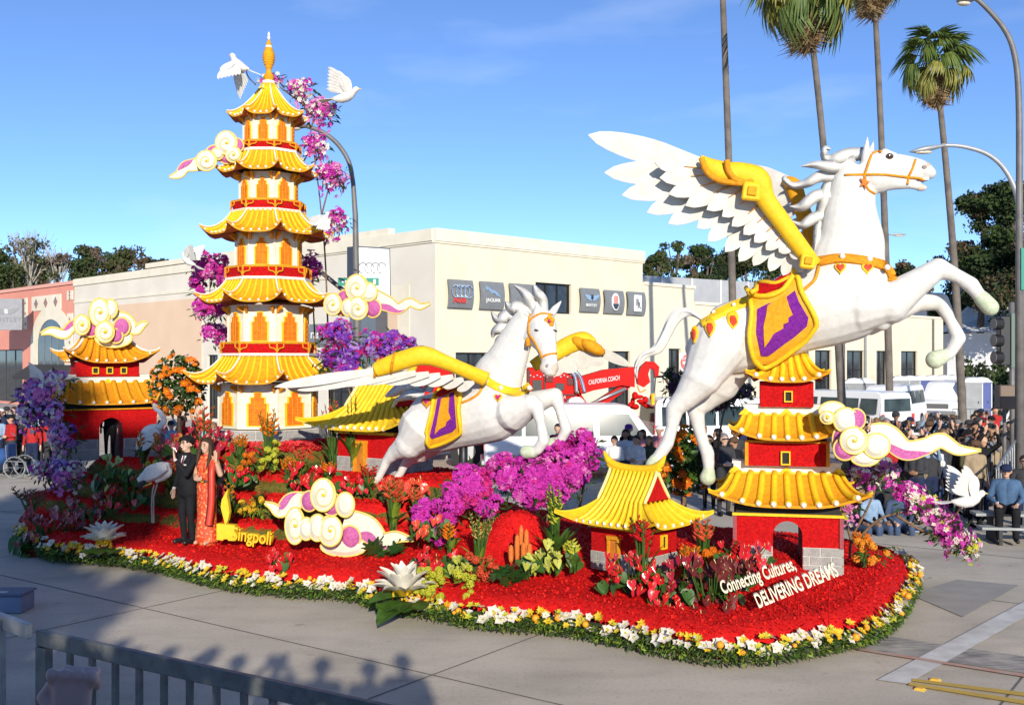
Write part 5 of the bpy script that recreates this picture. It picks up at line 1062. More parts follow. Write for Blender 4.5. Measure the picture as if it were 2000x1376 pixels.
b = MB(); c = A(1798, 353, 0); b.box(c, (.10, .10, .025), M=Matrix.Rotation(rad(-12), 3, 'Z')); put(b, 'mouth', mat('mouth_dark', (.14, .03, .03), rough=.6), smooth=False)
for pts, ws, w0 in (([(1692, 300), (1655, 303), (1625, 312), (1610, 305), (1612, 290), (1622, 292)], [26, 28, 22, 16, 12, 5], -.02), ([(1672, 316), (1632, 326), (1592, 322), (1564, 325)], [28, 24, 16, 2], -.08), ([(1645, 350), (1605, 344), (1575, 358), (1548, 362), (1532, 350), (1538, 346)], [26, 24, 18, 14, 12, 5], -.04),
                    ([(1630, 385), (1595, 383), (1565, 404), (1542, 403)], [30, 26, 20, 2], -.08), ([(1622, 420), (1590, 426), (1565, 440), (1545, 430)], [28, 24, 16, 2], -.03), ([(1614, 450), (1598, 465), (1590, 488)], [24, 18, 2], -.07), ([(1640, 340), (1618, 365), (1608, 400), (1600, 440), (1594, 480)], [20, 26, 26, 22, 14], .0)):
    put(lock(A, pts, ws, w0, .05), 'mane_lock', white)
tr_ = random.Random(6)
for i in range(11):
    a_, q_ = tr_.uniform(-1, 1), tr_.uniform(-1, 1); b = MB(); f_ = tr_.uniform(.86, 1.0); tp_ = [(1376, 626), (1345, 609), (1318, 622), (1302, 652), (1284, 682), (1258, 694), (1244, 715), (1243, 742)]; wv = [2, 7, 10, 11, 11, 9, 6, 2]
    pth = catmull([A(x + a_ * w_ * .8, y + a_ * w_ * .8 * (1 if k < 3 else .4), q_ * .07) for k, ((x, y), w_) in enumerate(zip(tp_, wv))], 5); nn_ = int(len(pth) * f_); b.tube(pth[:nn_], [(4.5 * math.sin(math.pi * min(1, .25 + .75 * k / nn_)) + .3) / A.k for k in range(nn_)], 7); put(b, 'tail_strand', white)
# near wing
def wing(PL, root, arm, arm_r, wts, prim, cov, wp, wc, mg, armw, col=feather, thick=.022, cuff=None):
    k = PL.k; wt = bpy.data.objects.new('wing', None); COL.objects.link(wt); wt.parent = root
    q = catmull([PL(x, y, w_) for (x, y), w_ in zip(arm, armw)], 5); rs = [r / k for r in interp(arm_r, 5)]; b = MB(); b.tube(q, rs, 12, flat=.75, up=PL.n); put(b, 'wing_arm', mg, wt, root=root)
    for (r0, t0, wd), w0, w1 in prim: b = blade(PL(*r0, w0), PL(*t0, w1), PL.n, wd / k, .0, thick * .7, 12); put(b, 'feather', col, wt, root=root, smooth=False)
    for (r0, t0, wd), w0, w1 in cov:
        b = blade(PL(*r0, w0), PL(*t0, w1), PL.n, wd / k, .0, thick); f = put(b, 'covert_feather', col, wt, root=root, smooth=False)
        p0, p1 = PL(*r0, w0 - .035), PL(r0[0] + (t0[0] - r0[0]) * .5, r0[1] + (t0[1] - r0[1]) * .5, (w0 + w1) / 2 - .03); b = MB(); b.tube([p0, p1], [.012, .005], 5); put(b, 'shaft', yellow, f, root=root)
    return wt
armA = [(1590, 518), (1560, 478), (1525, 430), (1495, 388), (1480, 352), (1450, 340), (1415, 338), (1390, 326), (1369, 305)]
roots = [V((x, y, 0)) for x, y in [(1392, 330), (1420, 345), (1452, 352), (1478, 372), (1500, 402), (1525, 436), (1550, 470), (1580, 508)]]; rp = catmull(roots, 6)
def rt_(f): i = f * (len(rp) - 1); a = rp[int(i)]; c = rp[min(int(i) + 1, len(rp) - 1)]; v = a.lerp(c, i - int(i)); return (v.x, v.y)
tips = [(1148, 263), (1180, 337), (1214, 381), (1263, 415), (1305, 437), (1361, 446), (1382, 471), (1416, 492), (1443, 511), (1471, 519), (1503, 530), (1529, 538), (1555, 532)]
wid = [25, 25, 24, 23, 22, 21, 20, 19, 18, 16, 15, 13, 11]; prim = []
for i, (tp, wd) in enumerate(zip(tips, wid)):
    f = i / 12; r0 = rt_(f * .97); prim.append(((r0, tp, wd), -.42 + .02 * (12 - i) * .5, -.66 + .30 * f + .035 * (i % 2) + .02 * (12 - i) * .3))
ctips = [(1279, 318), (1288, 347), (1305, 379), (1338, 402), (1380, 410), (1410, 423), (1429, 442), (1452, 458), (1473, 473), (1496, 488), (1521, 492), (1542, 496)]; cov = []
for i, tp in enumerate(ctips):
    f = i / 11; r0 = rt_(.02 + f * .93); cov.append(((r0, tp, [19, 19, 18, 18, 17, 16, 15, 15, 14, 13, 12, 10][i]), -.55 + .08 * (1 - f), -.73 + .22 * f + .02 * (i % 2)))
wA = wing(A, hb, armA, [15, 16, 17, 18, 23, 22, 22, 17, 3], None, prim, cov, 0, 0, bright, [-.48, -.56, -.62, -.66, -.68, -.68, -.68, -.70, -.72])
for pts, nm in (([(1370, 308), (1380, 335), (1405, 352), (1450, 358), (1470, 352)], 'cuff_edge'), ([(1420, 312), (1422, 332), (1436, 350), (1452, 356)], 'cuff_band')):
    b = MB(); b.tube(catmull([A(x, y, -.84 + .02 * i) for i, (x, y) in enumerate(pts)], 4), .04, 8); put(b, nm, gold, wA)
for x, y, s in ((1468, 374, 17), (1578, 510, 14)):
    M = Matrix.Rotation(rad(-12), 3, 'Z') @ Matrix.Rotation(rad(8), 3, 'Y'); b = MB(); b.box(A(x, y, -.80 if x < 1500 else -.62), (s * 2 / A.k, .10, s * 2 / A.k), M=M, bev=.02); pl_ = put(b, 'square_boss', bright, wA, smooth=False)
    b = MB(); b.box(A(x + 1, y - 1, (-.80 if x < 1500 else -.62) - .05), (s / A.k, .05, s / A.k), M=M, bev=.01); put(b, 'boss_centre', yellow, pl_, smooth=False)
# far wing, seen behind the mane
armB = [(1608, 505), (1592, 470), (1575, 430), (1560, 392), (1548, 362), (1530, 352)]
prim = [(((1550, 365), (1468, 372), 18), .62, .75), (((1553, 380), (1478, 408), 18), .62, .75), (((1562, 400), (1492, 440), 16), .60, .72), (((1572, 425), (1512, 470), 15), .58, .70), (((1582, 450), (1530, 495), 14), .56, .66), (((1592, 475), (1548, 515), 12), .52, .60), (((1545, 355), (1440, 330), 18), .64, .8)]
wB = wing(A, hb, armB, [14, 15, 16, 16, 17, 8], None, prim, [], 0, 0, yellow, [.45, .5, .55, .58, .6, .6])
# ---- the smaller leaping horse
Bp = Plane(920, 16.6, 30)
body = [(794, 812, 18), (802, 820, 38), (818, 826, 52), (850, 825, 60), (895, 815, 60), (940, 805, 62), (975, 795, 62), (1002, 788, 48), (1020, 782, 26), (1028, 780, 10)]
neck = [(965, 775, 60), (972, 740, 55), (988, 708, 44), (1004, 672, 36), (1018, 642, 30), (1034, 618, 25)]
head = [[(1040, 612, 14), (1048, 618, 24), (1056, 634, 30, -.03), (1060, 652, 30, -.08), (1066, 672, 23, -.14), (1071, 692, 18, -.20), (1074, 708, 16, -.25), (1075, 720, 13, -.28), (1075, 727, 6, -.30)]]
extra = [(0, [(1040, 655, 18, -.02), (1052, 672, 12, -.08)]), (2, [(1066, 718, 12, -.26), (1080, 718, 11, -.27)]), (2, [(1072, 727, 9, -.28), (1079, 727, 8, -.28)]), (0, [(1048, 612, 8, -.08), (1050, 600, 6, -.10), (1049, 590, 2, -.1)]), (0, [(1074, 618, 8, .10), (1084, 603, 7, .12), (1096, 588, 2, .13)])]
legs = [[(824, 838, 50, -.14), (800, 866, 30, -.22), (772, 882, 16, -.23), (756, 898, 10, -.23), (746, 920, 8, -.23), (738, 933, 9, -.23)],
        [(846, 845, 45, .16), (820, 880, 24, .22), (800, 895, 14, .23), (790, 908, 9, .23), (782, 924, 8, .23), (776, 932, 9, .23)],
        [(1000, 800, 42, .10), (1045, 786, 23, .20), (1084, 772, 15, .22), (1094, 800, 10, .22), (1106, 838, 11, .22), (1096, 858, 9, .22)],
        [(1004, 802, 38, -.14), (1038, 788, 19, -.24), (1048, 792, 14, -.25), (1056, 826, 9, -.25), (1062, 860, 11, -.25), (1050, 878, 10, -.25)]]
hooves = [[(732, 938, 10, -.23), (722, 944, 10, -.23)], [(772, 937, 10, .23), (766, 940, 10, .23)], [(1086, 864, 11, .22), (1076, 866, 12, .22)], [(1040, 882, 12, -.25), (1028, 882, 13, -.25)]]
hs, bvB = horse('winged_horse', 'smaller white winged horse statue leaping over the magenta orchids', Bp, body, neck, head, extra, legs, hooves, .017, soft=7)
putb = lambda b, name, m, parent=None, smooth=True: put(b, name, m, parent, smooth, hs)
bl = [(852, 776), (868, 762), (896, 752), (904, 770), (900, 800), (903, 832), (898, 846), (850, 866), (836, 862), (834, 850), (846, 810)]
bk = putb(drape(bl, bvB, .06, Bp, -.5), 'blanket', MATS['blanket_gold'], smooth=False)
putb(drape([(858, 782), (890, 768), (892, 800), (894, 832), (886, 840), (846, 854), (842, 848), (852, 812)], bvB, .075, Bp, -.52), 'purple_field', purple, bk, smooth=False)
putb(drape([(866, 782), (882, 774), (880, 804), (884, 816), (876, 822), (874, 830), (862, 836), (852, 845), (860, 812)], bvB, .09, Bp, -.54), 'gold_motif', yellow, bk, smooth=False)
putb(strap(bvB, bl + bl[:1], .03, Bp, -.55, 4, 2.2), 'piping', bright, bk)
putb(drape([(852, 774), (862, 762), (884, 752), (900, 738), (900, 756), (880, 770), (862, 778)], bvB, .08, Bp, -.25), 'saddle', redwall, smooth=False)
putb(ribbon_strap(bvB, [(944, 736), (965, 752), (1000, 765), (1022, 762), (1036, 752)], 8, .03, Bp), 'breast_band', bright)
for x, y in ((952, 744), (978, 760), (1018, 766), (1034, 757)): p, n = cast(bvB, x, y, .04, Bp(x, y, -.4)); b = MB(); b.ball(p, .04); putb(b, 'stud', offwhite)
o2 = putb(drape(heart(973, 776, 9), bvB, .03, Bp, -.4, 4), 'heart_pendant', bright); putb(drape(heart(973, 776, 6), bvB, .042, Bp, -.4, 4), 'heart_centre', f_ho, o2)
o2 = putb(drape(heart(834, 786, 11), bvB, .03, Bp, -.4, 4), 'drop_pendant', gold); putb(drape(heart(834, 784, 6), bvB, .042, Bp, -.4, 4), 'pendant_centre', f_ho, o2)
putb(strap(bvB, [(944, 742), (938, 765), (922, 778), (904, 786)], .02, Bp), 'side_strap', gold)
for pts in ([(1032, 650), (1034, 630), (1044, 618), (1060, 612), (1078, 615)], [(1034, 652), (1046, 670), (1056, 690), (1060, 700)], [(1058, 698), (1070, 692), (1086, 690)], [(1034, 652), (1033, 632), (1036, 612)]): putb(strap(bvB, pts, .016, Bp, -.1), 'bridle_strap', gold)
b = MB(); p, n = cast(bvB, 1033, 664, .02, Bp(1033, 664, -.15)); b.lathe([(.02, .0), (.035, -.05), (.04, -.13), (.01, -.14)][::-1], 8, c=p + V((0, -.03, .05))); putb(b, 'tassel', gold)
p, n = cast(bvB, 1073, 628, .015, Bp(1073, 628, -.1)); b = MB()
for i in range(5): a = i * 1.2566 + .3; b.ball(p + Bp.t * (.05 * math.cos(a)) + V((0, 0, .055 * math.sin(a))), (.04, .02, .04), 0, 8, 5)
fo = putb(b, 'forehead_flower', yellow); b = MB(); b.ball(p - V((0, .02, 0)), (.03, .02, .03)); putb(b, 'flower_centre', f_ho, fo)
for x, y in ((1049, 645), (1083, 645)): p, n = cast(bvB, x, y, -.004, Bp(x, y, -.15)); b = MB(); b.ball(p, (.05, .02, .018), M=Matrix.Rotation(.3, 3, 'Y')); putb(b, 'eye', eyem)
p, n = cast(bvB, 1069, 714, -.003, Bp(1069, 714, -.3)); b = MB(); b.ball(p, (.03, .015, .03)); putb(b, 'nostril', MATS['nostril_brown'])
for pts, ws, w0 in (([(1046, 608), (1034, 588), (1022, 570), (1004, 557)], [26, 24, 16, 3], .02), ([(1060, 606), (1058, 585), (1048, 570), (1042, 556)], [22, 22, 18, 6], .05), ([(1036, 622), (1012, 602), (996, 600), (987, 588)], [30, 28, 20, 3], .0), ([(1020, 635), (994, 616), (972, 624), (959, 608)], [32, 28, 18, 2], .03),
                    ([(1006, 655), (984, 640), (966, 648), (962, 660)], [30, 26, 16, 3], .0), ([(995, 678), (978, 664), (966, 676)], [28, 22, 4], .03), ([(980, 705), (964, 690), (952, 700)], [26, 18, 3], .0), ([(1036, 612), (1012, 640), (990, 675), (968, 708)], [20, 30, 30, 14], .02)): putb(lock(Bp, pts, ws, w0, .05), 'mane_lock', white)
for pts, ws, w0 in (([(822, 772), (806, 756), (785, 758), (765, 768), (752, 774)], [26, 28, 24, 16, 3], .0), ([(826, 776), (806, 770), (786, 776), (772, 784)], [22, 22, 14, 3], -.06), ([(835, 765), (838, 748), (822, 744), (800, 752)], [18, 20, 18, 4], .05)): putb(lock(Bp, pts, ws, w0, .06), 'tail_lock', white)
armC = [(948, 740), (915, 726), (872, 708), (828, 694), (790, 702), (760, 712), (734, 722)]
prim = [(((748, 722), (536, 755), 10), -1.25, -1.9), (((770, 728), (580, 762), 10), -1.2, -1.7), (((790, 728), (652, 752), 10), -1.15, -1.5), (((812, 728), (700, 748), 10), -1.1, -1.35), (((838, 730), (752, 748), 10), -1.0, -1.2), (((860, 732), (800, 750), 10), -.9, -1.05), (((885, 735), (835, 752), 9), -.8, -.9), (((905, 740), (866, 756), 9), -.7, -.75), (((925, 745), (893, 762), 9), -.6, -.62)]
wC = wing(Bp, hs, armC, [15, 14, 14, 18, 18, 17, 14], None, prim, [], 0, 0, bright, [-.42, -.65, -.9, -1.1, -1.2, -1.25, -1.3])
for x0, y0 in ((768, 708), (736, 720)): b = MB(); c = Bp(x0, y0, -1.24); b.tube([c + V((0, -.13 * math.cos(q), .15 * math.sin(q))) + V((.03 * math.sin(q), 0, 0)) for q in [i * math.pi / 6 for i in range(13)]], .022, 6, cap=False); putb(b, 'cuff_band', gold, wC)
armD = [(1040, 715), (1075, 694), (1110, 674), (1140, 664), (1160, 672)]
prim = [(((1150, 676), (1232, 714), 10), .9, 1.3), (((1130, 690), (1180, 710), 14), .85, 1.0), (((1105, 698), (1152, 716), 14), .8, .9), (((1080, 704), (1128, 722), 14), .7, .8), (((1060, 710), (1100, 728), 14), .6, .7)]
wD = wing(Bp, hs, armD, [12, 16, 18, 17, 10], None, prim, [], 0, 0, bright, [.5, .65, .8, .9, .95])
for x0, y0, r_ in ((1138, 672, 15), (1158, 678, 13)): b = MB(); b.ball(Bp(x0, y0, .86), (.22, .12, .10), M=Matrix.Rotation(rad(28), 3, 'Y')); putb(b, 'cuff_lobe', yellow, wD)
b = MB(); pst = Bp(905, 850, 0); b.tube([V((pst.x, pst.y, 1.2)), pst + V((0, 0, .1))], .07, 8); putb(b, 'support_post', black)
b = MB(); pst = A(1530, 690, 0); b.tube([V((pst.x, pst.y, 3.2)), pst + V((0, 0, .15))], .08, 8); put(b, 'support_post', gold)
# ================================================================== clouds
ctips_m = mat('cloud_cream', (.72, .68, .53), (.66, .62, .48), 10, .7, .35, 110); rimm = mat('cloud_rim', (.78, .56, .13), (.70, .48, .10), 18, .6, .4, 110)
def cloud(label, PL, lobes, tails, depth=.22, rim=2.2, lay=.03, prop=None):
    k = PL.k; c0 = PL(lobes[0][0], lobes[0][1], 0); t = thing('cloud_ornament', label, 'cloud ornament', c0, 0, 'scrolled cloud ornaments')
    for i, L in enumerate(lobes):
        cx, cy, rx, ry, kind = L; w0 = -lay * i; n = 26; ol = [(cx + rx * math.cos(q * 2 * math.pi / n), cy + ry * math.sin(q * 2 * math.pi / n)) for q in range(n)]
        m = pink if kind == 'p' else ctips_m; b = MB(); dome = [PL(cx + (x - cx) * .6, cy + (y - cy) * .6, w0 - .05) for x, y in ol]; fr = [PL(x, y, w0) for x, y in ol]; bk_ = [PL(cx + (x - cx) * .97, cy + (y - cy) * .97, w0 + depth) for x, y in ol]
        b.grid([[PL(cx, cy, w0 - .065)] * n, dome, fr, bk_], close=True); b.f.append(tuple(3 * n + (len(b.v) - 4 * n) + j for j in range(n))); b.m.append(0); pf = b.build('pink_patch' if kind == 'p' else 'puff', m if kind == 'p' else [ctips_m], t, smooth=False, fix=True, off=c0)
        b = MB(); b.tube(fr + fr[:1], rim / k, 6, cap=False); b.build('rim', rimm, pf, smooth=True, off=c0)
        if kind in 'sS':
            sg_ = 1 if kind == 's' else -1; sp_ = []
            for q in range(34): f = q / 33; a = sg_ * f * 2.7 * math.pi - 1.2; r_ = 1 - .86 * f; sp_.append(PL(cx + rx * .94 * r_ * math.cos(a), cy + ry * .94 * r_ * math.sin(a), w0 - .012 - .055 * (1 - r_ * r_)))
            b = MB(); b.tube(sp_, [rim * .6 / k] * 34, 5); b.build('spiral', rimm, pf, smooth=True, off=c0)
            b = MB(); b.ball(PL(cx, cy, w0 - .066), rim * 1.6 / k); b.build('spiral_eye', bright, pf, smooth=True, off=c0)
    for pts, ws, pk_ in tails:
        q = catmull([(x, y, 0) for x, y in pts], 7); wd = interp(ws, 7); up_, lo_ = [], []
        for i, p in enumerate(q):
            d = (q[min(i + 1, len(q) - 1)] - q[max(i - 1, 0)]).normalized(); s = V((-d.y, d.x, 0)) * max(wd[i], .8); up_.append((p.x - s.x, p.y - s.y)); lo_.append((p.x + s.x, p.y + s.y))
        w0 = -.012; fr = [[PL(*a, w0) for a in up_], [PL(*a, w0) for a in lo_]]; bk_ = [[PL(*a, w0 + depth * .6) for a in up_], [PL(*a, w0 + depth * .6) for a in lo_]]
        b = MB(); b.grid([fr[0], fr[1], bk_[1], bk_[0], fr[0]]); tl = b.build('tail', ctips_m, t, off=c0)
        b = MB(); b.tube(fr[0], rim / k, 6); b.tube(fr[1], rim / k, 6); b.build('rim', rimm, tl, smooth=True, off=c0)
        if pk_:
            i0, i1 = int(len(q) * pk_[0]), int(len(q) * pk_[1]); hi_ = [PL(q[i].x + (lo_[i][0] - q[i].x) * (1 - math.sin(math.pi * (i - i0) / max(1, i1 - i0))) , q[i].y + (lo_[i][1] - q[i].y) * (1 - math.sin(math.pi * (i - i0) / max(1, i1 - i0))), w0 - .012) for i in range(i0, i1 + 1)]; lw_ = [PL(*lo_[i], w0 - .012) for i in range(i0, i1 + 1)]; b = MB(); b.grid([hi_, lw_]); b.build('pink_patch', pink, tl, fix=False, off=c0)
    if prop:
        b = MB(); b.tube([c0 + V((0, .12, 0)), V(prop)], .03, 6); b.build('support', steel, t, off=c0)
    return t
Pc = Plane(660, 15.5, 14)
cloud('large scrolled cream cloud with pink patches resting on the red deck', Pc, [(672, 1066, 46, 20, 'c'), (684, 1050, 20, 24, 'p'), (648, 984, 20, 22, 'p'), (604, 978, 16, 20, 'p'), (674, 985, 18, 24, 'c'), (631, 966, 24, 32, 's'), (576, 1026, 19, 36, 's'), (598, 1032, 15, 22, 'c'), (620, 1030, 18, 26, 'c'), (645, 1036, 23, 30, 'S')], [([(600, 976), (570, 978), (548, 998), (532, 988), (517, 981)], [14, 16, 12, 7, 2], (.15, .6)), ([(672, 1015), (715, 1030), (745, 1056), (775, 1048), (808, 1054)], [22, 24, 17, 11, 2], (.15, .6))], .32, 2.1, prop=(Pc(660, 1088, .1)))
cloud('scrolled cloud with pink patches hung beside the pagoda above purple orchids', Plane(700, 19.2, 18), [(675, 584, 18, 18, 'p'), (668, 602, 16, 14, 'p'), (728, 602, 16, 18, 'p'), (720, 570, 16, 18, 'c'), (697, 562, 22, 26, 's'), (650, 594, 17, 21, 's'), (681, 600, 14, 17, 'c'), (699, 602, 19, 22, 's')], [([(722, 578), (755, 592), (778, 602), (800, 590), (820, 598), (840, 592)], [18, 15, 10, 8, 6, 2], (.05, .5))], .26, 1.8, prop=PX(640, 612, 19.6))
cloud('scrolled cloud trailing to a tail from the upper pagoda roof', Plane(420, 19.7, 10), [(418, 300, 16, 16, 'p'), (444, 306, 18, 14, 'p'), (462, 284, 14, 14, 'p'), (425, 300, 12, 12, 'c'), (442, 279, 21, 23, 's'), (456, 302, 15, 15, 's'), (403, 314, 20, 20, 's')], [([(405, 316), (380, 322), (362, 326), (350, 340), (331, 346)], [16, 12, 10, 8, 2], (.25, .7))], .26, 1.7, prop=PX(480, 300, 19.9))
cloud('scrolled cloud sitting on the roof of the left red gate tower', Plane(200, 21.0, -6), [(222, 660, 36, 18, 'c'), (178, 640, 16, 18, 'p'), (238, 638, 16, 18, 'p'), (226, 656, 14, 14, 'p'), (216, 603, 13, 18, 'c'), (195, 610, 20, 27, 's'), (160, 634, 15, 19, 's'), (205, 648, 18, 20, 's')], [([(165, 632), (142, 636), (125, 652), (100, 646), (80, 652)], [14, 10, 9, 7, 2], (.1, .5)), ([(220, 622), (245, 626), (264, 644), (278, 634), (289, 628)], [16, 14, 9, 6, 1.5], None)], .30, 2.2)
cloud('scrolled cloud with long wavy tail beside the large gate tower', Plane(1680, 13.7, 0), [(1626, 802, 26, 18, 'c'), (1640, 858, 14, 24, 'p'), (1672, 818, 18, 20, 'p'), (1652, 820, 24, 24, 'c'), (1616, 815, 14, 12, 's'), (1690, 893, 28, 16, 'c'), (1650, 876, 22, 22, 'p'), (1712, 870, 26, 24, 'c'), (1668, 860, 27, 26, 's')], [([(1700, 846), (1732, 850), (1768, 878), (1805, 872), (1838, 860), (1872, 878), (1916, 879)], [18, 22, 19, 16, 14, 10, 1.5], (.15, .55))], .24, 2.1, prop=PX(1600, 850, 14.3))
# ================================================================== birds
beakm = mat('beak_yellow', (.75, .45, .06), rough=.45); inkm = mat('feather_ink', (.03, .03, .035), rough=.6)
def dove(label, p, yaw, pitch, wl, wr, s=1.0, sweep=.2):
    """white dove; wl, wr wing elevations in degrees"""
    t = thing('dove', label, 'dove', p, 0, 'white dove figures'); M = Matrix.Rotation(yaw, 3, 'Z') @ Matrix.Rotation(-pitch, 3, 'Y'); Q = lambda *a: M @ (V(a) * s)
    b = MB(); b.tube([Q(x, 0, z) for x, z in ((-.20, .02), (-.13, .0), (-.04, -.01), (.05, .0), (.12, .02), (.16, .05), (.19, .075), (.22, .08), (.245, .078))], [r * s for r in (.015, .045, .07, .075, .06, .042, .045, .04, .015)], 12); b.build('body', white, t, smooth=True)
    b = MB(); b.tube([Q(.235, 0, .076), Q(.285, 0, .065)], [.016 * s, .003 * s], 6); b.build('beak', beakm, t)
    for sg, el in ((1, wl), (-1, wr)):
        e = rad(el); out = V((0, sg * math.cos(e), math.sin(e))); b = MB(); b2 = MB()
        for k in range(7): f = k / 6; r0 = V((.07 - .05 * f, 0, .02)) + out * (.05 + .22 * (1 - f)); tp = V((-.02 - .10 * f - sweep * (1 - f) * .4, 0, 0)) + out * (.48 - .30 * f) + V((-.10 * f, 0, 0)); bb_ = blade(Q(*r0), Q(*tp), (M @ V((1, 0, 0)).cross(out)).normalized(), .036 * s, 0, .006 * s, 6); b.add(bb_.v, bb_.f)
        b.add(*(lambda q: (q.v, q.f))(blade(Q(.08, sg * .04, .03), Q(*(V((.05, 0, .02)) + out * .33)), (M @ V((1, 0, 0)).cross(out)).normalized(), .07 * s, 0, .012 * s, 6))); b.build('wing', white, t, fix=True)
    b = MB()
    for k in (-2, -1, 0, 1, 2): q = blade(Q(-.16, 0, .01), Q(-.40, k * .05, .015), M @ V((0, 0, 1)), .028 * s, 0, .006 * s, 5); b.add(q.v, q.f)
    b.build('tail', white, t); return t
dv = dove('white dove flying beside the pagoda finial on a thin wire', PX(468, 128, 19.5), rad(150), rad(28), -35, -72, 1.25)
b = MB(); b.tube(catmull([PX(480, 132, 19.5), PX(485, 150, 19.7), PX(500, 166, 19.9)], 5), .012, 5); b.build('wire', polem, dv, off=dv.location)
dv = dove('white dove with one wing raised above the high orchid cluster', PX(672, 190, 19.6), rad(-8), rad(10), 75, 60, 1.25); b = MB(); b.tube(catmull([PX(670, 194, 19.6), PX(650, 205, 19.8), PX(630, 225, 20)], 5), .012, 5); b.build('wire', polem, dv, off=dv.location)
dv = dove('white dove perched on the middle pagoda roof corner', PX(628, 432, 19.0), rad(20), rad(32), 25, -30, .85)
dv = dove('white dove perched above the magenta orchids left of the pagoda', PX(368, 510, 20.2), rad(160), rad(30), 60, 70, .9)
dv = dove('white dove hovering over the orchid tree by the seated crowd', PX(1888, 978, 14.6), rad(8), rad(4), 62, 72, 1.15); b = MB(); b.tube(catmull([PX(1880, 985, 14.6), PX(1860, 1010, 14.8), PX(1830, 1020, 15)], 4), .01, 5); b.build('wire', stemm, dv, off=dv.location)
dv = dove('dove in shadow among lavender orchids by the left tower', PX(82, 750, 19.8), rad(-20), rad(0), 25, 60, 1.0)
def crane(label, d, bod, bodr, nk, hd, bk_, legs_, tailp, wingp):
    t = thing('crane_statue', label, 'crane statue', PX(bod[0][0], bod[0][1], d), 0, 'white crane statues'); o = t.location; k = F / d
    b = MB(); b.tube(catmull([PX(x, y, d) for x, y in bod], 5), [r / k for r in interp(bodr, 5)], 12); b.build('body', white, t, smooth=True, off=o)
    b = MB(); q = catmull([PX(x, y, d - .03) for x, y in nk], 6); b.tube(q, [(7 - 4.2 * i / len(q)) / k for i in range(len(q))], 8); b.build('neck', white, t, smooth=True, off=o)
    b = MB(); b.ball(PX(*hd, d - .03), 4.6 / k); b.build('head', f_re, t, smooth=True, off=o); b = MB(); b.tube([PX(*hd, d - .03), PX(*bk_, d - .08)], [3 / k, .6 / k], 6); b.build('beak', beakm, t, off=o)
    for lp in legs_: b = MB(); b.tube([PX(x, y, d + .02) for x, y in lp], .014, 6); b.build('leg', mat('crane_leg', (.45, .36, .28), rough=.7), t, off=o)
    for r0, tp in tailp: b = blade(PX(*r0, d - .08), PX(*tp, d), V((0, -1, 0)), 4 / k, 0, .01); b.build('tail_feather', inkm, t, off=o)
    for r0, tp in wingp: b = blade(PX(*r0, d - .16), PX(*tp, d - .14), V((0, -1, 0)), 7 / k, 0, .012); b.build('wing_feather', white, t, off=o)
crane('white crane statue standing upright with raised beak beside the red tower', 19.3, [(268, 878), (280, 862), (297, 845), (312, 832)], [4, 14, 18, 8], [(308, 838), (320, 822), (314, 806), (302, 796), (303, 786)], (304, 784), (313, 765), [[(290, 862), (284, 885), (280, 915)], [(298, 858), (290, 885), (288, 912)]], [((280, 865), (263, 892)), ((276, 866), (264, 885)), ((285, 868), (271, 895))], [((308, 838), (272, 872)), ((310, 842), (278, 880)), ((304, 834), (268, 862))])
crane('white crane statue stooping with lowered beak behind the waving man', 17.9, [(270, 938), (290, 928), (312, 918), (332, 912)], [5, 14, 17, 10], [(328, 916), (330, 925), (318, 934), (304, 940)], (300, 941), (279, 950), [[(303, 936), (298, 960), (296, 985), (297, 1020)], [(310, 934), (300, 970), (300, 1020)]], [((282, 938), (267, 950)), ((284, 940), (272, 952))], [((325, 908), (276, 928)), ((326, 914), (280, 936)), ((318, 905), (280, 920))])
# ================================================================== plants on the float
def rv_(rg, z=.0): return V((rg.gauss(0, 1), rg.gauss(0, 1), rg.gauss(0, 1) + z)).normalized()
def blossom(b, p, n, s, mi, rg, pet=5):
    u = n.orthogonal().normalized(); u = Matrix.Rotation(rg.uniform(0, 6.28), 3, n) @ u; w2 = n.cross(u)
    for i in range(pet):
        a = 6.2832 * i / pet; d = u * math.cos(a) + w2 * math.sin(a); e = n.cross(d); l = s * rg.uniform(.8, 1.15)
        b.add([p, p + d * l * .55 + e * l * .36 + n * l * .22, p + d * l + n * l * .12, p + d * l * .55 - e * l * .36 + n * l * .22], [(0, 1, 2, 3)], mi)
def spray(b, c, r, n, s, mix, rg, hang=0.0):
    """blossoms over lumpy clump: mix = [(material index, weight)]"""
    ids = [i for i, _ in mix]; ws = [w_ for _, w_ in mix]; sub = [(rv_(rg), rg.uniform(.25, .6), rg.choices(ids, ws)[0]) for _ in range(11)]
    for _ in range(n):
        sd_, sr, fav = rg.choice(sub); q = sd_ * (1 - sr) + rv_(rg) * sr * rg.uniform(.75, 1.0); p = V(c) + V((q.x * r[0], q.y * r[1], q.z * r[2]))
        if hang and rg.random() < .18: p.z -= rg.uniform(0, hang); p.x += rg.gauss(0, .03)
        nn = (q.normalized() * 1.0 + rv_(rg) * .6 + V((0, -.35, .15))).normalized(); blossom(b, p, nn, s * rg.uniform(.7, 1.2), fav if rg.random() < .62 else rg.choices(ids, ws)[0], rg)
def sprigs(b, c, r, n, rg, mi, L=.12):
    for _ in range(n):
        q = rv_(rg) * rg.uniform(.5, 1.05); p = V(c) + V((q.x * r[0], q.y * r[1], q.z * r[2])); u = (q + rv_(rg) * .7 + V((0, 0, -.25))).normalized(); l = L * rg.uniform(.5, 1.3); e = u.orthogonal().normalized() * l * .13
        b.add([p, p + u * l * .5 + e, p + u * l, p + u * l * .5 - e], [(0, 1, 2, 3)], mi)
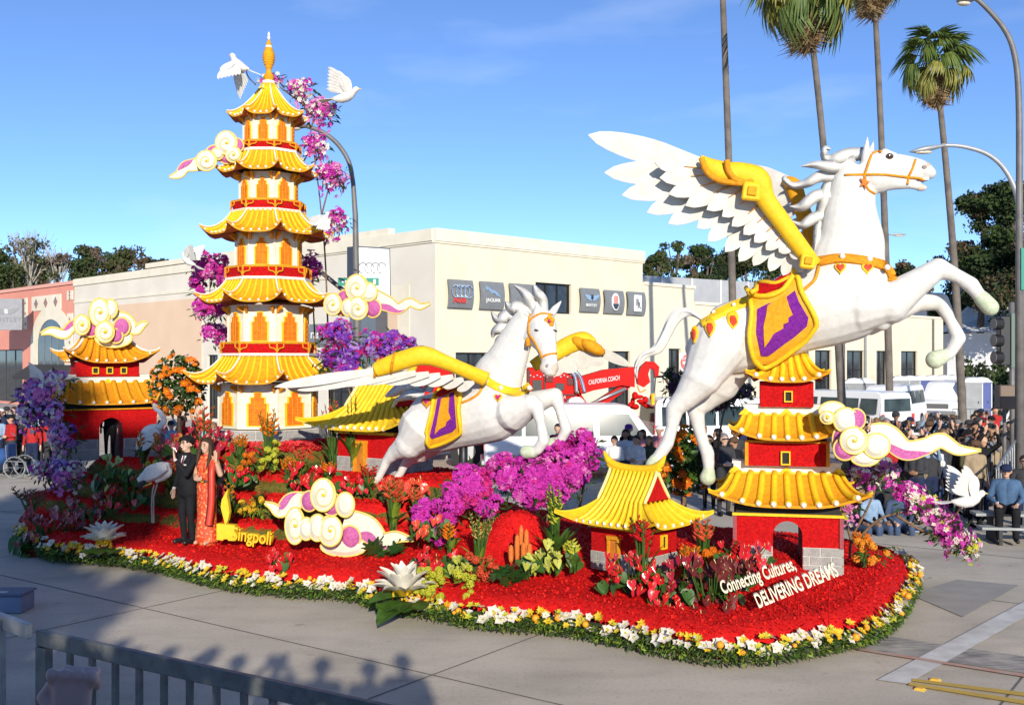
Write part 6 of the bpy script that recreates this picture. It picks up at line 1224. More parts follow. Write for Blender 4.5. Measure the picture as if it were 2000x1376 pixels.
def orchids(name, label, d, branches, clusters, pal, base=None, group='orchid displays', n=300, s=.05, dep=.8, br=.022, hang=.0, green=70, seed=1, cat='orchids'):
    rg = random.Random(seed); k = F / d; b0 = base or PX(clusters[0][0], clusters[0][1], d); t = thing(name, label, cat, b0, 0, group)
    for bl_ in branches:
        q = catmull([PX(x, y, d + .05) for x, y in bl_], 5); b = MB(); b.tube(q, [br * (1 - .6 * i / len(q)) for i in range(len(q))], 6); b.build('branch', stemm, t, smooth=True, off=b0)
    for cl in clusters:
        px, py, rx, ry = cl[:4]; mix = cl[4] if len(cl) > 4 else pal[1]; dd = d + (cl[5] if len(cl) > 5 else 0); c = PX(px, py, dd); b = MB(); r = (rx / k, max(rx, ry) / k * dep, ry / k)
        nn = int(n * (rx * ry) / (40 * 36)); spray(b, c, r, nn, s, mix, rg, hang); tag(b.build('blossom_cluster', pal[0], t, fix=False, off=b0), kind='stuff')
        if green: b = MB(); sprigs(b, c + V((0, .05, -r[2] * .3)), (r[0] * 1.0, r[1], r[2] * .95), int(green * rx * ry / 1400) + 12, rg, 0, .16); tag(b.build('greenery', leaf_d, t, fix=False, off=b0), kind='stuff')
    return t
PAL = [f_mag, f_pk, f_wh, f_pu, f_la, f_ho, f_lm]
MAG = [(0, 8), (5, 2), (1, 1)]; PW = [(0, 4), (1, 3), (2, 4)]; PUR = [(3, 5), (5, 3), (4, 3), (0, 1)]; LAV = [(3, 2.5), (4, 5), (0, 2), (2, 4), (1, 3)]
orchids('orchid_tree', 'slender orchid tree with pink and white sprays rising beside the pagoda top', 20.4, [[(645, 860), (642, 700), (636, 520), (628, 420), (618, 335), (606, 250), (596, 185)], [(628, 420), (640, 375), (650, 345)], [(618, 335), (612, 285)], [(606, 250), (625, 215)], [(600, 210), (560, 180), (530, 158)], [(634, 480), (655, 425)]], [(527, 152, 28, 15), (590, 172, 32, 20), (626, 212, 36, 24), (614, 280, 30, 24), (650, 338, 36, 26), (657, 424, 28, 22)], (PAL, PW), hang=.35, n=620, s=.05, seed=2)
orchids('orchid_tree', 'magenta orchid tree growing left of the pagoda wall', 20.9, [[(440, 860), (436, 720), (428, 660), (412, 600), (410, 535)], [(428, 660), (418, 640)], [(412, 600), (388, 570)]], [(405, 520, 38, 36), (440, 530, 20, 36), (388, 555, 20, 26), (400, 602, 30, 26), (430, 600, 22, 20), (420, 652, 30, 24)], (PAL, MAG), n=800, s=.045, seed=3, green=30)
orchids('orchid_tree', 'small magenta orchid clump showing at the right of the pagoda', 20.9, [[(618, 700), (612, 600), (612, 520)]], [(612, 515, 27, 28), (600, 540, 16, 20)], (PAL, MAG), n=800, s=.045, seed=4, green=30)
orchids('orchid_tree', 'purple and violet orchid tree beneath the hanging cloud', 19.0, [[(688, 900), (690, 800), (675, 740), (662, 690)], [(690, 790), (712, 730), (722, 680)], [(700, 770), (740, 720), (775, 680)]], [(655, 650, 40, 30), (645, 690, 34, 28), (680, 690, 34, 30), (668, 716, 40, 22), (722, 668, 26, 28), (765, 665, 24, 24), (792, 672, 24, 24), (745, 690, 30, 18)], (PAL, PUR), n=640, s=.048, seed=5, green=50)
orchids('orchid_tree', 'lavender and purple orchid sprays in shade at the end of the float', 19.8, [[(150, 1000), (140, 900), (110, 830), (85, 780)], [(140, 900), (128, 855)], [(140, 920), (115, 925)]], [(112, 738, 32, 16), (75, 770, 44, 34), (60, 805, 34, 26), (98, 805, 34, 28), (126, 850, 34, 30), (90, 915, 30, 24), (130, 920, 38, 28)], (PAL, LAV), n=560, s=.05, hang=.3, seed=6)
orchids('orchid_bank', 'dense bank of bright magenta orchids under the smaller horse', 15.9, [[(905, 1080), (880, 1030), (850, 1000)], [(960, 1050), (940, 980), (930, 950)], [(1060, 1060), (1070, 1000), (1074, 950)], [(1130, 1000), (1145, 920), (1150, 880)]], [(838, 1012, 36, 40, MAG, -.7), (868, 985, 38, 42, MAG, -.6), (920, 945, 46, 46, MAG, -.3), (955, 985, 30, 30, MAG, -.3), (985, 925, 42, 42), (1035, 950, 42, 44, MAG, -.1), (1080, 945, 46, 48, MAG, -.1), (1055, 900, 44, 34), (1118, 915, 40, 44), (1148, 880, 34, 50, MAG, .2), (1110, 870, 36, 36, MAG, .2), (860, 1040, 26, 26, MAG, -.7)], (PAL, [(0, 9), (5, 1), (1, 3.5)]), n=680, s=.052, dep=.9, seed=7, green=40)
orchids('orchid_tree', 'pink and white orchid tree leaning out beside the large gate tower', 15.0, [[(1660, 1090), (1664, 1050), (1690, 1000), (1712, 950), (1722, 915)], [(1664, 1060), (1650, 1010), (1640, 980)], [(1668, 1060), (1715, 1015), (1760, 1000), (1810, 1000)], [(1750, 1005), (1800, 1035), (1860, 1060), (1905, 1075)]], [(1690, 925, 36, 20), (1735, 918, 30, 22), (1655, 985, 22, 14, [(2, 4), (1, 3), (6, 2)]), (1780, 965, 36, 26), (1815, 985, 36, 26), (1845, 1020, 36, 26), (1868, 1045, 38, 24), (1895, 1062, 22, 20, [(1, 2), (6, 3), (2, 2)])], (PAL, [(0, 5), (1, 5), (2, 4), (6, 1)]), n=520, s=.045, hang=.25, seed=8, green=90)
dkp = [(3, 1)]
orchids('orchid_tree', 'dark violet foliage plant behind the rearing horse hind legs', 17.2, [[(1330, 900), (1330, 820), (1325, 760)], [(1400, 900), (1410, 820), (1425, 770)]], [(1322, 745, 30, 34), (1395, 775, 44, 26), (1440, 770, 38, 24), (1340, 775, 28, 22)], ([mat('dark_violet_leaf', (.05, .018, .06), (.03, .012, .03), 8, .6), leaf_d], [(0, 3), (1, 2)]), n=240, s=.06, seed=9)
def flower_bush(name, label, d, crown, trunk, mats, fm, nf, fs, seed, n=900):
    rg = random.Random(seed); k = F / d; px, py, rx, ry = crown; c = PX(px, py, d); t = thing(name, label, 'flowering bush', PX(*trunk[0], d), 0, 'orange flowered bushes'); o = t.location; r = V((rx / k, rx / k * .8, ry / k))
    b = MB(); b.tube([PX(x, y, d) for x, y in trunk], [.05, .045, .03][:len(trunk)], 7)
    for _ in range(6): q = rv_(rg, .5); b.tube([PX(*trunk[-1], d), c + V((q.x * r.x, q.y * r.y, q.z * r.z)) * .7], [.02, .008], 5)
    b.build('trunk', stemm, t, off=o); b = MB()
    for _ in range(n):
        q = rv_(rg) * rg.random() ** .35; p = c + V((q.x * r.x, q.y * r.y, q.z * r.z)); u = (rv_(rg) + q * .6).normalized(); l = rg.uniform(.07, .14); e = u.cross(rv_(rg)).normalized() * l * .36; nn = u.cross(e).normalized() * l * .1
        b.add([p, p + u * l * .5 + e + nn, p + u * l, p + u * l * .5 - e + nn, p + u * l * .5], [(0, 1, 4), (1, 2, 4), (2, 3, 4), (3, 0, 4)], rg.choice((0, 0, 1)))
    tag(b.build('foliage', mats, t, fix=False, off=o), kind='stuff'); FLW = [flower('orange_flower', [fm, f_ye], 9, fs, .7, i, .3) for i in range(2)]
    for _ in range(nf): q = rv_(rg); q.y = -abs(q.y); p = c + V((q.x * r.x, q.y * r.y, q.z * r.z)) * .98; obj('orange_flower', rg.choice(FLW), t, p - o, (q + V((0, -.6, .2))).to_track_quat('Z', 'Y').to_euler(), rg.uniform(.8, 1.3))
flower_bush('flowering_bush', 'round green bush with orange flowers left of the pagoda', 20.0, (348, 752, 54, 58), [(352, 890), (350, 840), (350, 790)], [leaf_d, leaf_m], f_or, 46, .075, 31)
flower_bush('flowering_bush', 'green bush with orange blooms between the rearing horse hind hooves', 16.4, (1338, 900, 48, 66), [(1335, 1010), (1335, 970), (1337, 940)], [leaf_m, leaf_d], f_or, 34, .08, 32)
# ---- strap-leaved and tropical clumps
def strap_leaf(b, p, az, L, w_, lean, droop, mi=0, n=6):
    h = V((math.cos(az), math.sin(az), 0)); s = V((-h.y, h.x, 0)); rows = []
    for i in range(n + 1):
        f = i / n; c = V(p) + h * (L * f * math.sin(lean) + droop * L * f * f * .5) + V((0, 0, L * f * math.cos(lean) - droop * L * f * f * .55)); ww = w_ * math.sin(math.pi * min(1, .12 + .88 * f)) ** .7 + .002
        if i == n: ww = .001
        rows.append([c - s * ww + V((0, 0, ww * .3)), c, c + s * ww + V((0, 0, ww * .3))])
    b.grid(rows, mi)
def heart_leaf(b, p, nrm, upv, s, mi=0):
    n = V(nrm).normalized(); u = V(upv) - n * V(upv).dot(n); u = u.normalized() if u.length > 1e-4 else n.orthogonal(); w2 = n.cross(u); ol = []
    for x, y in ((0, .30), (.22, .52), (.48, .50), (.62, .22), (.55, -.12), (.36, -.50), (.14, -.82), (0, -1.0), (-.14, -.82), (-.36, -.50), (-.55, -.12), (-.62, .22), (-.48, .50), (-.22, .52)):
        ol.append(V(p) + w2 * (x * s) + u * (y * s) + n * (.22 * s * abs(x) - .12 * s * y * y))
    c = V(p) + n * (-.03 * s); o = len(b.v); b.v += [tuple(v) for v in ol] + [tuple(c)]
    for i in range(14): b.f.append((o + i, o + (i + 1) % 14, o + 14)); b.m.append(mi)
def clump_base(px, py, d): return PX(px, py, d)
def anthuriums(label, px, py, d, wpx, hpx, n, m, seed, size=.11, leaves=8, lm=None, cat='anthuriums'):
    rg = random.Random(seed); k = F / d; c = PX(px, py, d); t = thing('anthurium_clump', label, cat, c, 0, 'anthurium clumps')
    hm = MB(); heart_leaf(hm, (0, 0, 0), (0, -.85, .5), (0, .5, .85), 1.0); hm.tube([(0, -.02, .05), (.03, -.22, .5)], [.06, .025], 6, 1); me = hm.mesh('spathe', [m, mat('spadix', (.72, .55, .22), rough=.5)], True, fix=False)
    b = MB()
    n = int(n * 1.8)
    for i in range(n):
        x, z = rg.uniform(-1, 1) * wpx / k / 2, rg.uniform(.05, 1) * hpx / k; y = rg.uniform(-.3, .15) - .1 * (1 - z * k / hpx); p = V((x, y, z)); b.tube(catmull([(x * .3, .1, -.05), (x * .7, y * .5, z * .6), p], 3), .007, 4)
        obj('spathe', me, t, p, (rg.uniform(-.6, .5), rg.uniform(-.6, .6), rg.uniform(-.9, .9)), size * rg.uniform(.75, 1.25))
    b.build('stalk', leaf_m, t); lf = MB(); heart_leaf(lf, (0, 0, 0), (0, -.75, .65), (0, .4, .9), 1.0); lme = lf.mesh('leaf', lm or mat('leaf_gloss', (.045, .11, .018), (.03, .075, .012), 6, .4, spec=.35), True, fix=False)
    for i in range(int(leaves * 2.3)): obj('leaf', lme, t, (rg.uniform(-.6, .6) * wpx / k, rg.uniform(-.25, .2), rg.uniform(-.02, .5) * hpx / k), (rg.uniform(-.5, .7), rg.uniform(-.8, .8), rg.uniform(-1.2, 1.2)), size * rg.uniform(1.1, 1.8))
    return t
def heliconias(label, px, py, d, hpx, n, m, seed, spread=.18, leafm=None, bract=.10, nleaf=8, cat='tropical flowers', name='heliconia_clump'):
    rg = random.Random(seed); k = F / d; c = PX(px, py, d); hgt = hpx / k; t = thing(name, label, cat, c, 0, 'tropical flower clumps')
    b = MB(); b2 = MB()
    for i in range(n):
        az = rg.uniform(0, 6.28); ln = rg.uniform(.02, spread); tp = V((math.cos(az) * ln * hgt * 1.2, math.sin(az) * ln * hgt, hgt * rg.uniform(.72, 1.0))); q = catmull([(math.cos(az) * .04, math.sin(az) * .04, -.05), tp * .5 + V((0, 0, .03)), tp], 4); b.tube(q, [.012] * (len(q) - 3) + [.010, .008, .006], 5)
        for j in range(5):
            f = .62 + .38 * j / 5; p = V((0, 0, 0)).lerp(tp, f); sgn_ = 1 if j % 2 else -1; dr = V((math.cos(az + 1.5) * sgn_, math.sin(az + 1.5) * sgn_, .75)).normalized(); l = bract * (1.25 - .12 * j); e = dr.cross(V((0, -1, 0))); e = e.normalized() * l * .16
            b2.add([p, p + dr * l * .45 + e, p + dr * l, p + dr * l * .45 - e, p + dr * l * .4 + V((0, -l * .16, 0))], [(0, 1, 4), (1, 2, 4), (2, 3, 4), (3, 0, 4)])
    b.build('stem', leaf_m, t); tag(b2.build('bracts', m, t, fix=False), kind='stuff')
    for i in range(nleaf): lb = MB(); strap_leaf(lb, (0, 0, 0), rg.uniform(0, 6.28), hgt * rg.uniform(.35, .7), .025 + .02 * rg.random(), rg.uniform(.1, .6), rg.uniform(.1, .6)); lb.build('leaf', leafm or rg.choice((leaf_m, leaf_d, leaf_l)), t, fix=False)
    return t
def knobs(label, px, py, d, wpx, hpx, n, m, seed, r=.05, lm=leaf_m, cat='flowers', name='flower_clump', flat=.85):
    rg = random.Random(seed); k = F / d; c = PX(px, py, d); t = thing(name, label, cat, c, 0, 'low flower clumps'); bb = MB(); bb.ball((0, 0, 0), (1, 1, flat), 0, 9, 6); me0 = bb.mesh('bloom', m, True)
    kb = MB(); rr = random.Random(seed + 1)
    for _ in range(46): q = rv_(rr, .3); blossom(kb, q * .72, q, .5, 0, rr, 3)
    me = kb.mesh('bloom', m, fix=False)
    for i in range(n): obj('bloom', me, t, (rg.uniform(-.5, .5) * wpx / k, rg.uniform(-.22, .12), rg.uniform(0, 1) * hpx / k), (rg.uniform(-.3, .3), rg.uniform(-.3, .3), rg.uniform(0, 6)), r * rg.uniform(.8, 1.2))
    b = MB(); sprigs(b, (0, 0, hpx / k * .4), (wpx / k * .55, .2, hpx / k * .5), 60, rg, 0, .12); tag(b.build('greenery', lm, t, fix=False), kind='stuff'); return t
anthuriums('glossy red anthuriums and ribbons at the front of the red deck', 545, 1112, 15.2, 40, 44, 9, anth, 41, .085, 3)
anthuriums('red anthuriums on the terrace behind the front cloud', 610, 955, 17.6, 90, 50, 16, anth, 42, .10, 5)
anthuriums('red anthuriums at the door of the front small house', 1235, 1150, 13.1, 110, 70, 20, anth, 43, .085, 7)
anthuriums('dark maroon anthuriums with large leaves beside the slogan lettering', 1392, 1215, 12.6, 90, 130, 20, f_dk, 44, .10, 12)
anthuriums('red anthuriums clustered at the base of the large gate tower arch', 1455, 1112, 13.4, 100, 60, 16, anth, 45, .09, 6)
anthuriums('red anthuriums in painted shade massed at the shaded tail of the float', 110, 1085, 18.2, 130, 90, 30, mat('anthurium_shade', (.30, .01, .02), (.18, .008, .016), 6, .18, spec=.7), 46, .12, 14)  # darker copy of the red spathes, shade of the tail put into the colour
anthuriums('red anthuriums near the crane statues', 250, 985, 18.6, 60, 60, 10, anth, 47, .10, 6)
anthuriums('coral anthuriums piled below the smaller horse hind hooves', 790, 975, 16.6, 90, 40, 18, mat('anthurium_coral', (.62, .07, .03), (.54, .05, .02), 6, .2, spec=.6), 48, .10, 5)
anthuriums('red anthuriums behind the front lotus flower', 850, 1110, 14.6, 80, 40, 12, anth, 49, .09, 5)
anthuriums('green anthuriums with veined spathes left of the front small house', 1090, 1105, 13.9, 70, 50, 14, mat('anthurium_green', (.42, .42, .06), (.34, .36, .05), 6, .3, spec=.5), 50, .085, 8)
anthuriums('dark anthuriums behind the waving couple', 385, 905, 18.9, 130, 70, 26, mat('anthurium_wine', (.34, .012, .03), (.24, .01, .02), 6, .2, spec=.6), 51, .10, 8)
anthuriums('leafy green philodendron on the shaded terrace', 235, 950, 18.5, 80, 60, 6, mat('anthurium_pale', (.30, .38, .10), (.2, .3, .07), 6, .3), 52, .10, 18)
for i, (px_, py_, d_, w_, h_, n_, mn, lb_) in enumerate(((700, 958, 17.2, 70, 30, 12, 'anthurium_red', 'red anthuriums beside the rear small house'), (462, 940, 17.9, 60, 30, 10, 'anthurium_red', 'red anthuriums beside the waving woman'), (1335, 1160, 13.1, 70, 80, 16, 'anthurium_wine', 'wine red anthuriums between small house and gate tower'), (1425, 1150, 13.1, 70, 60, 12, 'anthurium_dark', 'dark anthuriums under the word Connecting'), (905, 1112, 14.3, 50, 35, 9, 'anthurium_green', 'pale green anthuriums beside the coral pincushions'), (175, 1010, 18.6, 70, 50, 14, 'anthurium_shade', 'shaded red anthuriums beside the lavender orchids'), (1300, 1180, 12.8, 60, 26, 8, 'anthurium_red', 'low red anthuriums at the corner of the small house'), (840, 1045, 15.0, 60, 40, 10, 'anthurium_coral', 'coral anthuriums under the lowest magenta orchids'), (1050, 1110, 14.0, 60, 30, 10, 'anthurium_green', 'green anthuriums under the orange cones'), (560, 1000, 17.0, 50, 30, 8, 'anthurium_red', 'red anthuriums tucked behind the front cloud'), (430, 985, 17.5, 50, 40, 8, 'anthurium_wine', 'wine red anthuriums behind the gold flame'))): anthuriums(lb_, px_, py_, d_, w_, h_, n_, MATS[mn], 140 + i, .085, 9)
heliconias('tall orange heliconias in front of the pagoda plinth', 525, 905, 18.2, 110, 12, f_or, 61, .22, bract=.13)
heliconias('orange heliconias beside the right end of the pagoda plinth', 650, 905, 18.6, 130, 12, f_co, 62, .16, bract=.12)
heliconias('orange heliconias on the middle terrace', 565, 950, 17.9, 60, 10, f_or, 63, .3, bract=.12)
heliconias('orange red heliconias with upright leaves behind the front cloud tail', 768, 1030, 15.9, 100, 14, f_co, 64, .25, bract=.13)
heliconias('orange heliconias between small house and gate tower', 1372, 1095, 13.6, 85, 12, f_co, 65, .3, bract=.11)
heliconias('orange bird of paradise flowers right of the gate tower', 1685, 1100, 14.6, 60, 9, f_or, 66, .3, bract=.14)
heliconias('orange heliconias beside the flowering bush and waving couple', 400, 890, 19.4, 100, 12, f_co, 67, .2, bract=.13)
heliconias('red ginger torches standing before the small house wall', 1255, 1130, 13.0, 130, 8, f_re, 68, .2, bract=.13, nleaf=3)
heliconias('tall lime green lily stalks beside the small house', 1085, 1095, 14.2, 155, 22, f_lm, 69, .12, leafm=leaf_m, bract=.08, nleaf=26)
heliconias('dark strappy green leaves beside the gold lettering', 447, 1020, 16.9, 95, 3, f_or, 70, .1, leafm=leaf_m, bract=.09, nleaf=22)
heliconias('dry golden stalks rising from the coral pincushions', 935, 1108, 14.2, 115, 14, mat('dry_stalk', (.45, .28, .06), rough=.7), 71, .25, bract=.07, nleaf=4)
heliconias('spiky dark green leaves on the terrace left of the cloud', 505, 985, 17.4, 45, 2, f_or, 72, .2, leafm=leaf_d, bract=.05, nleaf=22)
heliconias('drooping stems trailing from the shaded tail of the float', 60, 1010, 19.2, 60, 10, mat('dry_red', (.25, .05, .03), rough=.7), 73, .8, bract=.12, nleaf=10)
heliconias('tall green stems beside the rear small house', 690, 905, 18.3, 140, 6, f_co, 74, .08, bract=.08, nleaf=10)
for i, (px_, py_, d_, h_, n_, m_, lb_) in enumerate(((590, 935, 17.9, 70, 8, f_co, 'coral heliconias on the upper terrace right of the lime blooms'), (470, 905, 18.4, 60, 8, f_or, 'orange heliconias left of the pagoda plinth'), (720, 960, 17.0, 55, 8, f_re, 'red heliconias before the rear small house'), (640, 945, 17.5, 50, 6, f_or, 'orange heliconias above the front cloud'), (420, 940, 18.2, 60, 8, f_re, 'red ginger behind the waving woman'), (330, 960, 18.4, 60, 6, f_co, 'coral heliconias behind the black suit'), (215, 1000, 18.4, 60, 6, f_re, 'red ginger on the shaded lower terrace'), (880, 1080, 14.8, 60, 8, f_or, 'orange heliconias below the magenta orchid bank'), (1345, 1130, 13.3, 70, 8, f_or, 'orange heliconias among the wine red anthuriums'), (1440, 1120, 13.3, 70, 6, f_re, 'red ginger in front of the gate tower'), (815, 1010, 15.6, 60, 8, f_co, 'coral heliconias beside the magenta orchid bank'), (1120, 1110, 13.7, 60, 4, f_lm, 'lime stalks at the left wall of the small house'), (280, 900, 19.2, 60, 8, f_or, 'orange heliconias behind the cranes'))): heliconias(lb_, px_, py_, d_, h_, n_, m_, 300 + i, .3, bract=.11, nleaf=14)
knobs('coral pincushion flowers in front of the orchid bank', 940, 1135, 13.9, 60, 50, 15, f_co, 81, .06)
knobs('yellow green cymbidium cluster behind the front lotus', 870, 1168, 13.6, 110, 60, 34, f_lm, 82, .055, leaf_l)
knobs('orange and yellow roses below the heliconias at the gate tower', 1375, 1110, 13.5, 80, 40, 16, f_or, 83, .055)
knobs('orange roses at the right foot of the gate tower', 1705, 1092, 14.3, 60, 34, 12, mat('rose_orange', (.80, .36, .02), (.75, .25, .02), 10, .6, trans=.2), 84, .06)
knobs('lime green cabbage like blooms below the pagoda', 522, 920, 17.9, 42, 60, 14, f_lm, 85, .06, leaf_m)
knobs('orange lilies on the left of the lime blooms', 488, 912, 17.9, 30, 30, 8, f_or, 86, .055)
knobs('yellow orchids spilling over the terrace edge', 498, 1000, 17.2, 56, 26, 14, f_ye, 87, .05, leaf_l)
knobs('pale green cluster beside the terrace edge by the couple', 300, 940, 18.7, 50, 40, 12, f_lm, 88, .05)
knobs('orange marigolds in the shade beside the crane', 330, 885, 19.0, 60, 36, 18, mat('marigold', (.60, .20, .02), (.5, .13, .01), 8, .7), 89, .06)
# upright orange banksia cones
bk_t = thing('banksia_cones', 'upright orange cone flowers beside the green anthuriums', 'flowers', PX(1018, 1098, 14.1)); k_ = F / 14.1
for x, h_, dy in ((-8, 55, 0), (0, 72, .06), (10, 66, -.03), (16, 40, -.08), (-20, 36, -.05), (4, 42, -.1)):
    b = MB(); pr = [(.012, 0), (.03, .12), (.036, .3), (.036, .7), (.028, .92), (.006, 1)]; b.lathe([(r_, z * h_ / k_) for r_, z in pr], 10, c=(x / k_, dy, 0)); b.build('cone', mat('banksia_orange', (.72, .20, .03), (.60, .13, .02), 40, .85, .9, 90), bk_t, smooth=True)
# monstera leaves
def monstera(label, px, py, d, s, n, seed):
    rg = random.Random(seed); t = thing('monstera_leaves', label, 'leaves', PX(px, py, d), 0, 'monstera leaves'); b = MB(); ol = []
    for i in range(40):
        q = -math.pi + (i / 40) * 2 * math.pi; r_ = (.75 + .25 * math.cos(q * .5)) * (1 if i % 4 < 2 else .62); ol.append((math.sin(q) * .8 * r_, math.cos(q) * r_))
    b.add([(x, y, .1 * abs(x)) for x, y in ol] + [(0, -.1, 0)], [(i, (i + 1) % 40, 40) for i in range(40)]); me = b.mesh('leaf', mat('monstera_green', (.03, .085, .02), (.02, .06, .012), 5, .3, spec=.5), True, fix=False)
    for i in range(n): obj('leaf', me, t, (rg.uniform(-.25, .25), rg.uniform(-.1, .1), rg.uniform(0, .12)), (rg.uniform(.3, 1.1), rg.uniform(-.4, .4), rg.uniform(-2.2, 2.2) + math.pi), s * rg.uniform(.7, 1.1))
    b = MB()
    for i in range(n): b.tube([(0, .1, -.05), (rg.uniform(-.2, .2), 0, .05)], .008, 4)
    b.build('stalk', leaf_d, t)
monstera('split monstera leaves under the green anthuriums', 1005, 1132, 13.6, .22, 7, 91); monstera('split monstera leaves under the tail of the front cloud', 755, 1082, 15.3, .24, 7, 92); monstera('large dark leaves below the shaded anthuriums', 150, 1060, 18.1, .3, 8, 93)
# lotus flowers with leaf
def lotus(label, px, py, d, s, seed):
    rg = random.Random(seed); t = thing('lotus_flower', label, 'lotus flower', PX(px, py, d), 0, 'large lotus flowers')
    for ring, (n, el, L) in enumerate(((9, .40, 1.0), (8, .78, 1.12), (6, 1.15, 1.05))):
        for i in range(n):
            a = 6.2832 * i / n + ring * .4; h = V((math.cos(a), math.sin(a), 0)); dr = h * math.cos(el) + V((0, 0, math.sin(el))); nn = (V((0, 0, 1)) * math.cos(el) - h * math.sin(el)); s2 = dr.cross(nn).normalized(); b = MB(); rows = []; rowl = []
            for k in range(7):
                f = k / 6; c = dr * (L * s * f) + nn * (s * .13 * math.sin(f * 2.6)) ; ww = s * .20 * math.sin(math.pi * min(.985, .12 + .87 * f)) ** .8; rows.append([c - s2 * ww + nn * ww * .5, c, c + s2 * ww + nn * ww * .5]); rowl.append([p - nn * .012 for p in rows[-1]])
            b.grid(rows); b.grid(rowl); b.m = [0] * 12 + [1 if (k // 2) < 3 and ring == 0 else 0 for k in range(12)]; b.build('petal', [f_gw, f_ye], t, smooth=True, fix=False)
    b = MB()
    for _ in range(90): q = rv_(rg, 1.0); p = V((q.x * .10 * s * 3, q.y * .1 * s * 3, abs(q.z) * s * .45)); b.ball(p, .012 * s * 3, 0, 5, 3)
    tag(b.build('stamens', f_ye, t), kind='stuff'); b = MB(); nn = 18
    ol = [V((.75 * s * math.cos(i * 6.2832 / nn) , .75 * s * math.sin(i * 6.2832 / nn) - .25 * s, -.12 * s + .05 * s * math.sin(i * 3))) for i in range(nn)]; b.add(ol + [V((0, -.1 * s, -.1 * s))], [(i, (i + 1) % nn, nn) for i in range(nn)]); b.build('lily_pad', leaf_m, t, fix=False); return t
lf_ = lotus('white and yellow lotus flower at the front edge of the float', 788, 1168, 13.5, .46, 1); lotus('white and yellow lotus flower at the shaded front edge beside the couple', 203, 1066, 16.9, .40, 2)
b = MB(); strap_leaf(b, (0, 0, 0), rad(215), .42, .2, 1.3, .5); b.build('lily_leaf', leaf_m, lf_, fix=False); b = MB(); strap_leaf(b, (.05, -.1, -.05), rad(240), .45, .2, 1.5, .7); b.build('lily_leaf', leaf_m, lf_, fix=False)
# red carnation ring round the pagoda plinth and on the terraces
rg = random.Random(9); b = MB()
for _ in range(1500):
    a = rg.uniform(math.pi, 2 * math.pi) + rg.uniform(-.2, .2); r_ = rg.uniform(1.12, 1.34); p = V((PG.x + r_ * math.cos(a), PG.y + r_ * math.sin(a), 1.78 + rg.uniform(-.02, .10))); blossom(b, p, (rv_(rg) + V((0, -.8, .8))).normalized(), .06, rg.randrange(3), rg, 6)
tag(b.build('carnation_ring', [mat('carnation', (.60, .02, .03), rough=.7, trans=.15), f_re, mat('carnation_pale', (.66, .05, .05), rough=.7, trans=.15)], fl_root, fix=False, off=fl_root.location), kind='stuff')
# ---- lettering on the float
ivory = mat('ivory_letters', (.78, .72, .55), (.70, .64, .47), 20, .7); letside = mat('letter_gold', (.70, .38, .02), (.6, .3, .02), 20, .6)
sl = thing('slogan_lettering', 'ivory lettering reading Connecting Cultures, Delivering Dreams on the red deck', 'lettering', PX(1520, 1150, 12.75)); o = sl.location
def px_text(body, p0, p1, hpx, PLN, m, root, depth, bold, sx=None, name='lettering'):
    """stand a line of text on the plane between two photo points"""
    a, c = PLN(*p0), PLN(*p1); me = text_mesh(body, 1.0, depth / (hpx / PLN.k), bold=bold); xs_ = [v.co.x for v in me.vertices]; W_ = max(xs_) - min(xs_); x0_ = min(xs_)
    d = c - a; k_x = d.length / W_; h_ = hpx / PLN.k; u = d.normalized(); n = -PLN.n; upv = n.cross(u).normalized() 
    if upv.z < 0: upv = -upv
    for v in me.vertices: q = v.co.copy(); v.co = a + u * ((q.x - x0_) * k_x) + upv * (q.y * h_ * 1.38) + n * (q.z * h_) - root.location
    me.materials.append(m); me.update(); return obj(name, me, root)
Ps = Plane(1520, 12.35, 6)
px_text('Connecting Cultures,', (1412, 1158), (1555, 1110), 27, Ps, ivory, sl, .035, .012); Ps2 = Plane(1550, 12.0, 6)
px_text('DELIVERING DREAMS', (1482, 1185), (1638, 1122), 29, Ps2, ivory, sl, .035, .012)
b = MB()
for x, y, PLN in ((1440, 1150, Ps), (1500, 1132, Ps), (1540, 1118, Ps), (1505, 1176, Ps2), (1560, 1156, Ps2), (1620, 1130, Ps2)):
    p = PLN(x, y, .04); b.tube([p, V((p.x, p.y + .03, deck_z(p.x, p.y) - .05))], .008, 5)
b.build('stake', redwall, sl, off=o)
sp_ = thing('sponsor_lettering', 'gold flame emblem and gold block with Singpoli lettering on the red deck', 'lettering', PX(455, 1048, 16.2)); Pq = Plane(470, 16.2, 8)
b = MB(); q = [Pq(x, y) for x, y in ((423, 1022), (458, 1025), (460, 1056), (446, 1055), (444, 1052), (437, 1052), (435, 1055), (423, 1053))]; b.prism(q, [p + Pq.n * .12 for p in q]); b.build('block', mat('sponsor_yellow', (.82, .52, .012), (.78, .46, .01), 14, .6, .3, 110), sp_, off=sp_.location)
b = MB(); q = [Pq(x, y, .03) for x, y in ((440, 1025), (436, 1010), (431, 990), (433, 975), (440, 962), (445, 955), (443, 970), (446, 985), (448, 1000), (445, 1015))]; b.prism(q, [p + Pq.n * .08 for p in q]); b.build('flame', MATS['sponsor_yellow'], sp_, off=sp_.location)
me_ = px_text('Singpoli', (455, 1052), (531, 1062), 26, Pq, MATS['sponsor_yellow'], sp_, .05, .01)
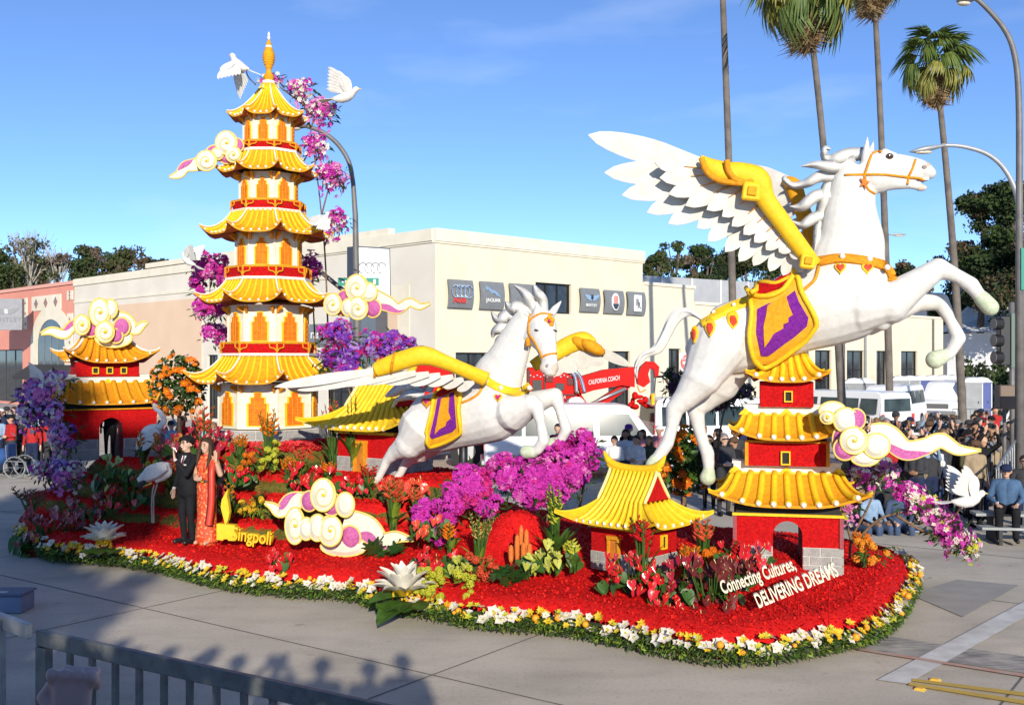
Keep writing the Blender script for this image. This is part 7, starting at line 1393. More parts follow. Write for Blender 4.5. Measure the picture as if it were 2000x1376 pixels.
# ================================================================== people
skinA = [mat('skin_%d' % i, c, rough=.5, spec=.35) for i, c in enumerate(((.52, .30, .20), (.42, .23, .14), (.58, .36, .26), (.26, .13, .075)))]
CLOTH = {n: mat('cloth_' + n.replace(' ', '_'), c, tuple(x * .75 for x in c), 7, .85, .25, 40, spec=.15) for n, c in {'black': (.014, .014, .016), 'charcoal': (.045, .045, .05), 'navy': (.02, .03, .075), 'grey': (.20, .20, .20), 'white': (.70, .69, .66), 'tan': (.33, .25, .16), 'olive': (.09, .09, .045), 'red': (.42, .025, .025), 'blue': (.035, .09, .26), 'brown': (.12, .07, .04), 'pale blue': (.25, .36, .50), 'maroon': (.14, .02, .03), 'pink': (.60, .25, .28), 'denim': (.06, .09, .16), 'khaki': (.26, .20, .12), 'purple': (.16, .04, .26), 'green': (.02, .16, .07), 'steel blue': (.07, .13, .23)}.items()}
HAIR = {n: mat('hair_' + n, c, tuple(x * .5 for x in c), 40, .6, .5, 90, spec=.3) for n, c in {'black': (.012, .010, .009), 'brown': (.06, .03, .015), 'light': (.26, .15, .06), 'grey': (.25, .24, .23)}.items()}
def hand(wrist, dirv, palm_n, side, fine, tg=0, curl=.0, fist=False, s=1.0):
    """palm, four fingers and a thumb; side=+1/-1 tells where the thumb goes"""
    w_, d, n = V(wrist), V(dirv).normalized(), V(palm_n).normalized(); e = d.cross(n).normalized() * side; P = []
    if not fine: return [(w_, .030 * s, w_ + d * .09 * s, .036 * s, tg), (w_ + d * .09 * s, .034 * s, w_ + d * .15 * s, .020 * s, tg), (w_ + d * .03 * s + e * .02, .018 * s, w_ + d * .09 * s + e * .055, .013 * s, tg)]
    for k in (-.022, -.007, .008, .022): P.append((w_ + e * k * .7 * s, .017 * s, w_ + d * .085 * s + e * k * 1.1 * s, .0135 * s, tg))
    for k, L in ((-.027, .062), (-.0095, .078), (.0085, .086), (.027, .076)):
        a = w_ + d * .085 * s + e * k * s
        if fist: P.append((a + d * .006 + e * k * .35, .0135 * s, a + d * .014 - n * .006 + e * k * .35, .0125 * s, tg))
        if fist: b_ = a + (d * .25 + n * .9).normalized() * .04 * s; c = b_ + (-d * .9 + n * .3).normalized() * .035 * s
        else: b_ = a + (d + n * curl * .5 + e * k * 3).normalized() * L * .52 * s; c = b_ + (d + n * curl + e * k * 2).normalized() * L * .48 * s
        P += [(a, .0105 * s, b_, .0095 * s, tg), (b_, .0095 * s, c, .0075 * s, tg)]
    t0 = w_ + d * .02 * s + e * .026 * s; t1 = t0 + (d * .8 + e * .8 + n * .2).normalized() * .045 * s; t2 = t1 + (d * 1.0 + e * (.3 if not fist else -.5) + n * .2).normalized() * .036 * s
    P += [(t0, .014 * s, t1, .012 * s, tg), (t1, .0115 * s, t2, .009 * s, tg)]; return P
def body_prims(arms, fine=False, sit=False, fem=False, dress=False, heavy=1.0):
    """arms: two (elbow, wrist, hand direction, palm normal, fist) for x<0 and x>0; faces -Y"""
    P = []; dz = -.36 if sit else 0.0; hv = heavy; sh = .165 if fem else .185
    Z = lambda z: z + dz
    if not dress:
        for sx in (-1, 1):
            if sit: hip, kn, an = V((sx * .09, 0, Z(.94))), V((sx * .14, -.44, Z(.93))), V((sx * .14, -.42, .10))
            else: hip, kn, an = V((sx * .085, 0, .92)), V((sx * .10, -.02, .50)), V((sx * .10, .02, .09))
            P += [(hip, .10 * hv, kn, .066 * hv, 2), (kn, .064 * hv, an, .046 * hv, 2), (an + V((0, .03, -.035)), .044, an + V((sx * .02, -.17, -.045)), .038, 3)]
    P += [(V((-.06, 0, Z(.95))), .122 * hv, V((.06, 0, Z(.95))), .122 * hv, 2 if not dress else 1), (V((-.045, 0, Z(1.0))), .115 * hv, V((-.05, -.01, Z(1.12))), .105 * hv, 1), (V((.045, 0, Z(1.0))), .115 * hv, V((.05, -.01, Z(1.12))), .105 * hv, 1),
          (V((-.05, -.01, Z(1.12))), .105 * hv, V((-.075, 0, Z(1.32))), .112 * hv, 1), (V((.05, -.01, Z(1.12))), .105 * hv, V((.075, 0, Z(1.32))), .112 * hv, 1), (V((-sh + .02, .005, Z(1.405))), .066 * hv, V((sh - .02, .005, Z(1.405))), .066 * hv, 1), (V((0, .01, Z(1.40))), .075, V((0, .0, Z(1.47))), .06, 1)]
    P += [(V((0, .005, Z(1.45))), .054, V((0, -.01, Z(1.55))), .052, 0), (V((0, .005, Z(1.655))), .096, V((0, -.015, Z(1.635))), .092, 0), (V((0, -.025, Z(1.60))), .078, V((0, -.045, Z(1.555))), .052, 0), (V((0, -.108, Z(1.635))), .012, V((0, -.122, Z(1.60))), .017, 0)]
    for sx in (-1, 1): P += [(V((sx * .092, .0, Z(1.635))), .016, V((sx * .095, .005, Z(1.60))), .012, 0)]
    if fem and not dress: P += [(V((sx * .06, -.09, Z(1.28))), .06, V((sx * .06, -.085, Z(1.27))), .06, 1) for sx in (-1, 1)]
    for sx, (el, wr, hd, pn, fist) in zip((-1, 1), arms):
        shd, el, wr = V((sx * sh, .005, Z(1.40))), V(el) + V((0, 0, dz)), V(wr) + V((0, 0, dz)); at = 1 if not dress else 0
        P += [(shd, .062 * hv, el, .047 * hv, at), (el, .046 * hv, el.lerp(wr, .82), .034, at), (el.lerp(wr, .8), .031, wr, .026, 0)] + hand(wr, hd, pn, -sx if not fist else sx, fine, fist=fist)
    return P
DOWN = lambda sx: ((sx * .24, .03, 1.13), (sx * .25, -.05, .89), (0, -.1, -1), (-sx, 0, 0), False)
POSES = {'standing': [DOWN(-1), DOWN(1)],
         'holding up a camera': [((-.26, -.20, 1.28), (-.09, -.30, 1.56), (.2, -.3, 1), (0, 1, 0), False), ((.26, -.20, 1.28), (.09, -.30, 1.56), (-.2, -.3, 1), (0, 1, 0), False)],
         'reaching a camera overhead': [((-.28, -.16, 1.55), (-.14, -.24, 1.82), (.2, -.1, 1), (0, 1, 0), False), ((.28, -.16, 1.55), (.14, -.24, 1.82), (-.2, -.1, 1), (0, 1, 0), False)],
         'with folded hands': [((-.24, -.02, 1.14), (-.06, -.20, 1.10), (1, -.1, 0), (0, 1, 0), False), ((.24, -.02, 1.14), (.06, -.20, 1.13), (-1, -.1, 0), (0, 1, 0), False)]}
BODY = {}
for pn_, ar in POSES.items():
    BODY[pn_] = organic(body_prims(ar), .021, 2)
    for _ in range(4): BODY[pn_].materials.append(CLOTH['black'])
BODY['sitting'] = organic(body_prims([((-.25, -.05, 1.16), (-.14, -.32, 1.03), (0, -1, -.1), (0, 0, -1), False), ((.25, -.05, 1.16), (.14, -.32, 1.03), (0, -1, -.1), (0, 0, -1), False)], sit=True), .021, 2)
for _ in range(4): BODY['sitting'].materials.append(CLOTH['black'])
def shell(front, drop, r=.108, long=0.0):
    """hair shell around the head centre (0,0,1.645)"""
    b = MB(); rows = []
    for i in range(9):
        th = i / 8; row = []
        for j in range(18):
            a = 2 * math.pi * j / 18; fw = max(0, -math.sin(a)); lim = 1.75 - fw * front + (drop if fw < .3 else 0); t_ = th * lim; z = math.cos(t_) * r * 1.06; rr = math.sin(min(t_, 1.75)) * r * (1.0 + .03 * math.sin(5 * a))
            if long and t_ > 1.5 and fw < .35: z -= long * (t_ - 1.5) / max(lim - 1.5, .1); rr = r * (1.02 + .12 * (t_ - 1.5))
            row.append(V((math.cos(a) * rr * .93, math.sin(a) * rr + .004, 1.65 + z)))
        rows.append(row)
    b.grid(rows, close=True); return b.mesh('hair', HAIR['black'], True, fix=False)
HAIRM = {'short': shell(.62, .15, .111), 'long': shell(.72, .55, .112, .26)}
b = MB(); b.lathe([(.106, 1.655), (.107, 1.68), (.10, 1.72), (.075, 1.75), (.03, 1.765)], 16)
b.hull([(x, y, z) for x, y, z in ((-.085, -.07, 1.66), (.085, -.07, 1.66), (-.07, -.17, 1.645), (.07, -.17, 1.645), (0, -.195, 1.642), (-.085, -.07, 1.668), (.085, -.07, 1.668), (0, -.195, 1.652))]); CAPM = b.mesh('cap', CLOTH['black'])
b = MB(); b.box((0, -.108, 1.643), (.15, .025, .035), bev=.008); SHADES = b.mesh('sunglasses', glass)
b = MB(); b.box((0, -.31, 1.665), (.11, .05, .075), bev=.01); b.tube([(0, -.33, 1.665), (0, -.40, 1.665)], .03, 10); CAMM = b.mesh('camera', black)
CAM_UP = CAMM.copy(); CAM_UP.transform(Matrix.Translation((0, .04, .27)))
def colour(o, mats):
    for i, m in enumerate(mats): o.material_slots[i].link = 'OBJECT'; o.material_slots[i].material = m
used_labels = {}
def person(px, d, z0, yaw, pose, shirt, pants, head, where, rg, s=1.0, hc='black', sex=None, garment='jacket', group='spectators', shades=None):
    p = PX(px, HZ, d); hd_txt = {'short': '%s hair' % hc, 'long': 'long %s hair' % hc, 'cap': '%s cap' % hc}[head]
    pz = {'holding up a camera': 'photographing', 'reaching a camera overhead': 'lifting a camera overhead', 'with folded hands': 'with folded hands'}.get(pose, pose)
    lb = 'spectator %s, %s %s, %s, %s' % (pz, shirt, garment, hd_txt, where)
    t = thing('person', lb, 'person', (p.x, p.y, z0), yaw, group); t.scale = (s * rg.uniform(.96, 1.08), s, s)
    bo = obj('body', BODY[pose], t); colour(bo, [rg.choice(skinA), CLOTH[shirt], CLOTH[pants], CLOTH['black']])
    dz = -.36 if pose == 'sitting' else 0
    if head == 'cap': h_ = obj('cap', CAPM, t, (0, 0, dz)); colour(h_, [CLOTH[hc]]); h2_ = obj('hair', HAIRM['short'], t, (0, .006, dz - .012)); colour(h2_, [HAIR['brown']])
    else: h_ = obj('hair', HAIRM[head], t, (0, 0, dz)); colour(h_, [HAIR[hc]])
    if shades or (shades is None and rg.random() < .5): obj('sunglasses', SHADES, t, (0, 0, dz))
    if pose == 'holding up a camera': obj('camera', CAMM, t)
    if pose == 'reaching a camera overhead': obj('camera', CAM_UP, t)
    return t
rg = random.Random(77); pk_pose = ['standing', 'holding up a camera', 'reaching a camera overhead', 'with folded hands', 'holding up a camera', 'standing']; SHIRTS = ['black', 'charcoal', 'navy', 'black', 'grey', 'white', 'tan', 'olive', 'red', 'charcoal', 'brown', 'black', 'pale blue', 'maroon', 'black']
def row(px0, px1, n, d, where, group, jit=10, shirts=SHIRTS, z0=0.0, s=(.94, 1.04)):
    for i in range(n):
        px = px0 + (px1 - px0) * (i + .5) / n + rg.uniform(-jit, jit); hd = rg.choice(['short', 'cap', 'short', 'cap', 'long', 'cap']); hc = rg.choice(['black', 'navy', 'white', 'grey', 'brown', 'charcoal', 'black']) if hd == 'cap' else rg.choice(['black', 'brown', 'light', 'grey', 'black'])
        garm = ''
        for _ in range(30):
            a_ = (rg.choice(pk_pose), rg.choice(shirts), rg.choice(['jacket', 'sweater', 'coat']), hd, hc, where)
            if a_ not in used_labels: break
            hd = rg.choice(['short', 'cap', 'long', 'cap']); hc = rg.choice(['black', 'navy', 'white', 'grey', 'brown', 'charcoal', 'tan']) if hd == 'cap' else rg.choice(['black', 'brown', 'light', 'grey'])
        used_labels[a_] = 1
        person(px, d + rg.uniform(-.6, .6), z0, rg.uniform(-.5, .5) + .25 * (1 if px > 1000 else -1), a_[0], a_[1], rg.choice(['black', 'denim', 'navy', 'khaki', 'charcoal']), hd, where, rg, rg.uniform(*s), hc, garment=a_[2], group=group)
CB = 'beyond the cloud tail'
for x0_, x1_, n_, d_ in ((1890, 1985, 4, 35), (1660, 1985, 9, 31.5), (1650, 1975, 14, 28.5), (1650, 1970, 14, 26.2), (1640, 1960, 13, 24.3), (1680, 1935, 10, 22.5)): row(x0_, x1_, n_, d_, CB, 'crowd at the barrier')
person(1905, 21.2, 0, .2, 'standing', 'tan', 'black', 'cap', 'beside the flying dove', rg, 1.0, 'brown', garment='jacket', group='crowd at the barrier'); person(1790, 21.6, 0, -.7, 'with folded hands', 'charcoal', 'navy', 'short', 'above the leaning orchid tree', rg, .95, 'grey', garment='shirt', group='crowd at the barrier')
person(1825, 22.2, 0, .1, 'standing', 'white', 'denim', 'cap', 'above the leaning orchid tree', rg, .95, 'black', garment='jacket', group='crowd at the barrier'); person(1722, 21.4, 0, .3, 'with folded hands', 'grey', 'charcoal', 'long', 'above the leaning orchid tree', rg, .95, 'brown', garment='sweater', group='crowd at the barrier')
CK = 'sitting at the road edge below the long cloud'
for px, sh_, hc in ((1680, 'black', 'black'), (1755, 'denim', 'brown'), (1700, 'pale blue', 'black')): person(px, 20.6, -.42, rg.uniform(-.6, .6), 'sitting', sh_, 'denim', 'short', 'under the orchid tree', rg, .95, hc, garment='sweater', group='crowd at the barrier')
row(1365, 1480, 4, 26, 'by the gate tower wall', 'crowd behind the float', 6, ['black', 'charcoal', 'black', 'navy']); row(1375, 1475, 4, 23, 'by the gate tower wall', 'crowd behind the float', 6, ['black', 'charcoal', 'brown'])
for px, d, ps, sh_, hd, hc, g in ((1200, 25, 'with folded hands', 'white', 'short', 'black', 'coat'), (1222, 25.4, 'standing', 'white', 'long', 'black', 'sweater'), (1243, 24.8, 'with folded hands', 'white', 'short', 'brown', 'shirt'), (1268, 25, 'with folded hands', 'olive', 'long', 'light', 'jacket'), (1228, 26.4, 'standing', 'charcoal', 'cap', 'purple', 'jacket'), (1255, 27, 'standing', 'pink', 'long', 'brown', 'coat'), (1288, 27, 'standing', 'pink', 'cap', 'white', 'sweater'), (1090, 27, 'standing', 'black', 'short', 'black', 'jacket')):
    person(px, d, 0, rg.uniform(-1.1, .2), ps, sh_, 'denim', hd, 'beside the white van', rg, rg.uniform(.88, 1), hc, garment=g, group='crowd behind the float', shades=False)
row(-10, 110, 7, 36, 'at the kerb', 'crowd left of the float', 6, ['navy', 'white', 'grey', 'red', 'charcoal', 'pale blue']); row(-10, 120, 6, 31, 'at the kerb', 'crowd left of the float', 6, ['navy', 'white', 'pale blue', 'charcoal', 'red']); row(272, 425, 8, 29, 'behind the orange bush', 'crowd left of the float', 5, ['white', 'red', 'pink', 'grey', 'navy', 'pale blue'])
person(214, 21.3, 1.42, .3, 'standing', 'charcoal', 'black', 'short', 'inside the tower arch', rg, .62, 'black', garment='coat', group='float riders', shades=False)
# ---- the couple on the float, with finer hands and faces
def fine_face(root, s, z, skin, lip, smile=True):
    b = MB()
    for sx in (-1, 1): b.ball((sx * .034, -.101, z + .010), (.018, .010, .010), 0, 8, 5)
    b.build('eye', eyem, root); b = MB()
    for sx in (-1, 1): b.tube([(sx * .016, -.106, z + .032), (sx * .034, -.104, z + .038), (sx * .052, -.092, z + .032)], .006, 5)
    b.build('brow', HAIR['black'], root); b = MB(); b.tube([(-.026, -.093, z - .038), (-.014, -.102, z - .048), (0, -.105, z - .051), (.014, -.102, z - .048), (.026, -.093, z - .038)], [.004, .008, .009, .008, .004], 6); m_ = b.build('mouth', lip, root); b = MB(); b.tube([(-.022, -.101, z - .040), (0, -.112, z - .046), (.022, -.101, z - .040)], .008, 5); b.build('teeth', tooth, m_)
man = thing('person', 'smiling man in black suit waving beside his cheek on the float', 'person', (PX(366, HZ, 16.9).x, 16.9, 0), rad(-34), 'float riders'); man.location.z = deck_z(man.location.x, man.location.y) + .01; man.scale = (1.0, 1.0, .985)
pr = body_prims([((-.25, .03, 1.13), (-.27, -.05, .88), (0, -.1, -1), (1, 0, 0), False), ((.22, -.20, 1.16), (.03, -.27, 1.40), (-.25, .05, 1), (-.8, -.6, 0), False)], True)
pr += [(V((-.06, 0, .90)), .128, V((.06, 0, .90)), .128, 1), (V((-.07, 0, .84)), .122, V((.07, 0, .84)), .122, 1), (V((0, -.02, 1.18)), .13, V((0, -.02, 1.0)), .13, 1)]
me = organic(pr, .0095, 2); [me.materials.append(m) for m in (skinA[2], CLOTH['black'], CLOTH['black'], black)]; obj('body', me, man)
me_t = organic([q for q in pr if q[4] == 1 and abs(q[0][0]) < .19 and abs(q[2][0]) < .19 and q[2][1] > -.1], .02, 1)
bvM = BVHTree.FromPolygons([v.co.copy() for v in me_t.vertices], [tuple(p.vertices) for p in me_t.polygons]) if True else BVHTree.FromPolygons([v.co.copy() for v in me.vertices], [tuple(p.vertices) for p in me.polygons])
def front_patch(bv, poly, t, n=5):
    bm = bmesh.new(); vs = [bm.verts.new((x, 0, z)) for x, z in poly]; bm.faces.new(vs); bmesh.ops.triangulate(bm, faces=bm.faces)
    for _ in range(3): bmesh.ops.subdivide_edges(bm, edges=[e for e in bm.edges if e.calc_length() > .03], cuts=1); bmesh.ops.triangulate(bm, faces=bm.faces)
    for v in bm.verts:
        l_, n_, i_, d_ = bv.ray_cast(V((v.co.x, -1, v.co.z)), V((0, 1, 0))); v.co = V((v.co.x, (l_.y if l_ else -.10) - t, v.co.z))
    bm.verts.index_update(); b = MB(); b.v = [tuple(v.co) for v in bm.verts]; b.f = [tuple(x.index for x in f.verts) for f in bm.faces]; b.m = [0] * len(b.f); bm.free(); return b
front_patch(bvM, [(-.05, 1.44), (.05, 1.44), (.0, 1.20)], .006).build('shirt_front', CLOTH['white'], man, fix=False); front_patch(bvM, [(-.018, 1.44), (.018, 1.44), (.022, 1.27), (0, 1.23), (-.022, 1.27)], .011).build('tie', CLOTH['maroon'], man, fix=False)
for sx in (-1, 1): front_patch(bvM, [(sx * .058, 1.44), (sx * .10, 1.40), (sx * .055, 1.33), (0, 1.185), (sx * .03, 1.34)], .009).build('lapel', mat('satin_black', (.02, .02, .022), rough=.3), man, fix=False)
for p in ((-.268, -.045, .895), (.04, -.265, 1.385)): b = MB(); b.ball(p, (.034, .034, .022)); b.build('cuff', CLOTH['white'], man, smooth=True)
b = MB(); b.box((.1, -.128, 1.30), (.05, .01, .022)); b.build('pocket_square', CLOTH['white'], man)
h_ = obj('hair', HAIRM['short'], man, (0, .0, -.03), sc=(1.09, 1.12, 1.02)); colour(h_, [HAIR['black']]); rh = random.Random(2); b = MB()
for i in range(90):
    q = rv_(rh, .5); q.z = abs(q.z); q.y = q.y + .25; p = V((q.x * .10, q.y * .105, 1.655 + q.z * .10)); b.tube([p, p + V((q.x * .03, -.03 + rh.uniform(-.02, .02), .01)), p + V((q.x * .045, -.055, -.012))], [.013, .011, .003], 5)
b.build('hair_tufts', HAIR['black'], man); fine_face(man, 1, 1.625, skinA[2], mat('lip', (.42, .14, .11), rough=.4))
lady = thing('person', 'smiling woman in long red and gold dress waving a raised hand', 'person', (PX(404, HZ, 16.75).x, 16.75, 0), rad(-24), 'float riders'); lady.location.z = deck_z(lady.location.x, lady.location.y) + .01; lady.scale = (.95, .95, .965)
pr = body_prims([((-.235, .0, 1.14), (-.09, -.18, 1.09), (1, -.15, .1), (0, 1, 0), False), ((.30, -.02, 1.17), (.27, -.10, 1.40), (-.05, .0, 1), (0, -1, 0), False)], True, fem=True, dress=True)
pr += [(V((sx * .06, -.085, 1.29)), .062, V((sx * .06, -.08, 1.27)), .06, 1) for sx in (-1, 1)] + [(V((sx * .10, -.02, .08)), .038, V((sx * .10, -.17, .045)), .032, 0) for sx in (-1, 1)] + [(V((0, .0, .55)), .15, V((0, .0, .12)), .19, 1)]
rows = [[V((r_ * 1.05 * math.cos(q * math.pi / 12) * (1 + .02 * math.sin(q * 3)), r_ * .86 * math.sin(q * math.pi / 12), z)) for q in range(24)] for z, r_ in ((1.0, .13), (.9, .165), (.7, .165), (.45, .165), (.2, .185), (.05, .20))]
me = organic(pr, .0095, 2, lofts=[rows]); dressm = mat('red_gold_brocade', (.56, .055, .015), (.72, .36, .12), 22, .5, .3, 60, contrast=(.52, .68), spec=.4); [me.materials.append(m) for m in (skinA[0], dressm, dressm, black)]; obj('body', me, lady)
sash = mat('sash_coral', (.62, .05, .02), (.56, .04, .018), 8, .45); b = MB(); q = catmull([(.16, .0, 1.44), (.19, -.11, 1.25), (.21, -.14, 1.0), (.22, -.16, .7), (.20, -.20, .36)], 5); rows = [[p + V((-.07, -.01, 0)), p + V((0, -.035, 0)), p + V((.07, .0, 0)), p + V((0, .02, 0))] for p in q]; b.grid(rows, close=True); b.build('sash', sash, lady, smooth=True)
b = MB(); b.tube([V((.122 * math.cos(q * math.pi / 10), .118 * math.sin(q * math.pi / 10) - .006, 1.055)) for q in range(21)], .022, 8, cap=False); be = b.build('belt', black, lady, smooth=True); b = MB(); b.box((.02, -.142, 1.055), (.05, .012, .04)); b.build('buckle', gold, be)
h_ = obj('hair', HAIRM['long'], lady, (0, .0, .002), sc=(1.06, 1.08, 1.0)); colour(h_, [HAIR['brown']])
for sx in (-1, 1): b = MB(); b.tube(catmull([(sx * .085, -.03, 1.68), (sx * .115, -.04, 1.56), (sx * .12, -.08, 1.42), (sx * .10, -.13, 1.26)], 4), [.022, .03, .032, .034, .034, .034, .034, .034, .032, .028, .022, .014, .004], 8, flat=.6); b.build('hair_lock', HAIR['brown'], lady, smooth=True)
fine_face(lady, 1, 1.625, skinA[0], mat('lip_red', (.5, .06, .06), rough=.35)); b = MB(); b.tube([V((.27 + .032 * math.cos(q * math.pi / 8), -.10 + .032 * math.sin(q * math.pi / 8), 1.375)) for q in range(17)], .008, 5, cap=False); b.build('bracelet', gold, lady)
# ---- seated man on the bench at the right
bench_d = 19.6; bt = thing('bleacher_bench', 'low grey bleacher bench at the road edge under the seated man', 'bench', (PX(2010, HZ, bench_d).x, bench_d, 0), rad(-8)); bm_ = mat('bench_grey', (.33, .34, .33), (.26, .27, .26), 5, .6)
b = MB(); b.box((0, 0, .50), (2.0, .42, .05)); b.build('seat_plank', bm_, bt); b = MB(); b.box((0, -.42, .30), (2.0, .34, .045)); b.build('foot_plank', bm_, bt)
for x in (-.68, .4): b = MB(); b.box((x, -.2, .14), (.06, .8, .28)); b.box((x, 0, .38), (.06, .3, .2)); b.build('trestle', black, bt)
def sitter(px, d, z0, yaw, label, shirt, pants, capc, heavy, head='cap'):
    t = thing('person', label, 'person', (PX(px, HZ, d).x, d, z0), yaw, 'people on the bleacher bench'); me = organic(body_prims([((-.29, -.04, 1.14), (-.16, -.30, 1.04), (.2, -1, -.2), (0, 0, -1), False), ((.29, -.04, 1.14), (.16, -.30, 1.04), (-.2, -1, -.2), (0, 0, -1), False)], True, sit=True, heavy=heavy), .011, 2)
    [me.materials.append(m) for m in (skinA[0], CLOTH[shirt], CLOTH[pants], black)]; obj('body', me, t)
    if head == 'cap': h_ = obj('cap', CAPM, t, (0, 0, -.36), sc=1.0); colour(h_, [CLOTH[capc]])
    h_ = obj('hair', HAIRM['short'], t, (0, .006, -.372)); colour(h_, [HAIR['brown']]); obj('sunglasses', SHADES, t, (0, 0, -.36)); return t
sitter(1965, 19.6, .03, rad(-22), 'seated man in steel blue sweater and navy cap beside the dove', 'steel blue', 'black', 'navy', 1.28); sitter(2002, 20.6, .12, rad(-20), 'man with dark hair seated behind the man in blue', 'charcoal', 'navy', 'navy', 1.1, 'hair')
wb = thing('water_bottle', 'clear plastic water bottle standing on the bleacher bench', 'bottle', (PX(1950, HZ, 19.3).x, 19.3, .55 - .0)); wb.location = (PX(1949, HZ, 19.45).x, 19.45, .525); b = MB(); b.lathe([(.03, 0), (.032, .05), (.03, .08), (.032, .13), (.025, .17), (.012, .19), (.012, .20)], 12); b.build('bottle', mat('bottle_plastic', (.45, .55, .65), rough=.1, spec=.8), wb, smooth=True); b = MB(); b.lathe([(.014, .20), (.014, .225)], 10); b.build('cap', CLOTH['white'], wb)
bl_t = thing('blanket', 'crumpled blue and white blanket lying at the road edge', 'blanket', GP(1740, 1035)); rows = []; rgb = random.Random(4)
for i in range(16): rows.append([V((-.75 + 1.5 * i / 15 + rgb.uniform(-.03, .03), -.35 + .7 * j / 9 + rgb.uniform(-.03, .03), .02 + .11 * abs(math.sin(i * 1.3 + j * .8)) * math.sin(math.pi * i / 15) * math.sin(math.pi * j / 9))) for j in range(10)])
b = MB(); b.grid(rows); b.m = [1 if (i * 5 + j * 3) % 11 < 2 else 0 for i in range(15) for j in range(9)]; b.build('cloth', [mat('blanket_blue', (.02, .07, .30), (.015, .05, .2), 6, .9), CLOTH['white']], bl_t, smooth=True, fix=False)
fr_t = thing('crowd_fence', 'grey steel picket fence beside the seated man', 'fence', PX(1945, HZ, 20.4)); fr_t.location.z = 0; o = fr_t.location; A_, B_ = PX(1946, 915, 20.2), PX(2030, 790, 23.5)
b = MB(); b.tube([A_, B_], .03, 8); b.build('top_rail', steel, fr_t, off=o); b = MB(); b.tube([V((A_.x, A_.y, A_.z - .95)), V((B_.x, B_.y, B_.z - .95))], .025, 8); b.build('bottom_rail', steel, fr_t, off=o)
for i in range(22): p = A_.lerp(B_, i / 21); b = MB(); b.tube([p, p - V((0, 0, .95 if 0 < i < 21 else p.z))], .016, 6); b.build('picket', steel, fr_t, off=o)
# ================================================================== vehicles
vanw = mat('van_white', (.80, .80, .80), rough=.35, coat=.3); tyre = mat('tyre_black', (.02, .02, .02), rough=.85); rim_m = mat('rim_grey', (.45, .46, .47), rough=.35, metal=.7); lampc = mat('headlamp', (.65, .66, .68), rough=.1, spec=.8); vglass = mat('van_glass', (.02, .03, .033), (.05, .075, .08), 1.6, .1, spec=.25)
def van(label, loc, yaw, beacon=False):
    t = thing('passenger_van', label, 'van', loc, yaw, 'white passenger vans'); hw = lambda z: 1.0 if z < 1.1 else 1.0 - .17 * (z - 1.1) / 1.0
    prof = [(2.70, .42), (2.80, .62), (2.78, .95), (2.70, 1.06), (1.95, 1.20), (1.42, 1.92), (1.28, 2.04), (1.0, 2.10), (-2.45, 2.12), (-2.66, 2.05), (-2.74, 1.9), (-2.80, 1.0), (-2.80, .45), (-2.72, .36), (2.6, .36)]
    b = MB(); ns = len(prof)
    st = [(-1, 1.0, 0), (-.955, 1.0, .0), (0, 1.0, .03), (.955, 1.0, .0), (1, 1.0, 0)]; rows = []
    for fy, fx, dz_ in st: rows.append([V((x * (1.0 if abs(fy) < .99 else .985), fy * hw(z), z + (dz_ if z > 1.9 else 0) - (.03 if abs(fy) > .99 and z > 1.9 else 0))) for x, z in prof])
    b.grid(rows, close=True); b.f.append(tuple(range(ns))); b.m.append(0); b.f.append(tuple(4 * ns + i for i in range(ns))); b.m.append(0); bd = b.build('body', vanw, t, auto=35)
    def glassq(pts, nm, par=None): b = MB(); b.add(pts, [tuple(range(len(pts)))]); return b.build(nm, vglass, t)
    for sy in (-1, 1):
        Y = lambda z: sy * (hw(z) + .008)
        for x0, x1 in ((-2.55, -1.75), (-1.65, -.75), (-.65, .25)): glassq([(x0, Y(1.25), 1.25), (x1, Y(1.25), 1.25), (x1, Y(1.85), 1.85), (x0, Y(1.85), 1.85)], 'side_window')
        glassq([(.42, Y(1.25), 1.25), (1.62, Y(1.25), 1.25), (1.25, Y(1.85), 1.85), (.42, Y(1.85), 1.85)], 'door_window')
        b = MB(); b.box((1.55, sy * 1.14, 1.28), (.12, .18, .26), bev=.03); b.tube([(1.55, sy * .98, 1.2), (1.55, sy * 1.1, 1.25)], .02, 5); b.build('mirror', black, t)
        b = MB(); b.box((2.76, sy * .78, .86), (.08, .34, .20), bev=.02); b.build('headlight', lampc, t); b = MB(); b.box((2.74, sy * .9, .70), (.08, .16, .07)); b.build('indicator', amber, t)
        b = MB(); b.box((-2.79, sy * .88, 1.05), (.06, .14, .42)); b.build('tail_light', lr, t); b = MB(); b.box((.35, sy * 1.01, .95), (.14, .03, .035)); b.build('door_handle', black, t)
        for x in (-1.75, 1.85):
            b = MB(); b.tube([(x, sy * .80, .36), (x, sy * 1.02, .36)], .36, 20); w_ = b.build('wheel', tyre, t, auto=40); b = MB(); b.tube([(x, sy * 1.0, .36), (x, sy * 1.035, .36)], .21, 14); b.build('rim', rim_m, w_)
    glassq([(1.93, -.86, 1.24), (1.93, .86, 1.24), (1.46, .78, 1.90), (1.46, -.78, 1.90)], 'windscreen') ; t.children[-1].location = (.025, 0, .012)
    glassq([(-2.78, -.8, 1.25), (-2.78, .8, 1.25), (-2.76, .76, 1.85), (-2.76, -.76, 1.85)], 'rear_window'); t.children[-1].location = (-.03, 0, 0)
    b = MB(); b.box((2.79, 0, .84), (.06, 1.15, .26)); g_ = b.build('grille', mat('grille_grey', (.12, .12, .125), rough=.4), t); b = MB(); b.box((2.84, 0, .50), (.12, 1.95, .18), bev=.03); b.build('bumper', rim_m, t); b = MB(); b.box((-2.84, 0, .50), (.12, 1.9, .16), bev=.03); b.build('bumper', rim_m, t)
    if beacon: b = MB(); b.lathe([(.1, 2.14), (.1, 2.22), (.06, 2.28)], 10, c=(1.1, .2, 0)); b.build('beacon', amber, t)
    return t
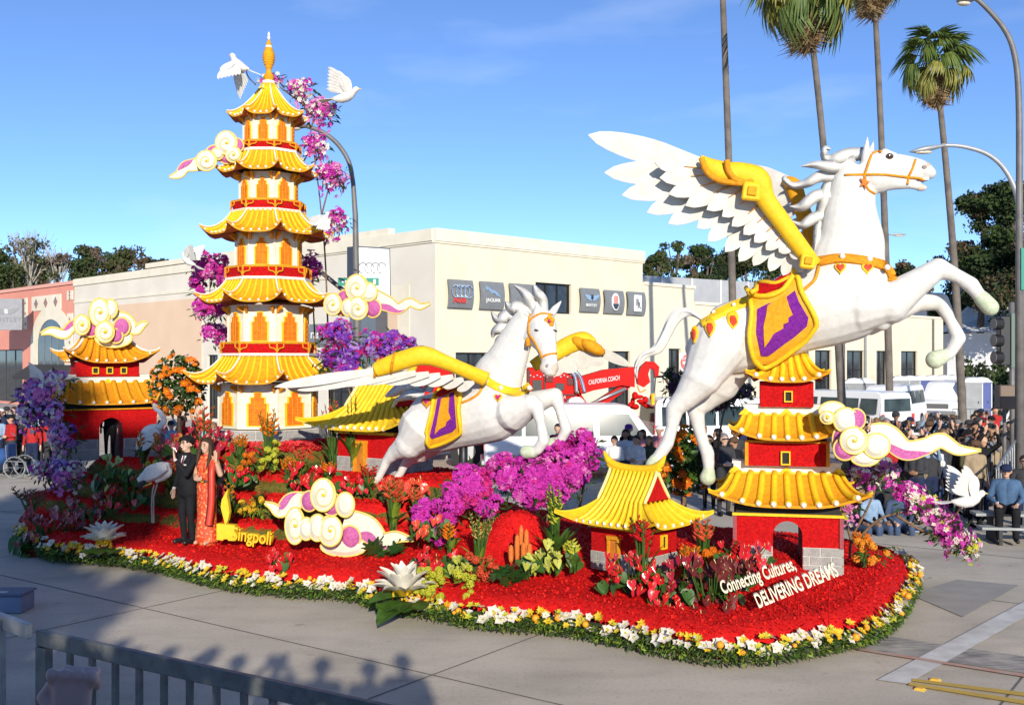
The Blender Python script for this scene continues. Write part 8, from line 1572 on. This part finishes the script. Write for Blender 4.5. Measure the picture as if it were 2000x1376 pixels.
v0 = van('white passenger van parked side on behind the smaller horse and the crowd', (PX(1135, HZ, 30.3).x, 30.3, 0), rad(2)); vp = lambda px, d: V((PX(px, HZ, d).x, d, 0))
def vcopy(label, loc, yaw): c = copy_tree(v0, None, label); c.location = loc; c.rotation_euler = (0, 0, yaw); return c
v1 = vcopy('white passenger van half hidden by the gate tower', vp(1642, 43), rad(122)); v2 = van('white passenger van with orange roof beacon', vp(1742, 51), rad(236), True); v3 = vcopy('white passenger van parked beside the portable toilets', vp(1852, 59), rad(236))
v4 = vcopy('white passenger van behind the rearing horse hind legs', vp(1420, 35), rad(10))
# ---- red tow truck with rotating boom
tr_red = mat('truck_red', (.52, .010, .008), rough=.5, spec=.08); tt = thing('tow_truck', 'red heavy tow truck with boom and hook behind the white van', 'tow truck', vp(1080, 34)); o = tt.location; Pt = Plane(1080, 34, 0)
def tbox(name, x0, x1, y0, y1, w0, w1, m=tr_red, parent=None, bev=.04):
    a, c = Pt(x0, y1, w0), Pt(x1, y0, w0); b = MB(); b.box(((a.x + c.x) / 2, o.y + (w0 + w1) / 2, (a.z + c.z) / 2), (abs(c.x - a.x), w1 - w0, abs(c.z - a.z)), bev=bev); return b.build(name, m, parent or tt, off=o)
tbox('chassis', 880, 1250, 812, 838, -1.2, 1.2); tbox('rotator_body', 1030, 1128, 718, 806, -1.1, 1.1); tbox('deck_plate', 1040, 1210, 796, 812, -1.25, 1.25); tbox('side_locker', 890, 1030, 780, 870, -1.25, 1.25); tbox('cab', 800, 880, 700, 860, -1.2, 1.2)
tbox('painted_recess', 1040, 1058, 742, 765, -1.13, -1.05, black, bev=.005); tbox('painted_recess', 1085, 1102, 748, 762, -1.13, -1.05, black, bev=.005); tbox('light_bar', 1028, 1118, 708, 716, -.9, -.5, rim_m, bev=.01)  # the black slabs paint shaded gaps on the body
for x0, x1, y0, y1 in ((1064, 1080, 736, 746), (1108, 1120, 738, 752), (1036, 1124, 769, 773), (1066, 1082, 780, 794), (1046, 1060, 780, 796), (1104, 1122, 778, 800), (1062, 1066, 720, 768), (1030, 1036, 722, 800)): tbox('painted_recess', x0, x1, y0, y1, -1.14, -1.05, mat('truck_shadow_red', (.10, .006, .006), rough=.6), bev=.005)  # raised dark slabs: shade of gaps in the red frame is put into their colour
for x0, y0, x1, y1 in ((1128, 800, 1222, 758), (1062, 726, 1100, 728), (1040, 800, 1100, 796)): b = MB(); b.tube([Pt(x0, y0, -1.0 if x0 < 1110 else -.4), Pt(x1, y1, -1.0 if x0 < 1110 else -.4)], .055, 8); b.build('hydraulic_ram', rim_m, tt, smooth=True, off=o)
for i in range(14): b = MB(); b.ball(Pt(1036 + i * 6.6, 733 + 3 * (i % 2), -1.12), .035, 0, 6, 4); b.build('bolt', rim_m, tt, off=o)
def tpoly(name, pts, w0, w1, m=tr_red): f = [Pt(x, y, w0) for x, y in pts]; b = MB(); b.prism(f, [p + V((0, w1 - w0, 0)) for p in f]); return b.build(name, m, tt, off=o)
tpoly('boom', [(1125, 738), (1180, 722), (1240, 716), (1240, 756), (1215, 752), (1160, 762), (1135, 770)], -.45, .45); tpoly('boom_strut', [(1128, 806), (1160, 806), (1236, 752), (1220, 748)], -.3, .3); tpoly('boom_strut', [(1120, 770), (1134, 768), (1160, 806), (1140, 808)], -.32, .32)
hk = [(1246, 750), (1244, 735), (1252, 716), (1264, 705), (1278, 706), (1288, 716), (1286, 734), (1280, 738), (1278, 722), (1270, 718), (1266, 730), (1270, 746), (1258, 756)]; tpoly('boom_head', hk, -.22, .22)
b = MB(); b.tube([Pt(1281, 736, 0), Pt(1278, 765, 0)], .018, 5); b.build('cable', black, tt, off=o); b = MB(); b.tube(catmull([Pt(1245, 752, -.2), Pt(1250, 765, -.2), Pt(1262, 760, -.2)], 4), .022, 5); b.build('chain', gold, tt, off=o)
rgt = random.Random(8)
for i in range(12): b = MB(); b.ball(Pt(1240 + rgt.uniform(-12, 40), 782 + rgt.uniform(-10, 12), rgt.uniform(-.4, .4)), (rgt.uniform(.07, .16), .14, rgt.uniform(.06, .14)), 0, 9, 6); b.build('winch_block', tr_red, tt, smooth=True, off=o)
b = MB(); b.tube([Pt(1275, 768, -.3), Pt(1275, 790, -.3)], .06, 8); b.build('hook', bright, tt, off=o)
for dx in (0, 10): b = MB(); b.tube(catmull([Pt(1082 + dx, 724, -1.2), Pt(1105 + dx, 722, -1.2), Pt(1122 + dx, 734, -1.2), Pt(1126 + dx * 1.6, 768, -1.2)], 5), .06, 10); b.build('exhaust_pipe', chrome, tt, smooth=True, off=o)
for px_ in (915, 975, 1150, 1205):
    b = MB(); c = V((Pt(px_, 700).x, o.y, .52)); b.tube([c + V((0, -1.28, 0)), c + V((0, -.9, 0))], .52, 20); w_ = b.build('wheel', tyre, tt, off=o, auto=40); b = MB(); b.tube([c + V((0, -1.30, 0)), c + V((0, -1.2, 0))], .28, 14); b.build('rim', rim_m, w_, off=o)
letters('CALIFORNIA COACH', Pt(1180, 746, -.47), (1, -.0, .16), (0, -1, 0), .21, lw, tt, depth=.006, sx=.5); letters('CALIFORNIA COACH', Pt(1078, 778, -1.12), (1, 0, 0), (0, -1, 0), .2, lw, tt, depth=.006, sx=.45)
b = MB(); b.ball(Pt(1125, 788, -1.28), (.3, .03, .22)); b.build('emblem', rim_m, tt, off=o)
wc = thing('wheelchair', 'wheelchair with blue bag among the crowd at the kerb', 'wheelchair', vp(38, 30)); blu = CLOTH['blue']
for sy in (-.3, .3):
    b = MB(); b.tube([V((.3 * math.cos(q * math.pi / 12), sy, .32 + .3 * math.sin(q * math.pi / 12))) for q in range(25)], .022, 6, cap=False)
    for q in range(6): b.tube([(0, sy, .32), (.29 * math.cos(q * 1.047), sy, .32 + .29 * math.sin(q * 1.047))], .006, 4)
    b.build('wheel', steel, wc); b = MB(); b.tube([(-.25, sy, .95), (-.22, sy, .5), (.3, sy, .48), (.42, sy, .1)], .018, 6); b.build('frame', steel, wc)
b = MB(); b.box((0, 0, .5), (.5, .5, .06), bev=.02); b.build('seat', CLOTH['black'], wc); b = MB(); b.box((-.24, 0, .75), (.05, .5, .45), bev=.02); b.build('backrest', blu, wc); b = MB(); b.ball((-.42, -.1, .62), (.18, .24, .24)); b.build('bag', blu, wc, smooth=True)
# ---- portable toilets
tgrey = mat('toilet_grey', (.26, .27, .28), (.21, .22, .23), 2, .55); tblue = mat('toilet_blue', (.03, .06, .24), rough=.5); twhite = mat('toilet_roof', (.55, .56, .57), rough=.5)
def toilet(label, loc, yaw, body_m):
    t = thing('portable_toilet', label, 'portable toilet', loc, yaw, 'portable toilets in a row'); b = MB(); b.box((0, 0, 1.05), (1.1, 1.1, 2.1), bev=.04); b.build('cabin', body_m, t); b = MB(); b.hull([(x * .57, y * .57, 2.1) for x in (-1, 1) for y in (-1, 1)] + [(x * .3, y * .5, 2.34) for x in (-1, 1) for y in (-1, 1)] + [(0, .45, 2.4), (0, -.45, 2.4)]); b.build('roof', twhite, t); b = MB(); b.box((0, -.56, 1.05), (.72, .04, 1.85), bev=.01); dr = b.build('door', body_m, t); b = MB(); b.box((.28, -.59, 1.05), (.05, .03, .12)); b.build('handle', black, dr)
    for x in (-.48, .48): b = MB(); b.box((x, -.555, 1.05), (.05, .03, 2.0)); b.build('corner_rib', twhite, t)
for i, (px_, d, m_, wh) in enumerate(((1668, 55, tgrey, 'grey portable toilet beside the palm trunk'), (1688, 55.5, tgrey, 'grey portable toilet pair by the palm trunk'), (1757, 62, tgrey, 'grey portable toilet next to the blue one'), (1777, 62.6, tgrey, 'second grey portable toilet left of the blue one'), (1798, 63.2, tblue, 'blue portable toilet between grey ones'), (1820, 64, tgrey, 'grey portable toilet between two blue ones'), (1842, 64.6, tblue, 'blue portable toilet below the drooping hoof'), (1864, 65.2, tgrey, 'grey portable toilet beside the tall pole'), (1894, 57, tgrey, 'grey portable toilet at the end of the row'), (1912, 57.6, tblue, 'blue portable toilet at the end of the row'))): toilet(wh, vp(px_, d), rad(-15 + i), m_)
bf = thing('crowd_fence', 'low grey steel barricade beside the parked vans', 'fence', vp(1910, 50)); b = MB()
for z in (.2, 1.0): b = MB(); b.tube([(-1.2, 0, z), (1.2, -.3, z)], .025, 6); b.build('rail', steel, bf)
for i in range(13): b = MB(); b.tube([(-1.2 + .2 * i, -.025 * i, .2 if 0 < i < 12 else 0), (-1.2 + .2 * i, -.025 * i, 1.0)], .015, 5); b.build('bar', steel, bf)
# ================================================================== foreground barrier, stand and its spectators
zr = 1.08; rail = lambda px_, py_: PX(px_, py_, (H - zr) * F / (py_ - HZ)); P0, P1 = rail(86, 1246), rail(780, 1400)
fb = thing('steel_barrier', 'grey square tube steel barrier in the foreground shade', 'barrier', (P0.x, P0.y, 0)); o = fb.location; dirb = V((P1.x - P0.x, P1.y - P0.y, 0)).normalized(); ang = math.atan2(dirb.y, dirb.x); MR = Matrix.Rotation(ang, 3, 'Z'); barm = mat('barrier_shaded_steel', (.12, .125, .12), (.085, .09, .088), 9, .5, .2, 60, contrast=(.45, .6))  # rail steel darkened: the foreground shade is put into the colour
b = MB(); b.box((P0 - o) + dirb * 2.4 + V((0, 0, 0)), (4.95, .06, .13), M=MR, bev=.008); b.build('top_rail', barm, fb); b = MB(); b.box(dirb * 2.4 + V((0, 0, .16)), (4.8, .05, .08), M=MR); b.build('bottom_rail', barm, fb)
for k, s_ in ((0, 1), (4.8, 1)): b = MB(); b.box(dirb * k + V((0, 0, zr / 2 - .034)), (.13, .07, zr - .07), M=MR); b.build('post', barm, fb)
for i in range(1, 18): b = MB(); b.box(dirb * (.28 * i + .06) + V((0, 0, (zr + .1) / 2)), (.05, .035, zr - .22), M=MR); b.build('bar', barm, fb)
lb_ = thing('steel_barrier', 'sunlit end of the next steel barrier section', 'barrier', rail(-30, 1196)); lb_.location.z = 0; o = lb_.location; Q0, Q1 = rail(-60, 1188), rail(58, 1232); dq = (Q1 - Q0); an2 = math.atan2(dq.y, dq.x); M2 = Matrix.Rotation(an2, 3, 'Z')
b = MB(); b.box((Q0 + Q1) / 2 - o, (dq.length, .06, .13), M=M2, bev=.008); b.build('top_rail', steel, lb_); b = MB(); q = rail(4, 1214); b.box(V((q.x, q.y, .55)) - o, (.05, .05, 1.1), M=M2); b.build('post', steel, lb_)  # lighter copy of the rail steel, its sunlight put into the colour
bx = thing('blue_crate', 'blue grey crate lying on the road beyond the barrier', 'crate', GP(15, 1195)); b = MB(); b.box((-.08, .1, .12), (.62, .4, .24), bev=.02); b.build('case', mat('crate_blue', (.17, .20, .28), (.14, .17, .24), 5, .6), bx); b = MB(); b.box((-.08, .1, .255), (.66, .44, .03), bev=.008); b.build('lid', mat('crate_lid', (.10, .12, .18), rough=.6), bx); b = MB(); b.box((-.12, .0, .273), (.22, .08, .006)); b.build('sticker', CLOTH['white'], bx)
# spectator whose fist shows at the bottom corner, standing on the viewing stand
fs = thing('person', 'foreground spectator whose pinkish fist shows above the bottom edge', 'person', (-.62, 1.95, .98), rad(180), 'spectators on the viewing stand')
pr = body_prims([DOWN(-1), ((.30, -.02, 1.46), (.20, .0, 1.735), (-.05, .0, 1), (0, -1, 0), True)], True); me = organic(pr, .005, 1); [me.materials.append(m) for m in (mat('skin_fist', (.50, .33, .29), rough=.5), CLOTH['tan'], CLOTH['denim'], black)]; obj('body', me, fs); h_ = obj('hair', HAIRM['short'], fs); colour(h_, [HAIR['brown']])
stand = thing('viewing_stand', 'stepped viewing stand the spectators behind the barrier stand on', 'stand', (0, 0, 0))
for y_, z_, dp in ((1.9, .95, 1.0), (.6, 1.2, .9), (-1.0, 2.75, 1.3), (-2.4, 3.35, 1.4), (-3.6, 3.9, 1.0)): b = MB(); b.box((0, y_, z_ / 2), (9.0, dp, z_ - .02)); b.build('step', bm_, stand)
rgs = random.Random(12)
for i, (x_, y_, z_) in enumerate([(-4.9 + .46 * k + rgs.uniform(-.08, .08), -1.0 + rgs.uniform(-.15, .15), 2.75) for k in range(13)] + [(-4.7 + .47 * k + rgs.uniform(-.08, .08), -2.3, 3.35) for k in range(8)] + [(-4.4 + .5 * k, -3.5, 3.9) for k in range(5)]):
    t = thing('person', 'spectator standing on the viewing stand behind the foreground barrier', 'person', (x_, y_, z_), rad(180) + rgs.uniform(-.3, .3), 'spectators on the viewing stand'); bo = obj('body', BODY[rgs.choice(['standing', 'with folded hands', 'standing', 'holding up a camera'])], t); colour(bo, [skinA[i % 4], CLOTH[SHIRTS[i % 15]], CLOTH['denim'], black]); h_ = obj('hair', HAIRM['short'], t); colour(h_, [HAIR['brown']])
# street tree behind the stand, shading the tail of the float
def shade_tree(label, c, r, seed, n=60, lf=.22):
    rgx = random.Random(seed); t = thing('street_tree', label, 'tree', (c[0], c[1], 0), 0, 'street trees behind the stand'); b = MB(); b.tube(catmull([(0, 0, 0), (.2, 0, c[2] * .4), (0, .1, c[2] * .75), (0, 0, c[2])], 5), [.38 - .3 * i / 16 for i in range(16)], 8); b.build('trunk', bark, t, smooth=True); b = MB()
    for _ in range(n): q = rv_(rgx) * rgx.random() ** .45; leaf_cloud(b, (q.x * r[0], q.y * r[1], c[2] + q.z * r[2]), (.8, .8, .55), 80, lf, rgx, rgx.randrange(2))
    b.build('crown', [fol[1], fol[2]], t, fix=False)
def sunward(p, t): return V((p[0] + math.sin(rad(SUN_AZ)) * t, p[1] - math.cos(rad(SUN_AZ)) * t, p[2] + math.tan(rad(SUN_EL)) * t))
c = sunward((-9.4, 20.5, .5), 42); shade_tree('broad street tree behind the stand casting shade on the float tail', c, (2.9, 2.6, 2.2), 3, 95)
c = sunward((-8.6, 13.6, 0.0), 30); shade_tree('lacy street tree behind the stand dappling the road by the barrier', c, (3.2, 2.5, 1.4), 4, 34)
